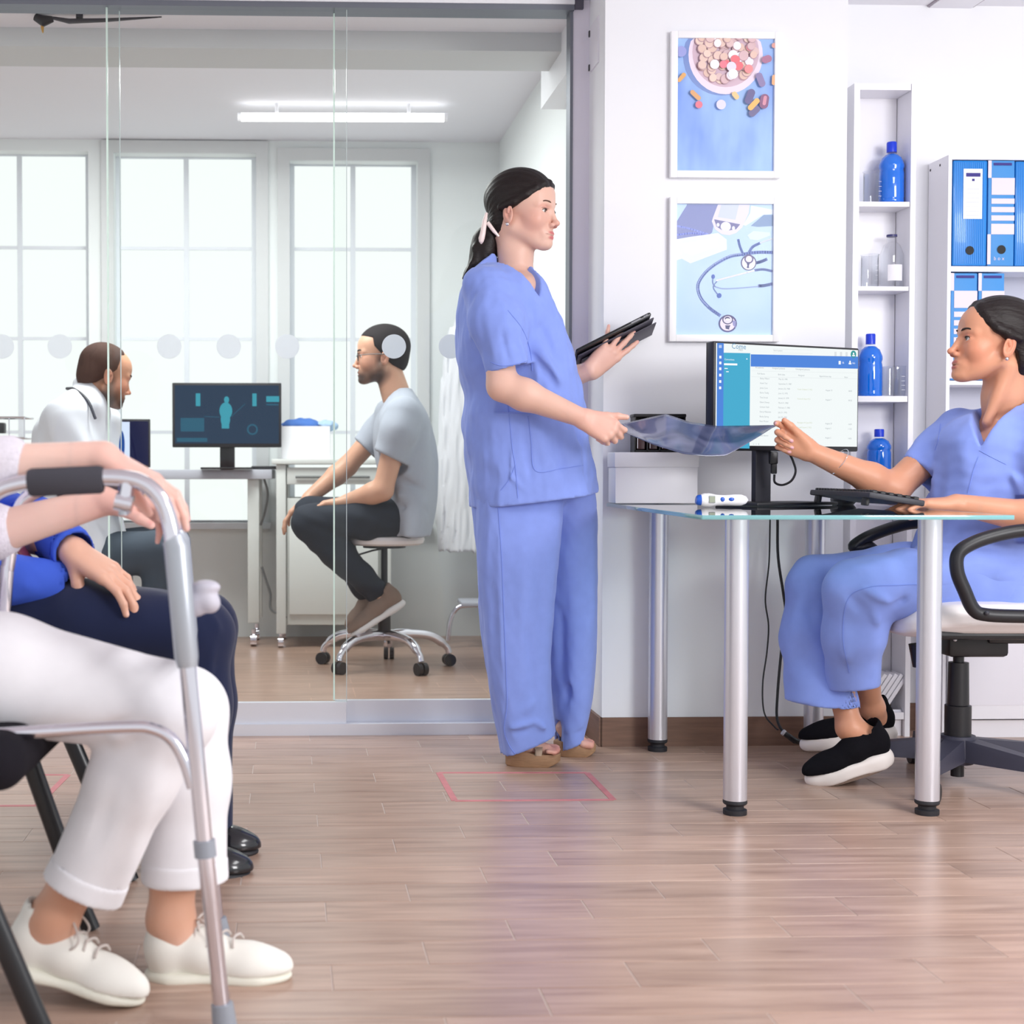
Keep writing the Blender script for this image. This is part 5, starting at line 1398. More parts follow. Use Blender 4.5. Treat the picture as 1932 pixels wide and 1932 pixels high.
# ================================================================== STANDING NURSE
scrub = mat('periwinkle_scrub_cotton', rgb(138, 160, 234), 0.85, spec=0.15, sheen=0.15, bump=(900, 0.12), noise=(30, 0.05))
hair_dark = mat('dark_brown_hair', rgb(27, 18, 17), 0.46, spec=0.32, bump=(60, 0.35, 0.004), stretch=(1, 6, 6))
silver = mat('silver_jewellery', rgb(225, 225, 232), 0.12, 1.0)
seam_mat = mat('scrub_seam', rgb(124, 146, 222), 0.9, spec=0.1)
def N(x, y, Y=4.31): return A3(P(x, y, Y))
def standing_nurse():
    root = thing('person', F(1010, 1430), 'standing nurse in blue scrubs with a dark ponytail holding a tablet and film', 'person')
    K = Skin((226, 184, 166)); K2 = (214, 140, 124)
    M = rotz(math.radians(-31)) @ roty(math.radians(3)); T = N(983, 401, 4.30)
    S = Sdf()
    head_sdf(S, M, T, 1.0, lid=0.0016)
    head_colours(K, M, T, 1.0, (204, 112, 112), K2)
    wq = lambda p: M @ A3(p) + T
    for sg in (-1, 1): K.blob(wq((0.090, sg * 0.0215, -0.0655)), V(0.008, 0.005, 0.0013), (150, 84, 80), 0.5, M, 0.7)
    S.chain([N(962, 430, 4.305), N(973, 485, 4.31), N(970, 540, 4.32)], [0.049, 0.045, 0.056], 0.025)
    S.el(N(978, 560, 4.305), (0.078, 0.135, 0.075), 0.03)
    S.vloft([zpx(900, 4.31), zpx(800, 4.31), zpx(640, 4.31), zpx(555, 4.31)], [N(990, 900)[0], N(985, 800)[0], N(965, 640)[0], N(955, 555)[0]], [4.31] * 4, [0.08, 0.10, 0.11, 0.07], [0.10, 0.13, 0.15, 0.13], 2.2, 0.03)
    # arms and hands
    arm_sdf(S, N(928, 552, 4.15), N(948, 728, 4.075), N(1101, 790, 4.03), (0.046, 0.040, 0.042, 0.025))
    rh, rt = hand_sdf(S, N(1101, 790, 4.03), N(1165, 822, 4.02) - N(1101, 790, 4.03), (0.10, 0.97, -0.22), +1, 0.93, ((36, 58, 22), (48, 74, 30), (54, 76, 30), (60, 72, 30)), (3, 1, -2, -6), ((0.90, 0.52, -0.04), (4, 6)), K, (232, 176, 170))
    arm_sdf(S, N(960, 560, 4.49), N(1000, 735, 4.46), N(1113, 700, 4.36), (0.046, 0.040, 0.041, 0.026))
    lh, lt = hand_sdf(S, N(1113, 700, 4.36), V(0.71, 0.01, 0.66), (-0.12, 0.97, 0.2), -1, 0.95, ((8, 6, 4), (8, 6, 4), (9, 7, 4), (12, 8, 4)), (8, 0, -9, -30), ((0.35, 0.2, 0.95), (4, 8)), K, (226, 172, 164))
    for sg, c in ((1, rh), (-1, lh)):
        K.blob((c[0] + c[1]) / 2, V(0.07, 0.07, 0.07), (224, 164, 150), 0.9, None, 0.55)
    # legs and feet, inside the trousers
    for (kx, ax_, Y) in ((985, 988, 4.24), (1072, 1078, 4.41)):
        S.chain([N(kx, 985, Y), N(kx + 5, 1190, Y), N(ax_, 1390, Y)], [0.075, 0.048, 0.030], 0.03)
    feet = []
    for (hx, tx, yb, Y) in ((975, 1052, 1416, 4.22), (1066, 1118, 1402, 4.375)):
        a, b = N(hx, yb - 8, Y), N(tx - 22, yb - 2, Y - 0.012)
        S.chain([a + V(0, 0, 0.035), a + V(0.02, 0, 0.01), b], [0.028, 0.026, 0.018], 0.02)
        for j in range(5):
            rr = (0.0115, 0.0085, 0.008, 0.0075, 0.007)[4 - j] if Y < 4.3 else (0.0115, 0.0085, 0.008, 0.0075, 0.007)[j]
            o = (j - 2) * 0.0165
            reach = (0.034, 0.036, 0.034, 0.029, 0.022)
            rch = reach[4 - j]
            t0 = b + V(0.0, o, 0.0); t1 = b + V(rch, o * 1.05, -0.003)
            S.rc(t0, t1, rr * 1.05, rr, 0.004)
        K.blob(b + V(0.03, 0, 0), V(0.03, 0.06, 0.03), (214, 132, 120), 0.6, None, 0.7)
        feet.append((a, b))
    zn = zpx(530, 4.31)
    bd = skin_mesh(S, K, root, [(V(0.42, 4.15, zn), V(0.72, 4.45, 3), 0.0020), (rh[0], rh[1], 0.0022), (lh[0], lh[1], 0.0022)], 0.0056)
    eyes(bd, M, T, 1.0, (84, 72, 62), (1, 0.12, -0.16)); brows(bd, M, T, 1.0, (100, 72, 60), 0.0024, True, 0.0016)
    w = lambda p: M @ A3(p) + T
    mb = MB(); mb.sphere(Vector(w((-0.002, -0.083, -0.0445))), 0.0052, 12); mb.build('earring', silver, bd)
    # hair
    H = Sdf(); H.frame(M, T)
    H.el((-0.008, 0, 0.040), (0.1055, 0.080, 0.088), 0); H.el((-0.045, 0, -0.034), (0.050, 0.0665, 0.054), 0.02)
    H.frame()
    hair_ridges(H, T, M, (-0.085, 0, -0.05), T - 0.15, T + 0.15, 0.0005)
    H.frame(M, T)
    lo, hi = T - 0.2, T + 0.2
    # hairline: keep above A or behind the ear
    pA = w((0.030, 0, 0.020)); nA = unit(M @ V(0.66, 0, -1.0)); pB = w((-0.019, 0, 0)); nB = unit(M @ V(1, 0, -0.12)); pN = w((-0.05, 0, -0.080)); nN = unit(M @ V(-0.25, 0, -1))
    def cut(x, y, z):
        fa = (x - pA[0]) * nA[0] + (y - pA[1]) * nA[1] + (z - pA[2]) * nA[2]
        fb = (x - pB[0]) * nB[0] + (y - pB[1]) * nB[1] + (z - pB[2]) * nB[2]
        fn_ = (x - pN[0]) * nN[0] + (y - pN[1]) * nN[1] + (z - pN[2]) * nN[2]
        return -np.maximum(np.minimum(fa, fb), fn_)
    H.func(cut, lo, hi, 0.006, 's')
    for sg in (-1, 1): H.chain([(0.083, 0, 0.081), (0.079, sg * 0.026, 0.075), (0.066, sg * 0.048, 0.061), (0.042, sg * 0.065, 0.040), (0.010, sg * 0.0755, 0.019), (-0.03, sg * 0.078, 0.004)], [0.005, 0.0055, 0.006, 0.007, 0.008, 0.008], 0.012)
    H.frame()
    hv = H.mesh(0.0026, smooth=1)
    # ponytail
    G = Sdf()
    G.chain([N(930, 428, 4.33), N(918, 455, 4.335), N(912, 478, 4.335), N(902, 498, 4.33), N(886, 515, 4.32), N(873, 526, 4.31)], [0.026, 0.037, 0.036, 0.024, 0.012, 0.003], 0.02)
    g = random.Random(5)
    for i in range(9):
        o = V(g.uniform(-0.012, 0.012), g.uniform(-0.02, 0.02), 0)
        G.chain([N(922, 440, 4.33) + o, N(905 + g.uniform(-14, 8), 470, 4.33) + o, N(900 + g.uniform(-10, 14), 500, 4.325) + o, N(876 + g.uniform(-6, 18), 525, 4.31) + o * 0.4], [0.012, 0.011, 0.007, 0.002], 0.006)
    vs, fs = join([hv, G.mesh(0.003, smooth=1)])
    np_obj('hair', vs, fs, hair_dark, bd)
    mb = MB(); mb.tube([Vector(N(*q)) for q in ((918, 402, 4.27), (914, 420, 4.262), (911, 440, 4.258), (908.5, 450, 4.258), (908, 456, 4.258), (908, 460, 4.26))], [0.004, 0.007, 0.008, 0.0088, 0.0065, 0.002], 12); mb.tube([Vector(N(*q)) for q in ((920, 420, 4.262), (932, 436, 4.258), (941, 446, 4.26))], [0.006, 0.0055, 0.003], 10)
    mb.build('hair_clip', mat('pearly_clip', rgb(238, 220, 216), 0.25), bd)

    # scrub top
    C = Sdf()
    pxloft(C, 4.31, [(482, 926, 985, 0.07, 4.32), (496, 906, 998, 0.105, 4.32), (520, 884, 1012, 0.155), (545, 871, 1028, 0.182), (580, 865, 1046, 0.19), (620, 861, 1062, 0.188), (665, 861, 1078, 0.182), (710, 868, 1090, 0.178), (745, 878, 1096, 0.176), (790, 873, 1103, 0.182), (850, 878, 1111, 0.192), (900, 884, 1120, 0.20), (968, 890, 1129, 0.207)], n=2.5)
    # sleeves
    C.chain([N(915, 545, 4.165), N(938, 610, 4.10), N(962, 705, 4.085)], [0.062, 0.066, 0.060], 0.04)
    C.chain([N(940, 550, 4.46), N(965, 620, 4.50), N(985, 700, 4.52)], [0.062, 0.064, 0.060], 0.04)
    C.waves(V(0, 3.8, 0.4), V(1.2, 4.8, 1.6), 0.0032, 0.10, 11, 6, (1, 1, 0.5)); C.waves(V(0, 3.8, 0.4), V(1.2, 4.8, 1.6), 0.0010, 0.045, 12, 6, (1, 1, 0.6))
    # folds (pixel start, pixel end, width, height)
    for (x0, y0, x1, y1, Y, wd, am) in ((880, 745, 930, 690, 4.13, 0.012, -0.010), (872, 700, 905, 730, 4.14, 0.014, 0.007), (905, 800, 880, 760, 4.13, 0.012, 0.006), (1006, 640, 1072, 735, 4.13, 0.016, 0.010), (1000, 665, 1060, 742, 4.13, 0.010, -0.010), (1070, 735, 1020, 770, 4.13, 0.012, 0.006),
                                 (940, 560, 985, 660, 4.05, 0.012, 0.005), (925, 590, 935, 690, 4.04, 0.011, 0.005), (900, 560, 915, 640, 4.10, 0.014, -0.006), (968, 760, 962, 930, 4.115, 0.006, 0.004), (1000, 770, 1040, 900, 4.12, 0.02, 0.006), (930, 800, 940, 940, 4.12, 0.02, 0.006), (898, 820, 905, 950, 4.13, 0.018, 0.006), (1085, 780, 1100, 930, 4.17, 0.014, -0.006),
                                 (1040, 560, 1075, 650, 4.18, 0.012, 0.004), (1050, 830, 1070, 930, 4.13, 0.018, -0.006), (885, 580, 878, 690, 4.16, 0.012, 0.006), (895, 610, 905, 700, 4.12, 0.010, -0.006), (1010, 600, 1050, 680, 4.14, 0.012, -0.005), (880, 800, 930, 830, 4.13, 0.012, 0.006), (890, 850, 930, 815, 4.13, 0.010, -0.006), (985, 790, 1000, 900, 4.115, 0.012, -0.005), (1015, 745, 1080, 790, 4.13, 0.012, -0.007), (930, 545, 960, 600, 4.09, 0.010, 0.005), (945, 620, 960, 685, 4.03, 0.008, -0.005), (980, 640, 992, 685, 4.045, 0.008, 0.005), (900, 900, 930, 945, 4.12, 0.010, -0.005), (955, 890, 990, 925, 4.11, 0.010, 0.004)):
        C.fold(N(x0, y0, Y), N(x1, y1, Y), wd, am * 1.5)
    # neck band ridge, neck opening, sleeve mouths, hem
    for (x0, y0, Y0, x1, y1, Y1) in ((940, 490, 4.245, 980, 522, 4.19), (980, 522, 4.19, 1014, 566, 4.155), (1006, 507, 4.30, 1024, 562, 4.185)): C.fold(N(x0, y0, Y0), N(x1, y1, Y1), 0.011, 0.003)
    C.chain([N(975, 462, 4.31), N(974, 494, 4.303)], [0.062, 0.056], 0.014, 's')
    C.wedge(N(1010, 562, 4.16), (0.60, -0.80, 0.1), V(0, 0, 1), math.radians(27), N(966, 495, 4.33), N(930, 565, 4.05), N(1060, 440, 4.50))
    pS = N(966, 693, 4.085); nS = unit(N(972, 730, 4.085) - N(962, 690, 4.085))
    C.plane(pS + nS * 0.0, -nS, pS - V(0.09, 0.09, 0.02), pS + V(0.09, 0.09, 0.09), 0.003) if False else None
    lo_, hi_ = pS + V(-0.085, -0.085, -0.10), pS + V(0.085, 0.065, 0.02)
    C.func(lambda x, y, z: -np.minimum((x - pS[0]) * nS[0] + (y - pS[1]) * nS[1] + (z - pS[2]) * nS[2], 0.055 + 0 * x - np.sqrt((x - pS[0])**2 * 0.6 + (y - pS[1])**2) + 0.022), lo_, hi_, 0.002, 's')
    C.rc(N(950, 650, 4.09), N(970, 715, 4.085), 0.046, 0.053, 0.003, 's')
    # hem: slanted cut, higher at the front
    pH, pH2 = N(892, 963, 4.14), N(1128, 932, 4.2)
    ang = math.atan2(pH2[2] - pH[2], pH2[0] - pH[0]); nH = V(math.sin(ang), 0.02, -math.cos(ang)); nH /= np.linalg.norm(nH)
    C.func(lambda x, y, z: -((x - pH[0]) * nH[0] + (y - pH[1]) * nH[1] + (z - pH[2]) * nH[2]), V(0.2, 3.9, 0.3), V(1.3, 4.8, 0.95), 0.002, 's')
    # side slit
    C.rc(N(966, 868, 4.10), N(977, 945, 4.085), 0.001, 0.0055, 0.002, 's')
    top = cloth_mesh(C, 'scrub_top', scrub, root, 0.0047, 2)
    seam(top, [[(957, 752), (962, 800), (967, 850), (972, 880), (977, 940)], [(972, 878), (960, 905), (945, 925)], [(996, 785), (1002, 830), (1010, 888), (1060, 884), (1100, 878)], [(958, 585), (985, 620), (1000, 660), (1004, 700)], [(925, 683), (945, 690), (970, 688), (998, 680)]], 0.0012, 'seam', seam_mat)
    return root, S
nurse, nurse_sdf = standing_nurse()
def nurse_legs():
    C = Sdf()
    pxloft(C, 4.24, [(880, 893, 1070, 0.14, 4.29), (925, 893, 1060, 0.13, 4.27), (980, 896, 1056, 0.115, 4.25), (1060, 900, 1050, 0.11, 4.235), (1160, 906, 1043, 0.108), (1260, 916, 1037, 0.106), (1330, 927, 1038, 0.103), (1370, 934, 1043, 0.10), (1405, 941, 1050, 0.098), (1436, 945, 1052, 0.10)], n=2.4, k=0.03)
    pxloft(C, 4.41, [(880, 985, 1108, 0.12, 4.35), (925, 990, 1116, 0.12, 4.36), (980, 1005, 1124, 0.11, 4.40), (1060, 1014, 1126, 0.108), (1160, 1022, 1125, 0.105), (1260, 1030, 1121, 0.102), (1330, 1038, 1113, 0.10), (1365, 1043, 1105, 0.097), (1390, 1046, 1100, 0.095), (1418, 1048, 1100, 0.097)], n=2.4, k=0.025)
    C.waves(V(0.2, 3.9, 0), V(1.2, 4.8, 0.9), 0.0042, 0.10, 5, 6, (1, 1, 0.18)); C.waves(V(0.2, 3.9, 0), V(1.2, 4.8, 0.9), 0.0009, 0.05, 6, 6, (1, 1, 0.4))
    for (x0, y0, x1, y1, Y, wd, am) in ((940, 960, 948, 1300, 4.14, 0.005, 0.003), (948, 1300, 950, 1400, 4.14, 0.006, 0.004), (990, 1000, 985, 1300, 4.13, 0.02, 0.006), (1020, 1050, 1022, 1250, 4.14, 0.016, -0.006),
                                 (925, 1010, 932, 1330, 4.15, 0.014, -0.006), (995, 1180, 1012, 1318, 4.135, 0.010, -0.007), (1012, 1318, 985, 1350, 4.135, 0.012, 0.006), (955, 1380, 1010, 1362, 4.135, 0.010, 0.010), (952, 1388, 1000, 1376, 4.135, 0.008, -0.008), (1010, 1362, 1042, 1382, 4.14, 0.010, 0.008), (960, 1392, 975, 1424, 4.135, 0.012, -0.006), (935, 1330, 948, 1430, 4.15, 0.012, 0.007),
                                 (1085, 1000, 1080, 1300, 4.315, 0.02, 0.007), (1060, 1150, 1058, 1340, 4.315, 0.012, -0.007), (1095, 1250, 1065, 1330, 4.32, 0.014, -0.008), (1075, 1378, 1098, 1362, 4.325, 0.010, 0.009), (1070, 1385, 1095, 1375, 4.325, 0.008, -0.008), (1110, 1100, 1106, 1320, 4.335, 0.014, 0.005)):
        C.fold(N(x0, y0, Y), N(x1, y1, Y), wd, am * 1.5)
    # hems: cut so that the toes show
    pa, pb = N(950, 1432, 4.15), N(1042, 1394, 4.15)
    for (a, b, lo, hi) in ((N(952, 1433, 4.15), N(1050, 1393, 4.15), V(0.3, 4.05, -0.1), V(0.625, 4.345, 0.12)), (N(1052, 1424, 4.32), N(1110, 1399, 4.32), V(0.625, 4.25, -0.1), V(0.85, 4.6, 0.13))):
        an = math.atan2(b[2] - a[2], b[0] - a[0]); n = V(math.sin(an), 0.0, -math.cos(an))
        C.func(lambda x, y, z, a=a, n=n: -((x - a[0]) * n[0] + (y - a[1]) * n[1] + (z - a[2]) * n[2]), lo, hi, 0.002, 's')
    for (x, Y) in ((998, 4.235), (1075, 4.405)):
        C.rc(N(x, 1380, Y), N(x + 6, 1450, Y), 0.045, 0.062, 0.003, 's')
    tr = cloth_mesh(C, 'scrub_trousers', scrub, nurse, 0.0055, 2)
    seam(tr, [[(940, 958), (946, 1050), (950, 1150), (954, 1250), (956, 1330), (951, 1375), (960, 1405), (976, 1428)]], 0.0013, 'side_seam', seam_mat)
    # sandals
    cork = mat('brown_cork_sole', rgb(168, 130, 98), 0.7, noise=(40, 0.25), stretch=(1, 1, 6)); strap_m = mat('beige_snakeskin_strap', rgb(190, 164, 142), 0.6, noise=(60, 0.3))
    for (hx, tx, yb, Y) in ((953, 1058, 1441, 4.215), (1044, 1124, 1429, 4.365)):
        a, b = N(hx, yb, Y), N(tx, yb, Y); L = b[0] - a[0]
        sd = bpy.data.objects.new('sandal', None); sd.parent = nurse; sd.location = Vector(((a[0] + b[0]) / 2, Y, 0)) - nurse.location; COL.objects.link(sd)
        pts = []
        for k in range(28):
            an = 2 * math.pi * k / 28; ca, sa = math.cos(an), math.sin(an)
            x = (a[0] + b[0]) / 2 + L / 2 * math.copysign(abs(ca)**0.8, ca); wv = 0.040 + 0.006 * ca
            pts.append(Vector((x, Y + sa * wv, 0)))
        mb = MB(); n = len(pts); z1 = 0.036
        rings = []
        for (zz, sc, lift) in ((0.0, 0.93, 1), (0.004, 0.985, 1), (z1 - 0.003, 1.0, 0), (z1, 0.97, 0)):
            ring = []
            for p_ in pts:
                cx_ = (a[0] + b[0]) / 2; fx = (p_.x - cx_) / (L / 2)
                up = 0.012 * max(0, fx - 0.55) / 0.45 * lift
                ring.append(mb.bm.verts.new((cx_ + (p_.x - cx_) * sc, Y + (p_.y - Y) * sc, zz + up + (0.008 if fx < -0.2 and zz > 0.02 else 0))))
            rings.append(ring)
        for r0, r1 in zip(rings, rings[1:]):
            for k in range(n): mb.bm.faces.new((r0[k], r0[(k + 1) % n], r1[(k + 1) % n], r1[k]))
        mb.bm.faces.new(rings[0][::-1]); mb.bm.faces.new(rings[-1]); mb.build('sole', cork, sd)
        mb = MB(); cxs = b[0] - 0.062
        def sf(u, v):
            an = math.pi * u; return Vector((cxs - 0.02 + 0.030 * v + 0.016 * (u - 0.5) * (1 if v else -1), Y - math.cos(an) * 0.041, 0.034 + math.sin(an) * 0.027))
        mb.grid(sf, 14, 3); mb.build('strap', strap_m, sd)
nurse_legs()
# ================================================================== SEATED NURSE
def shoe_sdf(heel, toe, up, wid, h_back, h_mid, sole, s=1.0):
    """returns (upper, sole) Sdf in world space; heel and toe are the sole's ends on the ground side"""
    heel, toe = A3(heel), A3(toe); L = np.linalg.norm(toe - heel); x = (toe - heel) / L; z = unit(A3(up) - x * (A3(up) @ x)); y = np.cross(z, x)
    M = np.stack([x, y, z], 1)
    U = Sdf(); U.frame(M, heel)
    w = wid / 2
    U.el((L * 0.17, 0, sole + 0.025), (L * 0.155, w * 0.80, 0.045), 0)
    U.chain([(L * 0.15, 0, sole + h_back * 0.55), (L * 0.40, 0, sole + 0.028), (L * 0.72, 0, sole + 0.006), (L * 0.90, 0, sole + 0.002)], [w * 0.72, w * 0.80, w * 0.74, w * 0.50], 0.02)
    U.el((L * 0.74, 0, sole + 0.006), (L * 0.245, w * 0.95, 0.030), 0.02)
    U.chain([(L * 0.16, 0, sole + h_back * 0.6), (L * 0.17, 0, sole + h_back)], [w * 0.72, w * 0.70], 0.01)
    U.rc((L * 0.19, 0, sole + h_back * 0.8), (L * 0.21, 0, sole + h_back + 0.06), w * 0.60, w * 0.72, 0.003, 's')
    U.box((L * 0.5, 0, sole - 0.05), (L * 0.7, 0.1, 0.05), 0.002, 0.002, 's')
    B = Sdf(); B.frame(M, heel)
    B.el((L * 0.20, 0, sole * 0.6), (L * 0.20, w * 0.92, sole * 1.1), 0)
    B.el((L * 0.74, 0, sole * 0.5), (L * 0.258, w * 1.0, sole * 0.95), 0)
    B.box((L * 0.48, 0, sole * 0.5), (L * 0.33, w * 0.88, sole * 0.55), 0.012, 0.02)
    B.box((L * 0.5, 0, -0.05), (L * 0.7, 0.1, 0.05), 0.002, 0.006, 's')
    B.box((L * 0.5, 0, sole * 1.25 + 0.05), (L * 0.8, 0.1, 0.05), 0.002, 0.006, 's')
    return U, B, M
def seated_nurse():
    Y0 = 3.95
    root = thing('person', Vector((1.75, 3.95, 0)), 'seated nurse in blue scrubs with sleek tied-back hair reaching for the film', 'person')
    K = Skin((212, 152, 122)); K2 = (206, 122, 96)
    M = rotz(math.pi - 0.05) @ roty(math.radians(-8)); T = N(1880, 649, 3.95); s = 1.02
    S = Sdf(); head_sdf(S, M, T, s, open_mouth=0.0015)
    head_colours(K, M, T, s, (186, 96, 88), K2)
    S.chain([N(1897, 690, 3.96), N(1893, 750, 3.97), N(1900, 810, 3.99)], [0.052, 0.050, 0.066], 0.025)
    S.rc(N(1905, 690, 3.91), N(1862, 795, 3.93), 0.012, 0.012, 0.03)
    S.el(N(1900, 850, 3.99), (0.115, 0.13, 0.085), 0.03)
    S.vloft([zpx(1110, 4.0), zpx(960, 4.0), zpx(840, 4.0)], [N(1900, 1100)[0] - 0.12, N(1890, 960, 4.0)[0], N(1900, 840, 4.0)[0]], [3.99] * 3, [0.13, 0.11, 0.10], [0.14, 0.12, 0.12], 2.2, 0.03)
    # far arm reaches out with the film
    arm_sdf(S, N(1795, 822, 4.10), N(1686, 922, 4.065), N(1527, 851, 4.03), (0.046, 0.041, 0.041, 0.025))
    rh, rt = hand_sdf(S, N(1527, 851, 4.03), N(1456, 815, 4.03) - N(1527, 851, 4.03), (-0.25, -0.95, -0.15), +1, 0.93, ((30, 36, 14), (56, 78, 34), (64, 82, 34), (66, 80, 34)), (5, 2, -2, -7), ((0.94, 0.34, 0.16), (2, 3)), K, (226, 170, 178), wr=0.025)
    # near arm rests on the desk
    arm_sdf(S, N(1990, 815, 3.80), N(1995, 985, 3.735), N(1805, 951, 3.80), (0.047, 0.041, 0.042, 0.026))
    lh, lt = hand_sdf(S, N(1805, 951, 3.80), V(-1, 0.10, -0.02), (0.05, 0.0, -1), -1, 0.97, ((6, 20, 10), (5, 20, 10), (5, 20, 10), (8, 20, 12)), (7, 2, -4, -12), ((0.75, 0.55, 0.3), (4, 6)), K, (230, 180, 182))
    # legs
    legs = (((1950, 1090, 4.06), (1540, 1100, 4.11), (1603, 1372, 3.985)), ((1950, 1095, 3.88), (1612, 1110, 3.89), (1642, 1330, 4.17)))
    for hp, kn, an in legs:
        S.chain([N(*hp), N(*kn), N(*an)], [0.075, 0.050, 0.031], 0.03)
        S.el(N(*an) + V(0.004, 0, -0.008), (0.033, 0.034, 0.026), 0.015)
    shoes = ((N(1688, 1437, 3.975), N(1522, 1486, 3.965), (-0.30, -0.10, 1.0), N(1603, 1372, 3.985)), (N(1694, 1395, 4.22), N(1510, 1418, 4.22), (-0.16, 0, 1.0), N(1642, 1330, 4.17)))
    for hl, te, up, an in shoes: S.chain([an, A3(hl) + V(-0.055, 0, 0.055), A3(hl) * 0.45 + A3(te) * 0.55 + V(0, 0, 0.05)], [0.033, 0.03, 0.022], 0.02)
    zn = zpx(835, 3.95)
    bd = skin_mesh(S, K, root, [(V(1.55, 3.80, zn), V(1.95, 4.12, 1.6), 0.0021), (rh[0], rh[1], 0.0021), (lh[0], lh[1], 0.0025)], 0.0058)
    eyes(bd, M, T, s, (70, 62, 58), (1, 0.0, 0.10)); brows(bd, M, T, s, (40, 26, 24), 0.0026)
    w = lambda p: M @ (A3(p) * s) + T
    mb = MB(); mb.sphere(Vector(w((-0.001, 0.0825, -0.0445))), 0.0048, 12); mb.build('earring', silver, bd)
    # bracelet
    wc = A3(N(1580, 880, 4.04)); ad = unit(N(1527, 851, 4.03) - N(1686, 922, 4.065)); u = unit(np.cross(ad, V(0, 1, 0))); v2 = np.cross(ad, u)
    wc = N(1582, 869, 4.042)
    mb = MB(); mb.tube([Vector(wc + (u * math.cos(a) + v2 * math.sin(a)) * 0.036 + ad * 0.008 * math.cos(a)) for a in np.linspace(0, 2 * math.pi, 40)[:-1]], 0.0009, 6, closed=True)
    mb.build('bracelet', silver, bd)
    for (x, y) in ((1571, 887), (1573, 893)):
        mb = MB(); mb.sphere(Vector(N(x, y, 4.03)), 0.0034, 10); mb.build('bracelet_bead', silver, bd)
    # hair, combed back into a low tail
    H = Sdf(); H.frame(M, T, s)
    H.el((-0.008, 0, 0.039), (0.1055, 0.0795, 0.0875), 0); H.el((-0.055, 0, -0.02), (0.055, 0.062, 0.062), 0.02)
    hair_ridges(H, T, M, (-0.10, 0, -0.045), T - 0.16, T + 0.16, 0.0004, 60, s)
    pA = w((0.028, 0, 0.022)); nA = unit(M @ V(0.72, 0, -1.0)); pB = w((-0.026, 0, 0)); nB = unit(M @ V(1, 0, -0.35)); pN = w((-0.05, 0, -0.074)); nN = unit(M @ V(0.55, 0, -1))
    pF = w((0.075, 0, 0.085)); nF = unit(M @ V(1.0, 0, 0.25))
    def cut(x, y, z):
        f = lambda p, n: (x - p[0]) * n[0] + (y - p[1]) * n[1] + (z - p[2]) * n[2]
        return -np.maximum(np.minimum(np.maximum(f(pA, nA), f(pF, nF)), f(pB, nB)), f(pN, nN))
    H.func(cut, T - 0.2, T + 0.2, 0.006, 's')
    for sg in (-1, 1): H.chain([(0.066, 0, 0.092), (0.064, sg * 0.028, 0.085), (0.056, sg * 0.049, 0.066), (0.046, sg * 0.062, 0.047), (0.030, sg * 0.074, 0.030), (0.004, sg * 0.0785, 0.020), (-0.03, sg * 0.078, 0.012)], [0.005, 0.005, 0.006, 0.006, 0.007, 0.008, 0.007], 0.015)
    H.frame()
    G = Sdf(); G.chain([N(1945, 690, 3.96), N(1962, 712, 3.97), N(1970, 750, 3.98), N(1972, 800, 4.0)], [0.030, 0.022, 0.026, 0.012], 0.02)
    vs, fs = join([H.mesh(0.0026, smooth=1), G.mesh(0.003, smooth=1)])
    np_obj('hair', vs, fs, hair_dark, bd)
    mb = MB(); mb.tube([Vector(N(1951, 702, 3.965)) + Vector((0.02 * math.cos(a), 0.026 * math.sin(a), 0.018 * math.cos(a))) for a in np.linspace(0, 6.28, 24)[:-1]], 0.006, 8, closed=True); mb.build('hair_tie', mat('lilac_hair_tie', rgb(206, 196, 226), 0.7), bd)
    # scrub top
    C = Sdf()
    pxloft(C, 3.985, [(752, 1900, 1950, 0.06, 3.99), (768, 1862, 1985, 0.10), (790, 1812, 2015, 0.15), (820, 1782, 2035, 0.168), (870, 1768, 2040, 0.172), (930, 1762, 2040, 0.172), (985, 1752, 2040, 0.172), (1040, 1728, 2045, 0.182), (1090, 1712, 2055, 0.195), (1128, 1706, 2060, 0.205)], n=2.5)
    C.chain([N(1812, 815, 4.09), N(1775, 850, 4.095), N(1722, 902, 4.08)], [0.062, 0.062, 0.058], 0.035)
    C.chain([N(1985, 812, 3.815), N(1990, 870, 3.79), N(1985, 945, 3.765)], [0.066, 0.068, 0.064], 0.04)
    # scrub over the lap
    C.chain([N(1880, 1080, 3.88), N(1760, 1085, 3.88)], [0.100, 0.090], 0.04)
    C.waves(V(1.3, 3.5, 0.4), V(2.3, 4.5, 1.2), 0.0032, 0.10, 21, 6, (1, 1, 0.7)); C.waves(V(1.3, 3.5, 0.4), V(2.3, 4.5, 1.2), 0.0010, 0.045, 22, 6)
    for (x0, y0, x1, y1, Y, wd, am) in ((1770, 915, 1800, 1000, 3.86, 0.014, -0.010), (1785, 880, 1812, 960, 3.84, 0.014, 0.008), (1800, 820, 1838, 830, 3.87, 0.012, 0.005), (1820, 905, 1830, 1000, 3.815, 0.012, 0.007), (1846, 870, 1834, 925, 3.81, 0.008, -0.006), (1760, 960, 1745, 1040, 3.87, 0.016, 0.009), (1735, 1020, 1790, 1045, 3.84, 0.012, -0.009), (1740, 1005, 1800, 1020, 3.84, 0.012, 0.009),
                                 (1810, 1020, 1900, 1035, 3.80, 0.014, 0.010), (1830, 1045, 1932, 1052, 3.79, 0.014, -0.010), (1720, 1060, 1770, 1072, 3.80, 0.012, 0.008), (1880, 960, 1932, 990, 3.80, 0.016, 0.009), (1870, 1090, 1930, 1075, 3.78, 0.014, 0.008), (1765, 850, 1740, 880, 4.03, 0.010, 0.006), (1750, 870, 1762, 905, 4.03, 0.010, -0.006), (1900, 880, 1932, 930, 3.80, 0.014, 0.010)):
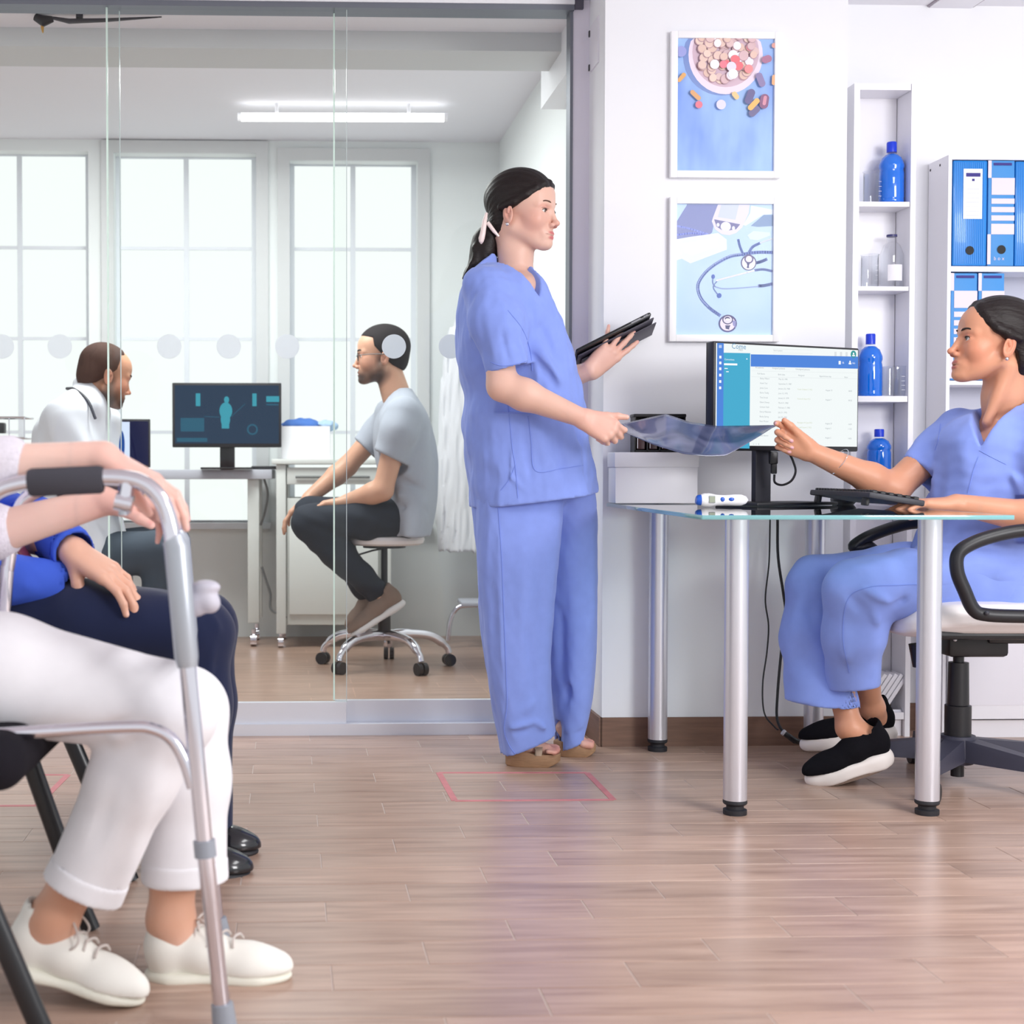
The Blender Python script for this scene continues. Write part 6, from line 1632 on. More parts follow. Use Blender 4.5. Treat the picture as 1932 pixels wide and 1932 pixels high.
        C.fold(N(x0, y0, Y), N(x1, y1, Y), wd, am)
    for (x0, y0, Y0_, x1, y1, Y1) in ((1930, 745, 3.90, 1885, 800, 3.845), (1885, 800, 3.845, 1848, 850, 3.83), (1858, 762, 3.95, 1842, 800, 3.90), (1842, 800, 3.90, 1845, 848, 3.83)): C.fold(N(x0, y0, Y0_), N(x1, y1, Y1), 0.012, 0.004)
    C.chain([N(1892, 720, 3.97), N(1892, 765, 3.965)], [0.070, 0.066], 0.006, 's')
    C.wedge(N(1848, 842, 3.84), (-0.60, -0.80, 0.1), V(0, 0, 1), math.radians(27), N(1900, 775, 4.0), N(1780, 850, 3.70), N(1990, 700, 4.1))
    # sleeve mouth of the reaching arm
    pS = N(1734, 893, 4.085); nS = unit(N(1712, 912, 4.08) - N(1775, 850, 4.095))
    C.func(lambda x, y, z: -np.minimum((x - pS[0]) * nS[0] + (y - pS[1]) * nS[1] + (z - pS[2]) * nS[2], 0.085 - np.sqrt((x - pS[0])**2 + (y - pS[1])**2 + (z - pS[2])**2)), pS - 0.11, pS + 0.11, 0.002, 's')
    C.rc(N(1752, 876, 4.09), N(1715, 910, 4.08), 0.045, 0.052, 0.003, 's')
    pS2 = N(1985, 936, 3.765)
    C.func(lambda x, y, z: -np.minimum(pS2[2] - z, 0.085 - np.sqrt((x - pS2[0])**2 + (y - pS2[1])**2)), pS2 - 0.10, pS2 + 0.10, 0.002, 's')
    C.rc(N(1988, 910, 3.775), N(1986, 960, 3.765), 0.050, 0.058, 0.003, 's')
    top = cloth_mesh(C, 'scrub_top', scrub, root, 0.005, 2)
    seam(top, [[(1848, 850), (1870, 862), (1898, 876)], [(1846, 862), (1836, 890), (1826, 930)], [(1775, 800), (1770, 830), (1764, 850)]], 0.0012, 'seam', seam_mat)
    # trousers
    C = Sdf()
    C.chain([N(1960, 1090, 4.06), N(1700, 1090, 4.09), N(1545, 1102, 4.11)], [0.11, 0.092, 0.078], 0.03)
    C.chain([N(1538, 1108, 4.11), N(1532, 1200, 4.08), N(1552, 1345, 4.03)], [0.076, 0.078, 0.098], 0.03)
    C2 = Sdf()
    C2.chain([N(1960, 1100, 3.88), N(1720, 1100, 3.88), N(1618, 1110, 3.89)], [0.115, 0.090, 0.078], 0.012)
    C2.chain([N(1612, 1115, 3.89), N(1608, 1200, 3.92), N(1610, 1330, 4.0)], [0.076, 0.070, 0.074], 0.03)
    C2.rc(N(1640, 1150, 3.89), N(1632, 1200, 3.90), 0.05, 0.045, 0.03)
    for Q_, sd in ((C, 31), (C2, 32)): Q_.waves(V(1.1, 3.5, 0.1), V(2.2, 4.4, 0.9), 0.0026, 0.11, sd, 6, (1, 1, 0.4))
    for (x0, y0, x1, y1, Y, wd, am) in ((1565, 1090, 1568, 1280, 3.83, 0.012, 0.006), (1600, 1120, 1650, 1180, 3.815, 0.012, -0.010), (1620, 1105, 1690, 1145, 3.80, 0.012, 0.008), (1640, 1140, 1660, 1185, 3.83, 0.010, 0.010), (1590, 1150, 1600, 1300, 3.86, 0.016, 0.007), (1640, 1200, 1635, 1290, 3.90, 0.012, -0.006), (1510, 1120, 1500, 1310, 4.05, 0.016, 0.007), (1530, 1130, 1535, 1320, 4.03, 0.014, -0.007), (1560, 1075, 1700, 1055, 3.83, 0.02, 0.005), (1580, 1060, 1690, 1075, 3.80, 0.012, -0.005), (1700, 1110, 1740, 1090, 3.80, 0.012, 0.006), (1660, 1180, 1720, 1110, 3.81, 0.010, -0.008)):
        for Q_ in (C, C2): Q_.fold(N(x0, y0, Y), N(x1, y1, Y), wd, am * 1.4)
    for Q_, a, b, hm in ((C, N(1482, 1322, 4.03), N(1622, 1336, 4.0), (N(1555, 1300, 4.03), N(1565, 1370, 4.02), 0.07, 0.088)), (C2, N(1560, 1305, 3.95), N(1656, 1294, 3.95), (N(1610, 1275, 3.98), N(1612, 1340, 4.0), 0.052, 0.066))):
        an = math.atan2(b[2] - a[2], b[0] - a[0]); n = V(math.sin(an), 0, -math.cos(an))
        Q_.func(lambda x, y, z, a=a, n=n: -((x - a[0]) * n[0] + (y - a[1]) * n[1] + (z - a[2]) * n[2]), V(1.05, 3.7, -0.1), V(1.62, 4.3, 0.33), 0.002, 's')
        Q_.rc(*hm, 0.003, 's')
    vs, fs = join([C.mesh(0.0058, smooth=2), C2.mesh(0.0058, smooth=2)])
    tr = np_obj('scrub_trousers', vs, fs, scrub, root)
    seam(tr, [[(1602, 1270), (1590, 1200), (1600, 1130), (1640, 1108), (1700, 1104), (1748, 1102)]], 0.0012, 'side_seam', seam_mat)
    knit = mat('black_knit_upper', rgb(20, 19, 24), 0.9, spec=0.1, bump=(700, 0.3)); foam = mat('off_white_foam_sole', rgb(234, 226, 222), 0.6); rub = mat('brown_rubber_outsole', rgb(120, 100, 88), 0.7, bump=(150, 0.5))
    for hl, te, up, an in shoes:
        sh = bpy.data.objects.new('shoe', None); sh.parent = root; sh.location = Vector((hl + te) / 2) - root.location; COL.objects.link(sh)
        U, B, M2 = shoe_sdf(hl, te, up, 0.088, 0.075, 0.05, 0.036)
        vs, fs = U.mesh(0.003, smooth=2); np_obj('upper', vs, fs, knit, sh)
        vs, fs = B.mesh(0.0028, smooth=1); np_obj('sole', vs, fs, foam, sh)
        L = np.linalg.norm(te - hl); z = M2[:, 2]; x = M2[:, 0]; y = M2[:, 1]
        mb = MB(); pts = []
        for k in range(28):
            a = 2 * math.pi * k / 28; ca, sa = math.cos(a), math.sin(a); fx = math.copysign(abs(ca)**0.75, ca)
            pts.append(Vector(hl + x * (L * 0.5 + L * 0.46 * fx) + y * 0.040 * sa * (1 + 0.12 * fx) - z * 0.003))
        mb.prism(pts, Vector(z) * 0.007); mb.build('outsole', rub, sh)
    return root
nurse2 = seated_nurse()

# ---------------------------------------------------------------- tablet and film in the nurses' hands
tb = thing('tablet', P(1160, 640, 4.45), 'black tablet in a folding dark cover held by the standing nurse', 'tablet')
n0, n1 = P(1087, 662, 4.325), P(1228, 591, 4.325)
e1 = (n1 - n0).normalized(); L = (n1 - n0).length
e2 = Vector((0.05, 0.965, -0.22)); e2 = (e2 - e1 * e2.dot(e1)).normalized(); e3 = e1.cross(e2)
if e3.z < 0: e3 = -e3
Q = Matrix((e1, e2, e3)).transposed()
cen = n0 + e1 * (L / 2) + e2 * 0.085
mb = MB(); mb.box(cen, (L, 0.172, 0.010), Q, 0.004); mb.build('device', mat('black_tablet_shell', rgb(18, 19, 24), 0.3), tb)
mb = MB(); mb.box(cen + e3 * 0.0052, (L - 0.012, 0.16, 0.0012), Q); mb.build('screen', mat('tablet_glass', rgb(14, 15, 18), 0.08), tb)
cov = mat('charcoal_folio_cover', rgb(70, 66, 80), 0.55, bump=(300, 0.15))
mb = MB(); mb.box(cen - e3 * 0.011 + e2 * 0.012 + e1 * 0.004, (L + 0.004, 0.150, 0.004), Q, 0.001); mb.build('cover_flap', cov, tb)
mb = MB(); mb.box(cen - e3 * 0.020 + e2 * 0.030 + e1 * 0.012, (L + 0.002, 0.125, 0.003), Q, 0.001); mb.build('cover_flap', cov, tb)
mb = MB()
for (t, wd) in ((0.80, 0.030), (0.915, 0.006), (0.945, 0.006)): mb.box(n0 + e1 * (L * t) - e2 * 0.0006, (wd, 0.002, 0.0035), Q)
mb.build('side_button', mat('grey_button', rgb(150, 152, 160), 0.3, 0.6), tb)
# x-ray film bending between the two hands
fm = bpy.data.materials.new('xray_film'); fm.use_nodes = True
nt = fm.node_tree; b = nt.nodes['Principled BSDF']; b.inputs['Roughness'].default_value = 0.14; b.inputs['Coat Weight'].default_value = 0.4
tc = nt.nodes.new('ShaderNodeTexCoord'); nz = nt.nodes.new('ShaderNodeTexNoise'); nz.inputs['Scale'].default_value = 6.0; nz.inputs['Detail'].default_value = 2; nz.inputs['Distortion'].default_value = 1.2
nt.links.new(tc.outputs['Object'], nz.inputs['Vector']); cr = nt.nodes.new('ShaderNodeValToRGB'); e = cr.color_ramp.elements
e[0].position = 0.44; e[0].color = rgb(60, 68, 98); e[1].position = 0.60; e[1].color = rgb(104, 108, 138)
nt.links.new(nz.outputs['Fac'], cr.inputs['Fac']); nt.links.new(cr.outputs['Color'], b.inputs['Base Color'])
mb = MB()
A0, A1 = P(1172, 800, 4.30), P(1186, 815, 4.00)         # left edge far / near
def film(u, v):
    # v=0 far edge, v=1 near edge, in pixels of the two bounding curves
    far = [(0.0, 1172, 800), (0.32, 1256, 781), (0.45, 1300, 796), (0.65, 1352, 804), (0.85, 1410, 803), (1.0, 1462, 802)]
    near = [(0.0, 1180, 817), (0.2, 1232, 839), (0.42, 1290, 857), (0.56, 1335, 861), (0.64, 1368, 860), (0.72, 1388, 850), (0.88, 1430, 825), (1.0, 1464, 803)]
    def at(c, u):
        for (a, xa, ya), (b_, xb, yb) in zip(c, c[1:]):
            if a <= u <= b_:
                t = (u - a) / (b_ - a); return xa + (xb - xa) * t, ya + (yb - ya) * t
        return c[-1][1:]
    xf, yf = at(far, u); xn, yn = at(near, u)
    Yf = 4.19 - 0.14 * u; Yn = 4.03 - 0.06 * math.sin(math.pi * u)
    a, b_ = P(xf, yf, Yf), P(xn, yn, Yn)
    p = a + (b_ - a) * v
    return p + Vector((0, 0, -0.004 * math.sin(math.pi * v)))
mb.grid(film, 44, 14)
r_ = mb.bm.faces[:]
fo = mb.build('xray_film', fm, base=P(1320, 830, 4.08), angle=3.0)
md = fo.modifiers.new('thickness', 'SOLIDIFY'); md.thickness = 0.0006
tag(fo, 'dark grey curved x-ray film held between the two nurses', 'x-ray film')
# ================================================================== FOREGROUND: WALKER, TWO WAITING PEOPLE, THEIR CHAIRS
# ---- waiting-room chair
def waiting_chair(label, dy):
    root = thing('waiting_chair', (-0.75, 2.42 + dy, 0), label, 'chair', 'black padded chairs in the waiting row')
    fabric = mat('black_seat_fabric', rgb(34, 32, 38), 0.95, spec=0.1, bump=(500, 0.3)); legm = mat('black_oval_tube', rgb(26, 28, 32), 0.28, spec=0.6)
    S = Sdf(); S.box((-0.69, 2.42 + dy, 0.414), (0.235, 0.30, 0.042), 0.04, 0)
    vs, fs = S.mesh(0.008, smooth=2); np_obj('seat', vs, fs, fabric, root)
    S = Sdf(); S.box((-1.00, 2.42 + dy, 0.70), (0.03, 0.26, 0.17), 0.028, 0, 'u', roty(-0.18))
    vs, fs = S.mesh(0.008, smooth=2); np_obj('backrest', vs, fs, fabric, root)
    for yy in (2.155, 2.70):
        f = F(92 if yy < 2.4 else 166, 885 + 2366 / yy)
        fx = -0.425 if yy < 2.4 else -0.452
        mb = MB(); mb.tube([(-0.60, yy + dy, 0.42), (fx - 0.0125, yy + dy, 0.03), (fx, yy + dy, 0.0)], [0.017, 0.017, 0.017], 14, sq=(0.75, 1.0)); mb.build('leg', legm, root)
        mb = MB(); mb.tube([(-0.60, yy + dy, 0.40), (-0.95, yy + dy, 0.0)], 0.016, 14, sq=(0.75, 1.0)); mb.build('leg', legm, root)
        mb = MB(); mb.tube([(-0.62, yy + dy, 0.385), (-0.96, yy + dy, 0.42), (-1.06, yy + dy, 0.86)], 0.013, 12); mb.build('back_post', legm, root)
    return root
waiting_chair('black padded chair under the woman in white trousers', 0.0)
waiting_chair('black padded chair under the man in navy trousers', 0.87)

# ---- walking frame
wk = thing('walking_frame', (-0.25, 2.43, 0), 'chrome and grey folding walking frame in front of the woman', 'walker')
grey_al = mat('grey_aluminium_sleeve', rgb(176, 182, 190), 0.35, 0.5); grey_pl = mat('grey_walker_plastic', rgb(150, 156, 166), 0.5); pale_pl = mat('pale_grey_lever', rgb(196, 194, 206), 0.5); foam_g = mat('dark_foam_grip', rgb(74, 73, 80), 0.9, spec=0.1)
W0 = 2.2
def side_frame(off):
    q = lambda x, y: P(x, y, W0) + Vector(off)
    top = spline([q(-60, 1100), q(-40, 985), q(-15, 935), q(40, 912), q(130, 906), (q(200, 900)), q(262, 908), q(300, 938), q(320, 985), q(330, 1050)], 10)
    mb = MB(); mb.tube(top, 0.0125, 16); mb.build('top_rail', chrome, wk)
    mb = MB(); mb.tube([q(54, 911), q(60, 910.5), q(188, 905), q(195, 905)], [0.0185, 0.0208, 0.0208, 0.0185], 20); mb.build('hand_grip', foam_g, wk)
    mb = MB(); mb.tube([q(325, 1015), q(333, 1030), q(352, 1240), q(354, 1258)], [0.0165, 0.0190, 0.0178, 0.0150], 18); mb.build('leg_sleeve', grey_al, wk)
    mb = MB(); mb.tube([q(352, 1240), q(386, 1600), q(420, 1915)], 0.0128, 16); lg = mb.build('front_leg', chrome, wk)
    mb = MB(); mb.tube([q(385, 1585), q(388, 1616)], 0.0165, 18); mb.build('collar', grey_pl, lg)
    ft = q(424, 1957); ft.z = 0.0; a = q(419, 1893)
    mb = MB(); mb.tube([ft, ft + Vector((0, 0, 0.012)), a], [0.019, 0.0185, 0.0165], 18); mb.build('rubber_foot', grey_pl, lg)
    rf = q(-150, 1957); rf.z = 0.012
    mb = MB(); mb.tube([q(-60, 1090), q(-75, 1300), rf], 0.0128, 14); rl = mb.build('rear_leg', chrome, wk)
    rg = Vector((rf.x, rf.y, 0.0)); mb = MB(); mb.tube([rg, rg + Vector((0.003, 0, 0.05))], [0.019, 0.0165], 16); mb.build('rubber_foot', grey_pl, rl)
    mb = MB(); mb.tube(spline([q(-90, 1392), q(80, 1380), q(240, 1372), q(290, 1376), q(325, 1396), q(348, 1435), q(364, 1485)], 8), 0.0098, 14); mb.build('side_bar', chrome, wk)
    # release button under the top rail
    mb = MB(); mb.tube([q(240, 905), q(236, 945)], 0.011, 14); mb.tube([q(218, 945), q(250, 952)], 0.014, 14); mb.build('latch', chrome, wk)
    mb = MB(); mb.tube([q(233, 955), q(233, 972)], 0.0075, 12); mb.build('latch_button', grey_al, wk)
side_frame((0, 0, 0)); side_frame((-0.045, 0.46, -0.012))
zb_ = zpx(1120, W0)
mb = MB(); a = P(341, 1128, W0); b_ = a + Vector((-0.045, 0.46, -0.012)); mb.tube([a, b_], 0.011, 12); mb.build('cross_bar', grey_al, wk)
mb = MB(); a = P(352, 1240, W0); b_ = a + Vector((-0.045, 0.46, -0.012)); mb.tube([a, b_], 0.011, 12); mb.build('cross_bar', grey_al, wk)
S = Sdf(); q = lambda x, y, dy=0.03: A3(P(x, y, W0 + dy))
S.rc(q(348, 1140), q(385, 1128), 0.017, 0.018, 0); S.el(q(388, 1108), (0.022, 0.018, 0.011), 0.008); S.el(q(397, 1138), (0.015, 0.017, 0.015), 0.008); S.rc(q(360, 1150), q(372, 1148), 0.013, 0.012, 0.008)
vs, fs = S.mesh(0.0025, smooth=1); np_obj('folding_lever', vs, fs, pale_pl, wk)

# ---- woman in white trousers
def sneaker(root, hl, te, up, wid, mu, ms, lace=None, hb=0.07, sole=0.024, name='shoe'):
    sh = bpy.data.objects.new(name, None); sh.parent = root; sh.location = Vector((A3(hl) + A3(te)) / 2) - root.location; COL.objects.link(sh)
    U, B, M2 = shoe_sdf(hl, te, up, wid, hb, 0.05, sole)
    vs, fs = U.mesh(0.0035, smooth=2); np_obj('upper', vs, fs, mu, sh)
    vs, fs = B.mesh(0.0035, smooth=1); np_obj('sole', vs, fs, ms, sh)
    if lace:
        L = np.linalg.norm(A3(te) - A3(hl)); x, y, z = M2[:, 0], M2[:, 1], M2[:, 2]; w = wid / 2
        for k in range(4):
            fx = 0.36 + 0.085 * k; hz = sole + (0.0745, 0.0705, 0.066, 0.060)[k]
            c = A3(hl) + x * L * fx + z * (hz - 0.004)
            mb = MB(); mb.tube(spline([Vector(c - y * w * 0.55 - z * 0.012), Vector(c - y * w * 0.25), Vector(c + y * w * 0.1 + x * 0.008 + z * 0.002), Vector(c + y * w * 0.5 + x * 0.012 - z * 0.010)], 5), 0.0022, 7); mb.build('lace', lace, sh)
        c = A3(hl) + x * L * 0.36 + z * (sole + 0.082)
        for sg in (-1, 1):
            mb = MB(); mb.tube(spline([Vector(c), Vector(c + y * sg * 0.02 + z * 0.006 + x * 0.012), Vector(c + y * sg * 0.034 - z * 0.016 + x * 0.03), Vector(c + y * sg * 0.030 - z * 0.034 + x * 0.016), Vector(c + z * 0.001)], 6), 0.0019, 7); mb.build('bow', lace, sh)
def waiting_woman():
    root = thing('person', (-0.62, 2.42, 0), 'seated woman in cuffed white trousers and white sneakers leaning on the walking frame', 'person')
    K = Skin((238, 200, 186))
    S = Sdf()
    # head and torso are left of the frame
    T = A3((-0.78, 2.42, 1.26)); M = rotz(0.1); head_sdf(S, M, T, 1.0); head_colours(K, M, T, 1.0, (196, 110, 108), (224, 150, 138))
    S.chain([T + V(-0.015, 0, -0.05), A3((-0.82, 2.42, 1.08))], [0.05, 0.056], 0.02)
    S.vloft([0.46, 0.62, 0.85, 1.05], [-0.86, -0.86, -0.84, -0.83], [2.42] * 4, [0.13, 0.11, 0.10, 0.08], [0.17, 0.14, 0.16, 0.14], 2.2, 0.03)
    arm_sdf(S, (-0.80, 2.22, 1.03), N(-130, 900, 2.25), N(194, 864, 2.25), (0.046, 0.038, 0.041, 0.026))
    rh, _ = hand_sdf(S, N(194, 864, 2.25), V(0.87, -0.02, -0.48), (-0.46, 0.18, -0.86), +1, 0.93, ((8, 26, 12), (10, 28, 12), (12, 28, 12), (16, 28, 12)), (6, 1, -4, -10), ((0.75, 0.35, 0.5), (6, 8)), K, (240, 190, 186))
    arm_sdf(S, (-0.80, 2.64, 1.03), N(-140, 1045, 2.66), N(196, 945, 2.64), (0.046, 0.038, 0.042, 0.026))
    lh, _ = hand_sdf(S, N(196, 945, 2.64), V(0.93, 0.0, -0.18), (-0.1, -0.35, -0.9), -1, 0.93, ((20, 40, 22), (24, 42, 22), (26, 42, 22), (30, 40, 20)), (6, 1, -4, -9), ((0.8, 0.4, 0.4), (4, 8)), K, (236, 180, 172))
    for c in (rh, lh): K.blob((c[0] + c[1]) / 2, V(0.07, 0.07, 0.07), (230, 158, 146), 0.9, None, 0.55)
    legs = ((N(-260, 1275, 2.33), N(325, 1335, 2.33), N(100, 1735, 2.34)), (N(-250, 1275, 2.47), N(348, 1335, 2.455), N(322, 1735, 2.455)))
    for a, b, c in legs: S.chain([a, b, c], [0.08, 0.055, 0.036], 0.03); S.el(c, (0.034, 0.036, 0.034), 0.02)
    K.blob(N(100, 1700, 2.34), V(0.10, 0.10, 0.09), (206, 152, 122), 0.5, None, 0.9); K.blob(N(322, 1700, 2.455), V(0.10, 0.10, 0.09), (214, 162, 134), 0.5, None, 0.9)
    shoes = ((N(5, 1822, 2.345), N(272, 1898, 2.325), (0.22, 0, 1)), (N(272, 1848, 2.455), N(552, 1848, 2.445), (0, 0, 1)))
    for (hl, te, up), (_, _, an) in zip(shoes, legs): S.chain([an, A3(hl) + V(0.06, 0, 0.05), A3(hl) * 0.4 + A3(te) * 0.6 + V(0, 0, 0.04)], [0.034, 0.032, 0.022], 0.02)
    bd = skin_mesh(S, K, root, [(rh[0], rh[1], 0.0026), (lh[0], lh[1], 0.003)], 0.0066)
    eyes(bd, M, T, 1.0, (84, 72, 62)); brows(bd, M, T, 1.0, (90, 70, 60))
    H = Sdf(); H.frame(M, T); H.el((-0.012, 0, 0.040), (0.108, 0.084, 0.09), 0); H.el((-0.05, 0, -0.06), (0.06, 0.075, 0.09), 0.03)
    H.plane((0.035, 0, 0.03), (1, 0, -0.75), T - 0.25, T + 0.25, 0.006) if False else None
    pc = M @ V(0.045, 0, 0.03) + T; nc = unit(M @ V(1, 0, -0.7))
    H.func(lambda x, y, z: -((x - pc[0]) * nc[0] + (y - pc[1]) * nc[1] + (z - pc[2]) * nc[2]), T - 0.25, T + 0.25, 0.006, 's')
    vs, fs = H.mesh(0.005, smooth=1); np_obj('hair', vs, fs, mat('grey_brown_hair', rgb(120, 104, 92), 0.5, bump=(60, 0.3)), bd)
    # blouse with lace cuffs
    lace_m = mat('white_lace_blouse', rgb(236, 230, 240), 0.9, spec=0.1, bump=(220, 0.6, 0.004), noise=(160, 0.12))
    C = Sdf(); C.vloft([0.44, 0.62, 0.85, 1.02, 1.10], [-0.86, -0.86, -0.84, -0.83, -0.825], [2.42] * 5, [0.16, 0.135, 0.125, 0.10, 0.06], [0.20, 0.165, 0.185, 0.17, 0.08], 2.3, 0.02)
    C.chain([V(-0.80, 2.22, 1.02), N(-130, 900, 2.25), N(6, 878, 2.25)], [0.07, 0.058, 0.046], 0.03)
    C.chain([V(-0.80, 2.63, 1.02), N(-140, 1045, 2.66), N(-6, 1002, 2.655)], [0.07, 0.060, 0.050], 0.03)
    C.waves(V(-1.2, 2, 0.4), V(-0.3, 3, 1.2), 0.003, 0.08, 77, 5)
    vs, fs = C.mesh(0.009, smooth=2); np_obj('blouse', vs, fs, lace_m, root)
    # trousers
    cot = mat('white_cotton_twill', rgb(240, 239, 243), 0.85, spec=0.15, bump=(600, 0.12), noise=(25, 0.04))
    C = Sdf()
    C.chain([N(-300, 1262, 2.34), N(0, 1274, 2.34), N(322, 1336, 2.33)], [0.115, 0.093, 0.071], 0.03)
    C.chain([N(318, 1345, 2.33), N(250, 1470, 2.335), N(166, 1655, 2.34)], [0.070, 0.066, 0.064], 0.03)
    C.waves(V(-1.2, 2.1, 0.1), V(0, 2.8, 0.9), 0.0008, 0.12, 41, 5)
    C2 = Sdf()
    C2.chain([N(-300, 1268, 2.49), N(0, 1284, 2.48), N(342, 1340, 2.455)], [0.11, 0.088, 0.070], 0.03)
    C2.chain([N(346, 1345, 2.455), N(352, 1470, 2.455), N(348, 1650, 2.455)], [0.070, 0.068, 0.070], 0.03)
    C2.waves(V(-1.2, 2.1, 0.1), V(0, 2.8, 0.9), 0.0008, 0.12, 42, 5)
    for (x0, y0, x1, y1, Y, wd, am) in ((150, 1372, 230, 1330, 2.265, 0.010, 0.004), (180, 1385, 260, 1345, 2.265, 0.009, -0.005), (210, 1395, 285, 1360, 2.265, 0.009, 0.005), (240, 1405, 300, 1378, 2.27, 0.008, -0.005), (200, 1400, 250, 1380, 2.27, 0.010, 0.008), (290, 1420, 200, 1620, 2.28, 0.014, 0.006), (240, 1440, 175, 1600, 2.275, 0.012, -0.005)):
        C.fold(N(x0, y0, Y), N(x1, y1, Y), wd, am)
    for Q_, a, ax_ in ((C, N(158, 1672, 2.34), unit(N(158, 1672, 2.34) - N(250, 1470, 2.335))), (C2, N(350, 1655, 2.455), unit(N(350, 1655, 2.455) - N(352, 1470, 2.455)))):
        Q_.func(lambda x, y, z, a=a, n=ax_: -((x - a[0]) * n[0] + (y - a[1]) * n[1] + (z - a[2]) * n[2]), a - 0.14, a + 0.14, 0.002, 's')
        Q_.rc(a - ax_ * 0.05, a + ax_ * 0.06, 0.052, 0.060, 0.002, 's')
    vs, fs = join([C.mesh(0.0066, smooth=2), C2.mesh(0.0066, smooth=2)])
    tr = np_obj('trousers', vs, fs, cot, root)
    for a, b, r0 in ((N(172, 1642, 2.34), N(155, 1680, 2.34), 0.066), (N(348, 1618, 2.455), N(349, 1660, 2.455), 0.0715)):
        ax_ = unit(b - a); C = Sdf(); C.rc(a, b, r0, r0 + 0.001, 0)
        for p, n in ((b, ax_), (a, -ax_)): C.func(lambda x, y, z, p=p, n=n: -((x - p[0]) * n[0] + (y - p[1]) * n[1] + (z - p[2]) * n[2]), a - 0.16, a + 0.16, 0.003, 's')
        C.rc(a - ax_ * 0.05, b + ax_ * 0.06, r0 - 0.010, r0 - 0.010, 0.002, 's')
        vs, fs = C.mesh(0.004, smooth=1); np_obj('cuff', vs, fs, cot, tr)
    wm = mat('cream_white_sneaker', rgb(240, 238, 230), 0.55, bump=(300, 0.08)); ws = mat('cream_rubber', rgb(234, 232, 218), 0.6); lm = mat('beige_lace', rgb(206, 196, 190), 0.8)
    for hl, te, up in shoes: sneaker(root, hl, te, up, 0.090, wm, ws, lm, 0.082, 0.017)
    return root
waiting_woman()

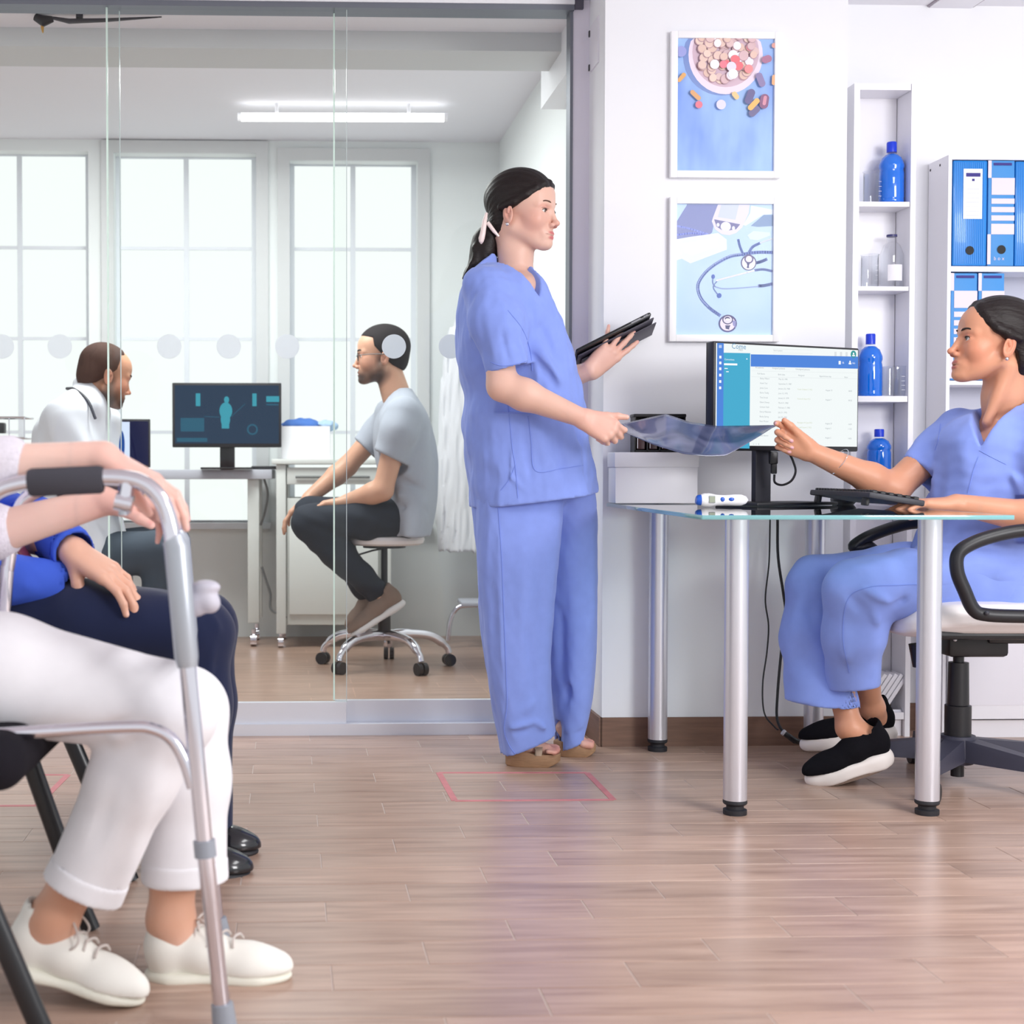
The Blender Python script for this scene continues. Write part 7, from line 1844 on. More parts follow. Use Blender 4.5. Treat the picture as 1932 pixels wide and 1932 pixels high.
# ---- man in navy trousers
def waiting_man():
    root = thing('person', (-0.7, 3.18, 0), 'seated man in blue shirt, red tie and navy trousers with folded hands', 'person')
    K = Skin((226, 176, 152))
    S = Sdf()
    T = A3((-0.93, 3.18, 1.30)); M = rotz(0.0); head_sdf(S, M, T, 1.04, True); head_colours(K, M, T, 1.04, (180, 110, 104), (214, 140, 122))
    S.chain([T + V(-0.015, 0, -0.05), A3((-0.95, 3.18, 1.10))], [0.058, 0.064], 0.02)
    S.vloft([0.48, 0.65, 0.88, 1.08], [-0.82, -0.88, -0.93, -0.95], [3.18] * 4, [0.12, 0.12, 0.12, 0.08], [0.17, 0.16, 0.18, 0.14], 2.2, 0.03)
    arm_sdf(S, (-0.94, 2.96, 1.04), (-0.90, 2.90, 0.70), N(128, 1100, 3.09), (0.05, 0.042, 0.044, 0.030))
    rh, _ = hand_sdf(S, N(120, 1102, 3.10), V(0.9, 0.12, -0.05), (0.0, 0.2, -1), +1, 1.04, ((20, 40, 20),) * 4, (6, 1, -4, -10), ((0.8, 0.3, 0.2), (6, 8)), K, (238, 192, 176))
    arm_sdf(S, (-0.94, 3.40, 1.04), (-0.86, 3.46, 0.74), N(138, 1040, 3.06), (0.05, 0.042, 0.044, 0.031))
    lh, _ = hand_sdf(S, N(138, 1040, 3.06), V(0.80, -0.26, -0.48), (-0.42, 0.42, -0.80), -1, 1.08, ((6, 26, 18), (8, 28, 18), (9, 30, 18), (12, 30, 18)), (5, 1, -3, -8), ((0.62, 0.30, 0.62), (10, 14)), K, (240, 196, 178))
    legs = ((N(-120, 1170, 3.08), N(375, 1185, 3.08), N(372, 1590, 3.10)), (N(-120, 1170, 3.30), N(385, 1180, 3.27), N(400, 1560, 3.26)))
    for a, b, c in legs: S.chain([a, b, c], [0.085, 0.058, 0.040], 0.03)
    shoes = ((N(285, 1655, 3.08), N(474, 1655, 3.09)), (N(305, 1612, 3.25), N(489, 1612, 3.25)))
    for (hl, te), (_, _, an) in zip(shoes, legs): S.chain([an, A3(hl) + V(0.06, 0, 0.05), A3(hl) * 0.4 + A3(te) * 0.6 + V(0, 0, 0.04)], [0.036, 0.034, 0.024], 0.02)
    bd = skin_mesh(S, K, root, [(lh[0], lh[1], 0.0025), (rh[0], rh[1], 0.004)], 0.0085)
    eyes(bd, M, T, 1.04, (84, 72, 62)); brows(bd, M, T, 1.04, (60, 48, 42), 0.003, False)
    short_hair(bd, M, T, 1.04, (60, 48, 42))
    shirt = mat('royal_blue_shirt', rgb(66, 98, 208), 0.8, spec=0.15, bump=(800, 0.1))
    C = Sdf(); C.vloft([0.50, 0.65, 0.88, 1.05, 1.13], [-0.80, -0.87, -0.93, -0.95, -0.95], [3.18] * 5, [0.165, 0.165, 0.15, 0.11, 0.07], [0.20, 0.195, 0.21, 0.19, 0.08], 2.3, 0.02)
    C.chain([V(-0.94, 2.97, 1.03), V(-0.90, 2.90, 0.70), N(10, 1092, 2.99), N(122, 1102, 3.08)], [0.075, 0.064, 0.049, 0.046], 0.03)
    D = Sdf(); D.chain([V(-0.94, 3.39, 1.03), V(-0.86, 3.46, 0.74), N(70, 990, 3.27), N(142, 1041, 3.06)], [0.075, 0.066, 0.054, 0.048], 0.03)
    for Q_ in (C, D): Q_.waves(V(-1.2, 2.7, 0.4), V(-0.2, 3.7, 1.2), 0.003, 0.09, 51, 6)
    for (x0, y0, x1, y1, Y, wd, am) in ((40, 1060, 95, 1120, 2.98, 0.010, -0.007), (60, 1050, 110, 1085, 2.98, 0.010, 0.006), (20, 1090, 70, 1120, 2.96, 0.010, 0.006)): C.fold(N(x0, y0, Y), N(x1, y1, Y), wd, am)
    for Q_, a, n, r in ((C, N(132, 1102, 3.085), unit(N(132, 1102, 3.085) - N(10, 1092, 2.99)), 0.043), (D, N(144, 1044, 3.055), unit(N(144, 1044, 3.055) - N(70, 990, 3.27)), 0.043)):
        Q_.func(lambda x, y, z, a=a, n=n: -((x - a[0]) * n[0] + (y - a[1]) * n[1] + (z - a[2]) * n[2]), a - 0.09, a + 0.09, 0.002, 's'); Q_.rc(a - n * 0.03, a + n * 0.05, r - 0.003, r, 0.002, 's')
    vs, fs = join([C.mesh(0.0075, smooth=2), D.mesh(0.0075, smooth=2)]); np_obj('shirt', vs, fs, shirt, root)
    tie_m = mat('dark_red_checked_tie', rgb(112, 40, 66), 0.6, noise=(60, 0.35))
    mb = MB(); q = [(-0.80, 1.06), (-0.765, 0.95), (-0.745, 0.85), (-0.71, 0.74), (-0.655, 0.66), (-0.615, 0.615)]
    def tf(u, v):
        k = u * (len(q) - 1); i = min(int(k), len(q) - 2); f = k - i
        x = q[i][0] + (q[i + 1][0] - q[i][0]) * f; z = q[i][1] + (q[i + 1][1] - q[i][1]) * f
        w = (0.020 + 0.024 * u) * (1 if u < 0.93 else max(0.02, (1 - u) / 0.07))
        return Vector((x + 0.012 - 6 * (w * (v - 0.5) * 2)**2, 3.09 + (v - 0.5) * 2 * w, z + 0.004))
    mb.grid(tf, 30, 6); to = mb.build('tie', tie_m, root, angle=2); to.modifiers.new('t', 'SOLIDIFY').thickness = 0.003
    navy = mat('navy_trouser_cloth', rgb(28, 36, 66), 0.85, spec=0.15, sheen=0.2, bump=(700, 0.12))
    C = Sdf()
    C.chain([V(-0.80, 3.08, 0.53), N(-60, 1170, 3.08), N(150, 1178, 3.08), N(372, 1192, 3.08)], [0.13, 0.10, 0.090, 0.074], 0.03)
    C.chain([N(370, 1200, 3.08), N(372, 1330, 3.08), N(368, 1600, 3.10)], [0.072, 0.064, 0.058], 0.03)
    C.chain([V(-0.80, 3.28, 0.53), N(-60, 1165, 3.29), N(150, 1170, 3.28), N(382, 1185, 3.27)], [0.13, 0.10, 0.088, 0.074], 0.02)
    C.chain([N(382, 1190, 3.27), N(385, 1330, 3.27), N(392, 1575, 3.26)], [0.072, 0.064, 0.058], 0.03)
    C.waves(V(-1.1, 2.8, 0.0), V(0, 3.6, 0.8), 0.003, 0.12, 61, 5)
    for (x0, y0, x1, y1, Y, wd, am) in ((40, 1115, 90, 1130, 2.99, 0.010, 0.007), (60, 1150, 110, 1125, 2.99, 0.010, -0.007), (395, 1150, 420, 1200, 3.02, 0.010, 0.006), (400, 1200, 395, 1330, 3.02, 0.008, 0.006)): C.fold(N(x0, y0, Y), N(x1, y1, Y), wd, am)
    vs, fs = C.mesh(0.008, smooth=2); np_obj('trousers', vs, fs, navy, root)
    mb = MB(); mb.box((-0.650, 3.09, 0.615), (0.012, 0.03, 0.036), roty_m(0.5), 0.003); mb.build('belt_buckle', mat('brass_buckle', rgb(170, 140, 90), 0.3, 1.0), root)
    S2 = Sdf(); S2.vloft([0.595, 0.635], [-0.825, -0.84], [3.18, 3.18], [0.178, 0.176], [0.20, 0.20], 2.3, 0)
    vs, fs = S2.mesh(0.006, smooth=1); np_obj('belt', vs, fs, mat('brown_leather_belt', rgb(58, 26, 24), 0.35), root)
    lea = mat('black_shoe_leather', rgb(22, 22, 28), 0.2, coat=0.4); sl = mat('black_shoe_sole', rgb(38, 36, 40), 0.6)
    for hl, te in shoes: sneaker(root, hl, te, (0, 0, 1), 0.096, lea, sl, None, 0.06, 0.016)
    return root
def roty_m(a): return Matrix.Rotation(a, 3, 'Y')
def short_hair(bd, M, T, s, col, h=0.004, thick=0.006, top_z=0.060, front_x=0.088, side_x=0.030):
    H = Sdf(); H.frame(M, T, s)
    H.el((-0.008, 0, 0.039), (0.096 + thick, 0.073 + thick * 0.8, 0.080 + thick), 0); H.el((-0.055, 0, -0.01), (0.048, 0.060, 0.060), 0.02)
    w = lambda p: M @ (A3(p) * s) + A3(T)
    pF, nF = w((front_x, 0, 0)), unit(M @ V(1, 0, 0)); pT, nT = w((0, 0, top_z)), unit(M @ V(0.25, 0, -1)); pS, nS = w((side_x, 0, 0)), unit(M @ V(1, 0, -0.12)); pN, nN = w((-0.06, 0, -0.052)), unit(M @ V(0.45, 0, -1)); pE, nE = w((-0.004, 0, -0.006)), unit(M @ V(0.9, 0, -0.8))
    def cut(x, y, z):
        f = lambda p, n: (x - p[0]) * n[0] + (y - p[1]) * n[1] + (z - p[2]) * n[2]
        return -np.maximum(np.maximum(np.minimum(f(pT, nT), np.maximum(f(pS, nS), f(pE, nE))), f(pF, nF)), f(pN, nN))
    H.func(cut, A3(T) - 0.2, A3(T) + 0.2, 0.005, 's')
    vs, fs = H.mesh(h, smooth=1); np_obj('hair', vs, fs, mat('short_hair_%d_%d_%d' % col, rgb(*col), 0.8, spec=0.2, bump=(300, 0.5)), bd)
waiting_man()
# ================================================================== EXAMINATION ROOM
pale_metal = mat('pale_painted_metal', rgb(214, 217, 214), 0.5); grey_edge = mat('grey_desk_edge', rgb(186, 188, 198), 0.45)
# ---- desk on casters
DY = 7.05
dsk = thing('exam_desk', (-0.9, DY, 0), 'white desk on casters behind the glass, carrying two screens', 'desk')
xa, xb = P(70, 890, DY).x, P(514, 890, DY).x; zt_ = zpx(886, DY); zq = zpx(904, DY)
mb = MB(); mb.box(((xa + xb) / 2, DY + 0.15, (zt_ + zq) / 2), (xb - xa, 0.36, zt_ - zq), bevel=0.004); mb.build('desk_top', grey_edge, dsk)
for x in (P(478, 1000, DY).x, xa + 0.08):
    for yy in (DY + 0.02, DY + 0.28):
        mb = MB(); mb.box((x, yy, (zq + 0.075) / 2 + 0.0375), (0.055, 0.04, zq - 0.075), bevel=0.004); lg = mb.build('leg', pale_metal, dsk)
        mb = MB(); mb.cyl((x, yy, 0.055), (x, yy, 0.08), 0.012, n=12); mb.cyl((x - 0.014, yy, 0.03), (x + 0.014, yy, 0.03), 0.03, n=18); mb.build('caster', chrome, lg)
# ---- anatomy monitor
def exam_monitor(name, label, pl, pr_, yt, yb, Yl, Yr, base=True):
    a, b = P(pl, (yt + yb) / 2, Yl), P(pr_, (yt + yb) / 2, Yr)
    ex = Vector((b.x - a.x, b.y - a.y, 0)); w = ex.length; ex.normalize(); z0, z1 = zpx(yb, Yl), zpx(yt, Yl)
    root = thing(name, ((a.x + b.x) / 2, (a.y + b.y) / 2, zt_), label, 'monitor')
    pn = Panel(Vector((a.x, a.y, z0)), ex, (0, 0, 1)); rt = Matrix((ex, -pn.n, Vector((0, 0, 1)))).transposed()
    mb = MB(); mb.box(pn.p(w / 2, (z1 - z0) / 2, -0.016), (w, 0.03, z1 - z0), rt, 0.004); mb.build('housing', black_pl, root)
    mb = MB(); c = pn.p(w * 0.5, 0, -0.05); mb.box((c.x, c.y, (zt_ + z0 + 0.06) / 2), (0.07, 0.02, z0 + 0.06 - zt_), rt, 0.004); mb.build('stand', black_pl, root)
    mb = MB(); mb.box((c.x, c.y - 0.03, zt_ + 0.006), (0.24, 0.16, 0.010), rt, 0.003); mb.build('base', black_pl, root)
    return root, pn, w, z1 - z0
mo, pn, w, h = exam_monitor('monitor', 'dark monitor showing a teal body scan on the desk behind the glass', 325, 531, 722, 844, 7.0, 7.02)
mb = MB(); pn.rect(mb, 0.012, 0.018, w - 0.012, h - 0.012, 0.0006); scr = mb.build('screen', emit_mat('screen_slate', rgb(40, 58, 80), 1.0), mo, smooth=False)
teal = emit_mat('screen_cyan', rgb(64, 158, 178), 0.9); teal_d = emit_mat('screen_dim_cyan', rgb(46, 96, 120), 0.9)
mb = MB()
def sx(zx): return (zx - 1120) / (1840 - 1120) * w
def sz(zy): return (835 - zy) / (835 - 428) * h
pn.disc(mb, sx(1478), sz(535), 0.012, 0.016, 0.0012); pn.disc(mb, sx(1473), sz(605), 0.030, 0.040, 0.0012); pn.disc(mb, sx(1470), sz(660), 0.022, 0.035, 0.0012); mb.build('body_print', teal, scr, smooth=False)
for (x0, y0, x1, y1) in ((1275, 495, 1305, 575), (1648, 495, 1676, 575), (1740, 512, 1825, 548), (1445, 690, 1495, 716)):
    mb = MB(); pn.rect(mb, sx(x0), sz(y1), sx(x1), sz(y0), 0.0012); mb.build('panel_print', teal, scr, smooth=False)
for (x0, y0, x1, y1) in ((1175, 650, 1330, 735), (1150, 775, 1350, 800), (1740, 560, 1820, 570)):
    mb = MB(); pn.rect(mb, sx(x0), sz(y1), sx(x1), sz(y0), 0.0010); mb.build('panel_print', teal_d, scr, smooth=False)
mb = MB(); c0 = (sx(1648), sz(722))
for k in range(24):
    a0, a1 = 2 * math.pi * k / 24, 2 * math.pi * (k + 1) / 24
    mb.face([pn.p(c0[0] + math.cos(a) * r, c0[1] + math.sin(a) * r, 0.0010) for a, r in ((a0, 0.018), (a1, 0.018), (a1, 0.026), (a0, 0.026))])
mb.build('ring_print', teal_d, scr, smooth=False)
mb = MB(); pn.stroke(mb, [(sx(1330), sz(640)), (sx(1430), sz(645))], 0.003, 0.0010); pn.stroke(mb, [(sx(1510), sz(640)), (sx(1600), sz(560))], 0.003, 0.0010); mb.build('line_print', teal_d, scr, smooth=False)
# ---- x-ray screen beside the doctor
mo2, pn, w, h = exam_monitor('monitor', 'small dark screen with a bright chest x-ray behind the doctor', 180, 284, 790, 882, 7.0, 7.06)
mb = MB(); pn.rect(mb, 0.01, 0.012, w - 0.01, h - 0.01, 0.0006); scr = mb.build('screen', emit_mat('screen_midnight', rgb(30, 34, 66), 1.0), mo2, smooth=False)
mb = MB(); pn.rect(mb, w * 0.10, 0.016, w * 0.62, h - 0.014, 0.0010); mb.build('xray_print', emit_mat('screen_xray', rgb(214, 228, 252), 1.0), scr, smooth=False)
for x in (0.22, 0.47): mb = MB(); pn.disc(mb, w * x, h * 0.46, w * 0.06, h * 0.30, 0.0014, 24); mb.build('lung_print', emit_mat('screen_lung', rgb(36, 78, 150), 1.0), scr, smooth=False)
# ---- keyboard on that desk
mb = MB(); mb.box((P(500, 880, 6.96).x, DY + 0.06, zt_ + 0.009), (0.14, 0.12, 0.016), bevel=0.004); tag(mb.build('keyboard', black_pl, base=(P(500, 880, 6.96).x, DY + 0.06, zt_)), 'dark keyboard end on the desk right of the body-scan screen', 'keyboard')
# ---- wire rack at the left edge
wr = thing('wire_rack', P(10, 830, 6.9), 'chrome wire rack with a dark item at the far left edge', 'rack')
ra, rb_ = P(-70, 785, 6.9), P(46, 785, 6.9); r0, r1 = zpx(787, 6.9), zpx(826, 6.9)
for z in (r0, r1): 
    mb = MB(); mb.tube([(ra.x, 6.9, z), (rb_.x, 6.9, z), (rb_.x, 7.1, z), (ra.x, 7.1, z)], 0.004, 8, closed=True); mb.build('wire', chrome, wr)
for x in np.linspace(ra.x, rb_.x, 5):
    mb = MB(); mb.tube([(x, 6.9, r1), (x, 6.9, r0)], 0.003, 6); mb.build('wire', chrome, wr)
mb = MB(); mb.box((P(0, 806, 7.0).x, 7.0, (r0 + r1) / 2), (0.05, 0.05, 0.05), bevel=0.006); mb.build('dark_block', black_pl, wr)
mb = MB(); mb.box(((ra.x + rb_.x) / 2, 7.0, (r1 + zt_) / 2), (0.10, 0.10, r1 - zt_ - 0.004), bevel=0.004); mb.build('stand', pale_metal, wr)
# ---- trolley with drawers, and the box on it
CYt = 6.98
ct = thing('medical_trolley', (0, CYt, 0), 'pale painted metal trolley with drawers behind the seated patient', 'trolley')
ca, cb2 = P(517, 900, CYt).x, P(738, 900, CYt).x; dpt = 0.42
zz = lambda y: zpx(y, CYt)
def cbox(name, x0, x1, y0, y1, d0=0.0, d1=dpt, m=pale_metal):
    mb = MB(); mb.box(((x0 + x1) / 2, CYt + (d0 + d1) / 2, (zz(y0) + zz(y1)) / 2), (x1 - x0, d1 - d0, zz(y0) - zz(y1)), bevel=0.004); return mb.build(name, m, ct)
cbox('top_tray', ca - 0.01, cb2 + 0.01, 866, 876, -0.02, dpt + 0.02)
for (x0, x1) in ((ca + 0.01, ca + 0.055), (cb2 - 0.045, cb2)):
    for d0 in (0.0, dpt - 0.04): cbox('post', x0, x1, 876, 1196, d0, d0 + 0.04)
dr = cbox('drawer', ca + 0.06, cb2 - 0.05, 882, 914, 0.005, dpt - 0.05)
mb = MB(); mb.tube([(ca + 0.10, CYt - 0.008, zz(900)), (cb2 - 0.10, CYt - 0.008, zz(900))], 0.006, 8); mb.build('handle', mat('dark_handle', rgb(110, 112, 112), 0.5), dr)
cbox('cabinet_body', ca + 0.06, cb2 - 0.05, 940, 1180, 0.02, dpt - 0.04, mat('trolley_panel', rgb(206, 209, 205), 0.5))
cd = cbox('cabinet_door', ca + 0.07, cb2 - 0.06, 992, 1160, 0.004, 0.018)
for x in (ca + 0.03, cb2 - 0.02):
    for yy in (CYt + 0.03, CYt + dpt - 0.03):
        mb = MB(); mb.cyl((x - 0.012, yy, 0.027), (x + 0.012, yy, 0.027), 0.027, n=16); mb.cyl((x, yy, 0.04), (x, yy, zz(1196) + 0.006), 0.010, n=10); mb.build('caster', chrome, ct)
gb = thing('supply_box', P(577, 866, 7.08), 'white open box of supplies standing on the metal trolley', 'box')
ba, bb = P(532, 840, 7.08).x, P(622, 840, 7.08).x; gz0 = zz(866) + 0.001; gz1 = zpx(804, 7.08)
mb = MB(); gx_, gy_ = (ba + bb) / 2, 7.17; gw, gd, t3 = bb - ba, 0.18, 0.004
for (cx, cy, sx_, sy_) in ((gx_, gy_ - gd / 2, gw, t3), (gx_, gy_ + gd / 2, gw, t3), (ba, gy_, t3, gd), (bb, gy_, t3, gd)): mb.box((cx, cy, (gz0 + gz1) / 2), (sx_, sy_, gz1 - gz0))
mb.box((gx_, gy_, gz0 + t3), (gw, gd, t3)); mb.build('carton', white_pl, gb)
mb = MB(); mb.hexa([Vector((ba, gy_ - 0.09, gz1)), Vector((ba, gy_ + 0.09, gz1)), Vector((ba - 0.045, gy_ + 0.09, gz1 + 0.02)), Vector((ba - 0.045, gy_ - 0.09, gz1 + 0.02))], [Vector((ba, gy_ - 0.09, gz1 + 0.004)), Vector((ba, gy_ + 0.09, gz1 + 0.004)), Vector((ba - 0.045, gy_ + 0.09, gz1 + 0.024)), Vector((ba - 0.045, gy_ - 0.09, gz1 + 0.024))]); mb.build('flap', white_pl, gb)
S = Sdf(); c = P(565, 798, 7.17)
S.el((c.x, 7.17, gz1 + 0.006), (0.085, 0.07, 0.032), 0); S.el((c.x + 0.05, 7.15, gz1 + 0.002), (0.05, 0.05, 0.025), 0.02); S.waves(A3((c.x - 0.2, 7.0, gz1 - 0.1)), A3((c.x + 0.3, 7.4, gz1 + 0.1)), 0.004, 0.04, 3)
vs, fs = S.mesh(0.005, smooth=1); o = np_obj('bouffant_cap', vs, fs, mat('blue_nonwoven', rgb(66, 112, 188), 0.8), None); tag(o, 'crumpled blue disposable cap on top of the supply box', 'cap')
S = Sdf(); S.el((c.x + 0.13, 7.17, gz1 + 0.004), (0.055, 0.06, 0.026), 0); S.waves(A3((c.x - 0.2, 7.0, gz1 - 0.1)), A3((c.x + 0.3, 7.4, gz1 + 0.1)), 0.004, 0.04, 4)
vs, fs = S.mesh(0.005, smooth=1); o = np_obj('bouffant_cap', vs, fs, mat('pale_blue_nonwoven', rgb(168, 196, 226), 0.8), None); tag(o, 'crumpled pale blue disposable cap beside the darker one', 'cap')
# ---- stools
def stool(name, label, cx, cy, zseat, seat_m, ang=20):
    root = thing(name, (cx, cy, 0), label, 'stool')
    mb = MB(); mb.lathe((cx, cy, zseat - 0.042), [(0, 0), (0.15, 0), (0.165, 0.008), (0.17, 0.022), (0.165, 0.036), (0.15, 0.042), (0, 0.042)], 40); mb.build('seat', seat_m, root)
    mb = MB(); mb.lathe((cx, cy, zseat - 0.055), [(0.09, 0), (0.09, 0.012), (0, 0.012)], 24); mb.build('seat_plate', black_pl, root)
    mb = MB(); mb.lathe((cx, cy, 0.13), [(0.028, 0), (0.026, 0.18), (0.014, 0.182), (0.014, zseat - 0.05 - 0.13), (0, zseat - 0.05 - 0.13)], 20); mb.build('gas_lift', black_pl, root)
    mb = MB(); mb.tube([(cx, cy, zseat - 0.058), (cx - 0.05, cy - 0.04, zseat - 0.065), (cx - 0.12, cy - 0.06, zseat - 0.085)], 0.004, 8); mb.build('lever', black_pl, root)
    for k in range(5):
        a = math.radians(ang + 72 * k); d = Vector((math.cos(a), math.sin(a), 0)); c = Vector((cx, cy, 0))
        mb = MB(); mb.tube(spline([c + Vector((0, 0, 0.135)), c + d * 0.08 + Vector((0, 0, 0.142)), c + d * 0.20 + Vector((0, 0, 0.13)), c + d * 0.27 + Vector((0, 0, 0.085)), c + d * 0.285 + Vector((0, 0, 0.055))], 6), [0.022] * 8 + [0.019] * 9 + [0.014] * 8, 12); arm = mb.build('base_arm', chrome, root)
        t = Vector((-d.y, d.x, 0)); w0 = c + d * 0.285 + Vector((0, 0, 0.026))
        mb = MB()
        for sg in (-1, 1): mb.cyl(w0 + t * 0.004 * sg, w0 + t * 0.022 * sg, 0.026, n=18)
        mb.build('caster', black_pl, arm)
    return root
PX = P(712, 1000, 6.28).x
stool('swivel_stool', 'round white swivel stool on chrome star base under the patient', PX + 0.03, 6.30, zpx(1009, 6.28), white_leather, 12)
stool('swivel_stool', 'round dark swivel stool hidden beneath the doctor', P(190, 1000, 6.0).x, 6.05, 0.47, blue_black, 30)
# small chrome step stool
st = thing('step_stool', F(880, 1208), 'low chrome tube step stool by the back wall', 'stool')
for Yq in (7.0, 7.2):
    mb = MB(); mb.tube(spline([P(845, 1208, Yq), P(850, 1170, Yq), P(862, 1148, Yq), P(885, 1142, Yq), P(960, 1141, Yq), P(985, 1150, Yq), P(995, 1175, Yq), P(1000, 1208, Yq)], 6), 0.011, 12); mb.build('tube_frame', chrome, st)
mb = MB(); mb.box((P(922, 1141, 7.1).x, 7.1, zpx(1141, 7.1) + 0.012), (0.28, 0.24, 0.02), bevel=0.005); mb.build('step', grey_edge, st)
# ---- lab coat hanging on the back wall
lc = thing('lab_coat', P(862, 1040, 7.3), 'white lab coat hanging on the back wall behind the standing nurse', 'coat')
C = Sdf()
pxloft(C, 7.28, [(585, 868, 884, 0.03), (620, 850, 900, 0.05), (680, 838, 908, 0.06), (780, 830, 912, 0.065), (900, 824, 914, 0.07), (1000, 826, 912, 0.07), (1040, 832, 908, 0.07)], n=2.2)
C.waves(V(0, 7, 0.3), V(1.2, 7.6, 2), 0.007, 0.05, 9, 5, (1, 0.3, 0.08))
vs, fs = C.mesh(0.009, smooth=1); np_obj('cloth', vs, fs, mat('white_coat_cloth', rgb(230, 231, 236), 0.85), lc)
mb = MB(); mb.cyl(P(876, 588, 7.27), P(876, 588, 7.40), 0.008, n=10); mb.build('hook', chrome, lc)
# ---- ceiling tube lamp
tl = thing('tube_lamp', P(646, 221, 6.7), 'bright linear tube lamp under the examination room ceiling', 'lamp')
a, b = P(452, 221, 6.7), P(841, 222, 6.72); zl_ = a.z
mb = MB(); mb.tube([a, b], 0.019, 16); mb.build('tube', emit_mat('lamp_white', (1, 1, 1, 1), 3.0), tl)
for p in (a, b):
    mb = MB(); mb.tube([p - Vector((0.008, 0, 0)), p + Vector((0.008, 0, 0))], 0.0195, 16); mb.build('end_cap', white_pl, tl)
for t in (0.18, 0.82):
    p = a + (b - a) * t; mb = MB(); mb.cyl(p + Vector((0, 0, 0.015)), Vector((p.x, p.y, ZE + 0.002)), 0.008, n=10); mb.build('hanger', white_pl, tl)
# ---- dark swing-arm fitting at the ceiling
fa = thing('ceiling_arm', P(180, 25, 5.05), 'dark swing-arm fitting with amber tip under the ceiling at the top left', 'ceiling fitting')
q = lambda x, y: P(x, y + 14, 5.05)
mb = MB(); mb.tube([q(305, 18), q(200, 24), q(130, 26), q(100, 20)], [0.004, 0.012, 0.016, 0.010], 10, sq=(1, 0.5)); mb.build('arm', dark_pl, fa)
mb = MB(); mb.tube([q(100, 22), q(82, 26), q(66, 18)], [0.010, 0.020, 0.012], 12); mb.build('head', black_pl, fa)
mb = MB(); mb.tube([q(80, 30), q(80, 40), q(81, 48)], [0.006, 0.005, 0.002], 10); mb.build('tip', mat('amber_tip', rgb(196, 150, 70), 0.4), fa)
mb = MB(); c = q(150, 20); mb.cyl(c, Vector((c.x, c.y, 2.366)), 0.012, n=10); mb.build('mount', dark_pl, fa)
# cable loops on the floor line by the trolley
for (lab, pts) in (('grey cable hanging from the desk edge beside the metal trolley', [(497, 900, 7.15), (505, 930, 7.2), (500, 965, 7.25), (492, 990, 7.3)]), ('grey cable loop low on the wall beside the metal trolley', [(494, 1070, 7.3), (502, 1095, 7.28), (510, 1120, 7.28), (512, 1150, 7.26), (540, 1165, 7.2)])):
    mb = MB(); mb.tube(spline([P(*p) for p in pts]), 0.006, 8); tag(mb.build('cable', mat('grey_cable', rgb(120, 122, 124), 0.6), base=P(*pts[-1])), lab, 'cable')

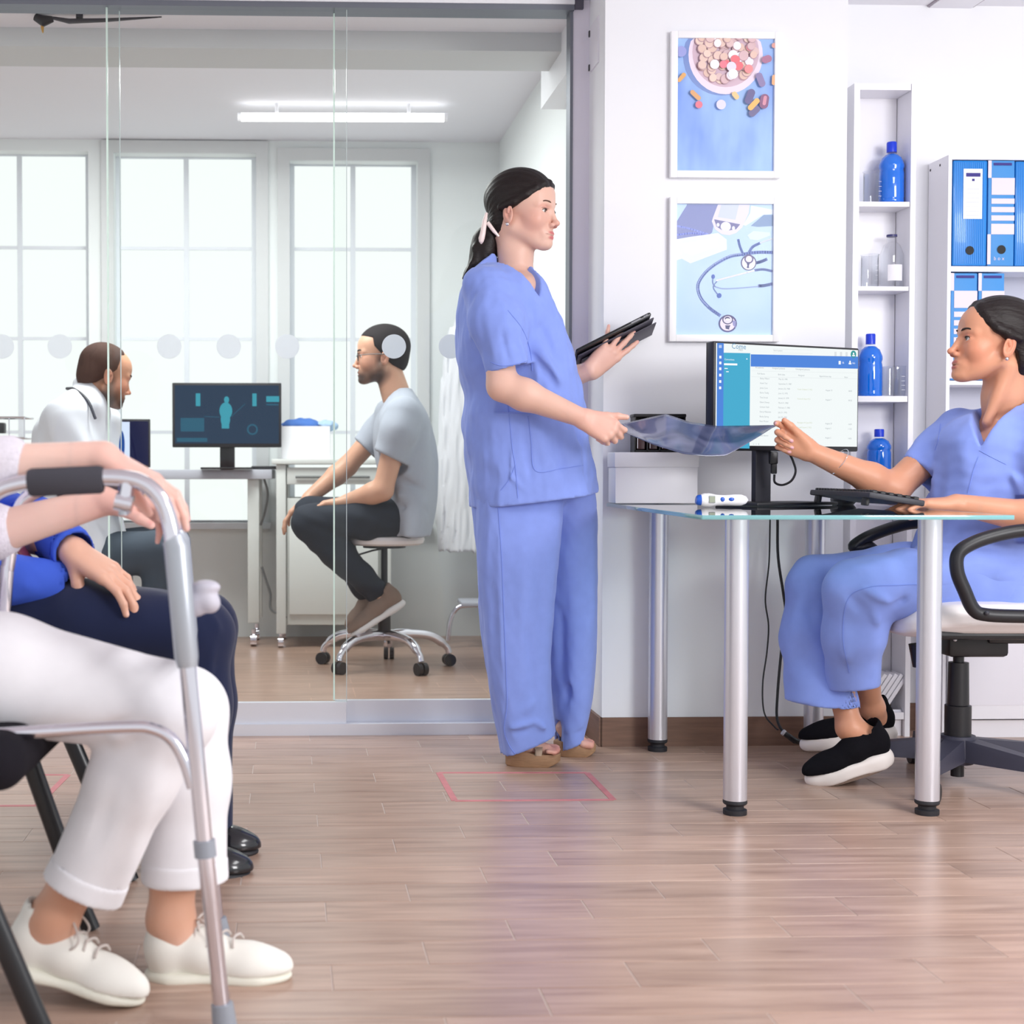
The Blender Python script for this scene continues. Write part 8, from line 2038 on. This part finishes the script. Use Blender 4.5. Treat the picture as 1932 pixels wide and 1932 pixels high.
# ---- patient on the stool (faces left)
def patient():
    root = thing('person', (PX, 6.28, 0), 'bearded patient with glasses in grey t-shirt and dark jeans on the stool', 'person')
    K = Skin((206, 158, 132)); Y = 6.28
    M = rotz(math.pi) @ roty(math.radians(2)); T = N(722, 672, Y); s = 1.06
    S = Sdf(); head_sdf(S, M, T, s, True); head_colours(K, M, T, s, (170, 100, 92), (200, 130, 110))
    w = lambda p: M @ (A3(p) * s) + T
    for c, r in (((0.03, 0, -0.075), (0.06, 0.075, 0.045)), ((0.085, 0, -0.085), (0.03, 0.04, 0.028)), ((0.012, 0, -0.035), (0.025, 0.08, 0.05))): K.blob(w(c), V(*r) * s, (56, 44, 42), 0.3, M, 0.92)
    for c, r in (((0.10, 0, -0.068), (0.02, 0.018, 0.008)),): K.blob(w(c), V(*r) * s, (150, 92, 86), 0.3, M, 0.8)
    K.blob(w((0.10, 0, -0.0545)), V(0.02, 0.024, 0.004) * s, (60, 46, 44), 0.4, M, 0.8)
    S.chain([N(733, 700, Y), N(748, 748, Y)], [0.056, 0.062], 0.02)
    S.vloft([zpx(1000, Y), zpx(880, Y), zpx(780, Y)], [N(765, 1000, Y)[0], N(775, 880, Y)[0], N(760, 780, Y)[0]], [Y] * 3, [0.11, 0.10, 0.10], [0.16, 0.15, 0.16], 2.2, 0.03)
    arm_sdf(S, N(757, 790, Y - 0.19), N(722, 925, Y - 0.20), N(655, 945, Y - 0.13), (0.05, 0.042, 0.043, 0.029))
    lh, _ = hand_sdf(S, N(655, 945, Y - 0.13), V(-1, 0.1, -0.15), (0, 0, -1), -1, 1.05, ((12, 20, 15),) * 4, K=None)
    arm_sdf(S, N(735, 790, Y + 0.19), N(655, 880, Y + 0.20), N(582, 940, Y + 0.14), (0.05, 0.042, 0.043, 0.029))
    rh, _ = hand_sdf(S, N(582, 940, Y + 0.14), V(-0.75, 0, -0.66), (0.6, 0, -0.75), +1, 1.05, ((14, 24, 15),) * 4, K=None)
    legs = ((N(760, 985, Y - 0.10), N(588, 985, Y - 0.12), N(700, 1105, Y - 0.05)), (N(760, 985, Y + 0.10), N(590, 970, Y + 0.12), N(680, 1105, Y + 0.06)))
    for a, b, c in legs: S.chain([a, b, c], [0.055, 0.045, 0.034], 0.03)
    shoes = ((N(768, 1140, Y - 0.06), N(664, 1205, Y - 0.06), (-0.5, 0, 0.8)), (N(735, 1140, Y + 0.06), N(662, 1192, Y + 0.06), (-0.6, 0, 0.7)))
    for (hl, te, up), (_, _, an) in zip(shoes, legs): S.chain([an, A3(hl) * 0.7 + A3(te) * 0.3 + V(-0.02, 0, 0.04)], [0.036, 0.032], 0.02)
    bd = skin_mesh(S, K, root, [(w((0, 0, 0)) - 0.17, w((0, 0, 0)) + 0.17, 0.0034), (lh[0], lh[1], 0.004), (rh[0], rh[1], 0.004)], 0.009)
    eyes(bd, M, T, s, (70, 56, 48)); brows(bd, M, T, s, (40, 32, 30), 0.0032, False); short_hair(bd, M, T, s, (38, 34, 36), 0.004, 0.009)
    gm = mat('dark_spectacle_frame', rgb(24, 24, 28), 0.3)
    mb = MB()
    for sg in (-1, 1):
        c = (0.100, sg * 0.032, 0.0); mb.tube([Vector(w((0.100 - 0.10 * abs(sg * 0.032 + 0.021 * math.cos(t)) ** 1.4, sg * 0.032 + 0.021 * math.cos(t), 0.016 * math.sin(t) - 0.002))) for t in np.linspace(0, 6.283, 20)[:-1]], 0.0018, 6, closed=True)
        mb.tube([Vector(w((0.094, sg * 0.054, 0.004))), Vector(w((0.05, sg * 0.078, 0.004))), Vector(w((-0.01, sg * 0.084, 0.002)))], 0.002, 6)
    mb.tube([Vector(w((0.1, -0.011, 0.002))), Vector(w((0.104, 0, 0.004))), Vector(w((0.1, 0.011, 0.002)))], 0.0016, 6); mb.build('glasses', gm, bd)
    C = Sdf()
    pxloft(C, Y, [(735, 742, 775, 0.07), (752, 728, 786, 0.14), (780, 712, 806, 0.20), (820, 704, 819, 0.205), (870, 708, 825, 0.20), (920, 722, 824, 0.20), (965, 732, 820, 0.215), (1008, 742, 812, 0.225)], n=2.3)
    C.chain([N(760, 785, Y - 0.18), N(752, 815, Y - 0.205), N(733, 866, Y - 0.205)], [0.075, 0.072, 0.066], 0.03)
    C.chain([N(735, 785, Y + 0.18), N(718, 815, Y + 0.205), N(690, 846, Y + 0.205)], [0.072, 0.070, 0.064], 0.03)
    for (x0, y0, x1, y1, wd, am) in ((740, 930, 800, 950, 0.016, 0.010), (750, 955, 805, 965, 0.014, -0.010), (745, 900, 800, 925, 0.016, -0.008), (765, 975, 805, 985, 0.014, 0.010), (745, 870, 775, 900, 0.014, 0.008)): C.fold(N(x0, y0, Y - 0.19), N(x1, y1, Y - 0.19), wd, am)
    C.waves(V(-0.2, 5.8, 0.4), V(0.8, 6.8, 1.5), 0.004, 0.12, 15, 5)
    for a, b in ((N(730, 860, Y - 0.205), N(752, 815, Y - 0.205)), (N(688, 846, Y + 0.205), N(718, 815, Y + 0.205))):
        n = unit(a - b); C.func(lambda x, y, z, a=a, n=n: -np.minimum((x - a[0]) * n[0] + (y - a[1]) * n[1] + (z - a[2]) * n[2], 0.10 - np.sqrt((x - a[0])**2 + (y - a[1])**2 + (z - a[2])**2)), a - 0.12, a + 0.12, 0.003, 's')
    C.chain([N(738, 715, Y), N(743, 742, Y)], [0.07, 0.064], 0.006, 's')
    vs, fs = C.mesh(0.007, smooth=2); np_obj('t_shirt', vs, fs, mat('heather_grey_jersey', rgb(168, 174, 186), 0.9, noise=(200, 0.08)), root)
    C = Sdf()
    for dy, kx, ky, ax_, ay in ((-0.11, 585, 985, 706, 1112), (0.11, 588, 968, 686, 1110)):
        C.chain([N(765, 978, Y + dy * 0.9), N(690, 978, Y + dy * 1.05), N(kx, ky, Y + dy * 1.1)], [0.084, 0.084, 0.072], 0.03); C.chain([N(kx, ky + 4, Y + dy * 1.1), N(kx + 48, ky + 55, Y + dy * 0.9), N(ax_, ay, Y + dy * 0.5)], [0.072, 0.066, 0.052], 0.03)
    C.waves(V(-0.4, 5.8, 0.1), V(0.8, 6.8, 1.0), 0.003, 0.1, 16, 5)
    vs, fs = C.mesh(0.007, smooth=2); np_obj('jeans', vs, fs, mat('dark_navy_denim', rgb(26, 34, 48), 0.85, noise=(60, 0.2)), root)
    for hl, te, up in shoes: sneaker(root, hl, te, up, 0.10, mat('taupe_suede', rgb(132, 112, 100), 0.9), mat('light_rubber', rgb(222, 220, 220), 0.6), None, 0.075, 0.024)
patient()
# ---- doctor in a white coat (faces right, away from the camera)
def doctor():
    Y = 6.0; root = thing('person', (P(190, 1000, Y).x, Y, 0), 'bearded doctor with receding cropped hair in a white coat behind the glass', 'person')
    K = Skin((198, 146, 118))
    M = rotz(math.radians(28)) @ roty(math.radians(16)); T = N(196, 708, Y); s = 1.07
    S = Sdf(); head_sdf(S, M, T, s, True); head_colours(K, M, T, s, (170, 100, 92), (200, 120, 100))
    w = lambda p: M @ (A3(p) * s) + T
    for c, r in (((0.03, 0, -0.075), (0.06, 0.075, 0.045)), ((0.085, 0, -0.085), (0.03, 0.04, 0.03)), ((0.012, 0, -0.035), (0.025, 0.08, 0.045))): K.blob(w(c), V(*r) * s, (62, 46, 42), 0.3, M, 0.92)
    K.blob(w((0.10, 0, -0.0545)), V(0.02, 0.026, 0.005) * s, (62, 46, 42), 0.4, M, 0.8)
    K.blob(w((-0.035, 0, 0.03)), V(0.080, 0.095, 0.080) * s, (110, 80, 68), 0.22, M, 0.8)
    S.chain([N(180, 730, Y), N(160, 775, Y)], [0.058, 0.066], 0.02)
    S.vloft([zpx(1040, Y), zpx(900, Y), zpx(800, Y)], [N(170, 1040, Y)[0], N(150, 900, Y)[0], N(150, 800, Y)[0]], [Y] * 3, [0.10, 0.08, 0.07], [0.14, 0.13, 0.13], 2.2, 0.03)
    legs = ((N(170, 1050, Y - 0.10), N(305, 1040, Y - 0.10), N(290, 1250, Y - 0.08)), (N(170, 1050, Y + 0.12), N(320, 1025, Y + 0.12), N(310, 1240, Y + 0.12)))
    for a, b, c in legs: S.chain([a, b, c], [0.085, 0.058, 0.038], 0.03)
    sh2 = ((N(265, 1268, Y - 0.08), N(370, 1268, Y - 0.08)), (N(285, 1262, Y + 0.12), N(390, 1262, Y + 0.12)))
    arm_sdf(S, N(130, 812, Y - 0.18), N(165, 930, Y - 0.20), N(248, 945, Y - 0.06), (0.05, 0.042, 0.043, 0.029))
    rh, _ = hand_sdf(S, N(248, 945, Y - 0.06), V(1, 0.2, -0.05), (0, 0, -1), +1, 1.05, ((15, 25, 15),) * 4)
    arm_sdf(S, N(180, 812, Y + 0.18), N(190, 935, Y + 0.22), N(262, 935, Y + 0.10), (0.05, 0.042, 0.043, 0.029))
    lh, _ = hand_sdf(S, N(262, 935, Y + 0.10), V(1, 0.1, -0.05), (0, 0, -1), -1, 1.05, ((15, 25, 15),) * 4)
    vs_ = skin_mesh(S, K, root, [(T - 0.18, T + 0.18, 0.0036)], 0.009); eyes(vs_, M, T, s, (70, 56, 48), (1, 0, -0.3)); brows(vs_, M, T, s, (50, 38, 34), 0.003, False); short_hair(vs_, M, T, s, (72, 52, 46), 0.004, 0.003, 0.075, 0.045, 0.020)
    coat = mat('white_doctor_coat', rgb(222, 225, 232), 0.85)
    C = Sdf()
    pxloft(C, Y, [(722, 148, 182, 0.06), (740, 125, 196, 0.12), (765, 96, 205, 0.19), (800, 72, 202, 0.20), (850, 62, 202, 0.20), (920, 66, 212, 0.205), (1000, 80, 232, 0.215), (1060, 84, 244, 0.225), (1135, 84, 252, 0.235)], n=2.3)
    C.chain([N(120, 790, Y - 0.18), N(158, 930, Y - 0.215), N(238, 946, Y - 0.08)], [0.085, 0.068, 0.052], 0.03)
    C.chain([N(190, 795, Y + 0.18), N(188, 930, Y + 0.22), N(252, 936, Y + 0.10)], [0.08, 0.066, 0.052], 0.03)
    C.chain([N(150, 722, Y), N(172, 740, Y - 0.03)], [0.03, 0.02], 0.01)
    for (x0, y0, x1, y1, wd, am) in ((95, 800, 110, 900, 0.02, 0.010), (200, 960, 225, 1090, 0.014, -0.008), (120, 960, 170, 1000, 0.014, 0.010), (140, 800, 165, 860, 0.014, -0.008)): C.fold(N(x0, y0, Y - 0.2), N(x1, y1, Y - 0.2), wd, am)
    C.waves(V(-1.8, 5.5, 0.2), V(-0.4, 6.6, 1.5), 0.005, 0.12, 18, 5)
    vs, fs = C.mesh(0.008, smooth=2); np_obj('coat', vs, fs, coat, root)
    C = Sdf()
    for a, b, c in legs: C.chain([a, b], [0.10, 0.080], 0.03); C.chain([b, (b + c) / 2, c + V(0, 0, 0.02)], [0.078, 0.064, 0.058], 0.03)
    vs, fs = C.mesh(0.008, smooth=2); np_obj('trousers', vs, fs, mat('slate_grey_trousers', rgb(70, 80, 92), 0.85), root)
    for hl, te in sh2: sneaker(root, hl, te, (0, 0, 1), 0.10, mat('black_shoe_leather', None), mat('black_shoe_sole', None), None, 0.06, 0.018)
    c = [N(128, 735, Y - 0.07), N(140, 728, Y - 0.09), N(156, 735, Y - 0.11)]
    mb = MB(); mb.tube(spline([Vector(N(126, 733, Y - 0.04)), Vector(N(142, 735, Y - 0.10)), Vector(N(165, 755, Y - 0.16)), Vector(N(180, 790, Y - 0.19))], 6), 0.006, 8); mb.build('stethoscope_tube', dark_pl, root)
doctor()
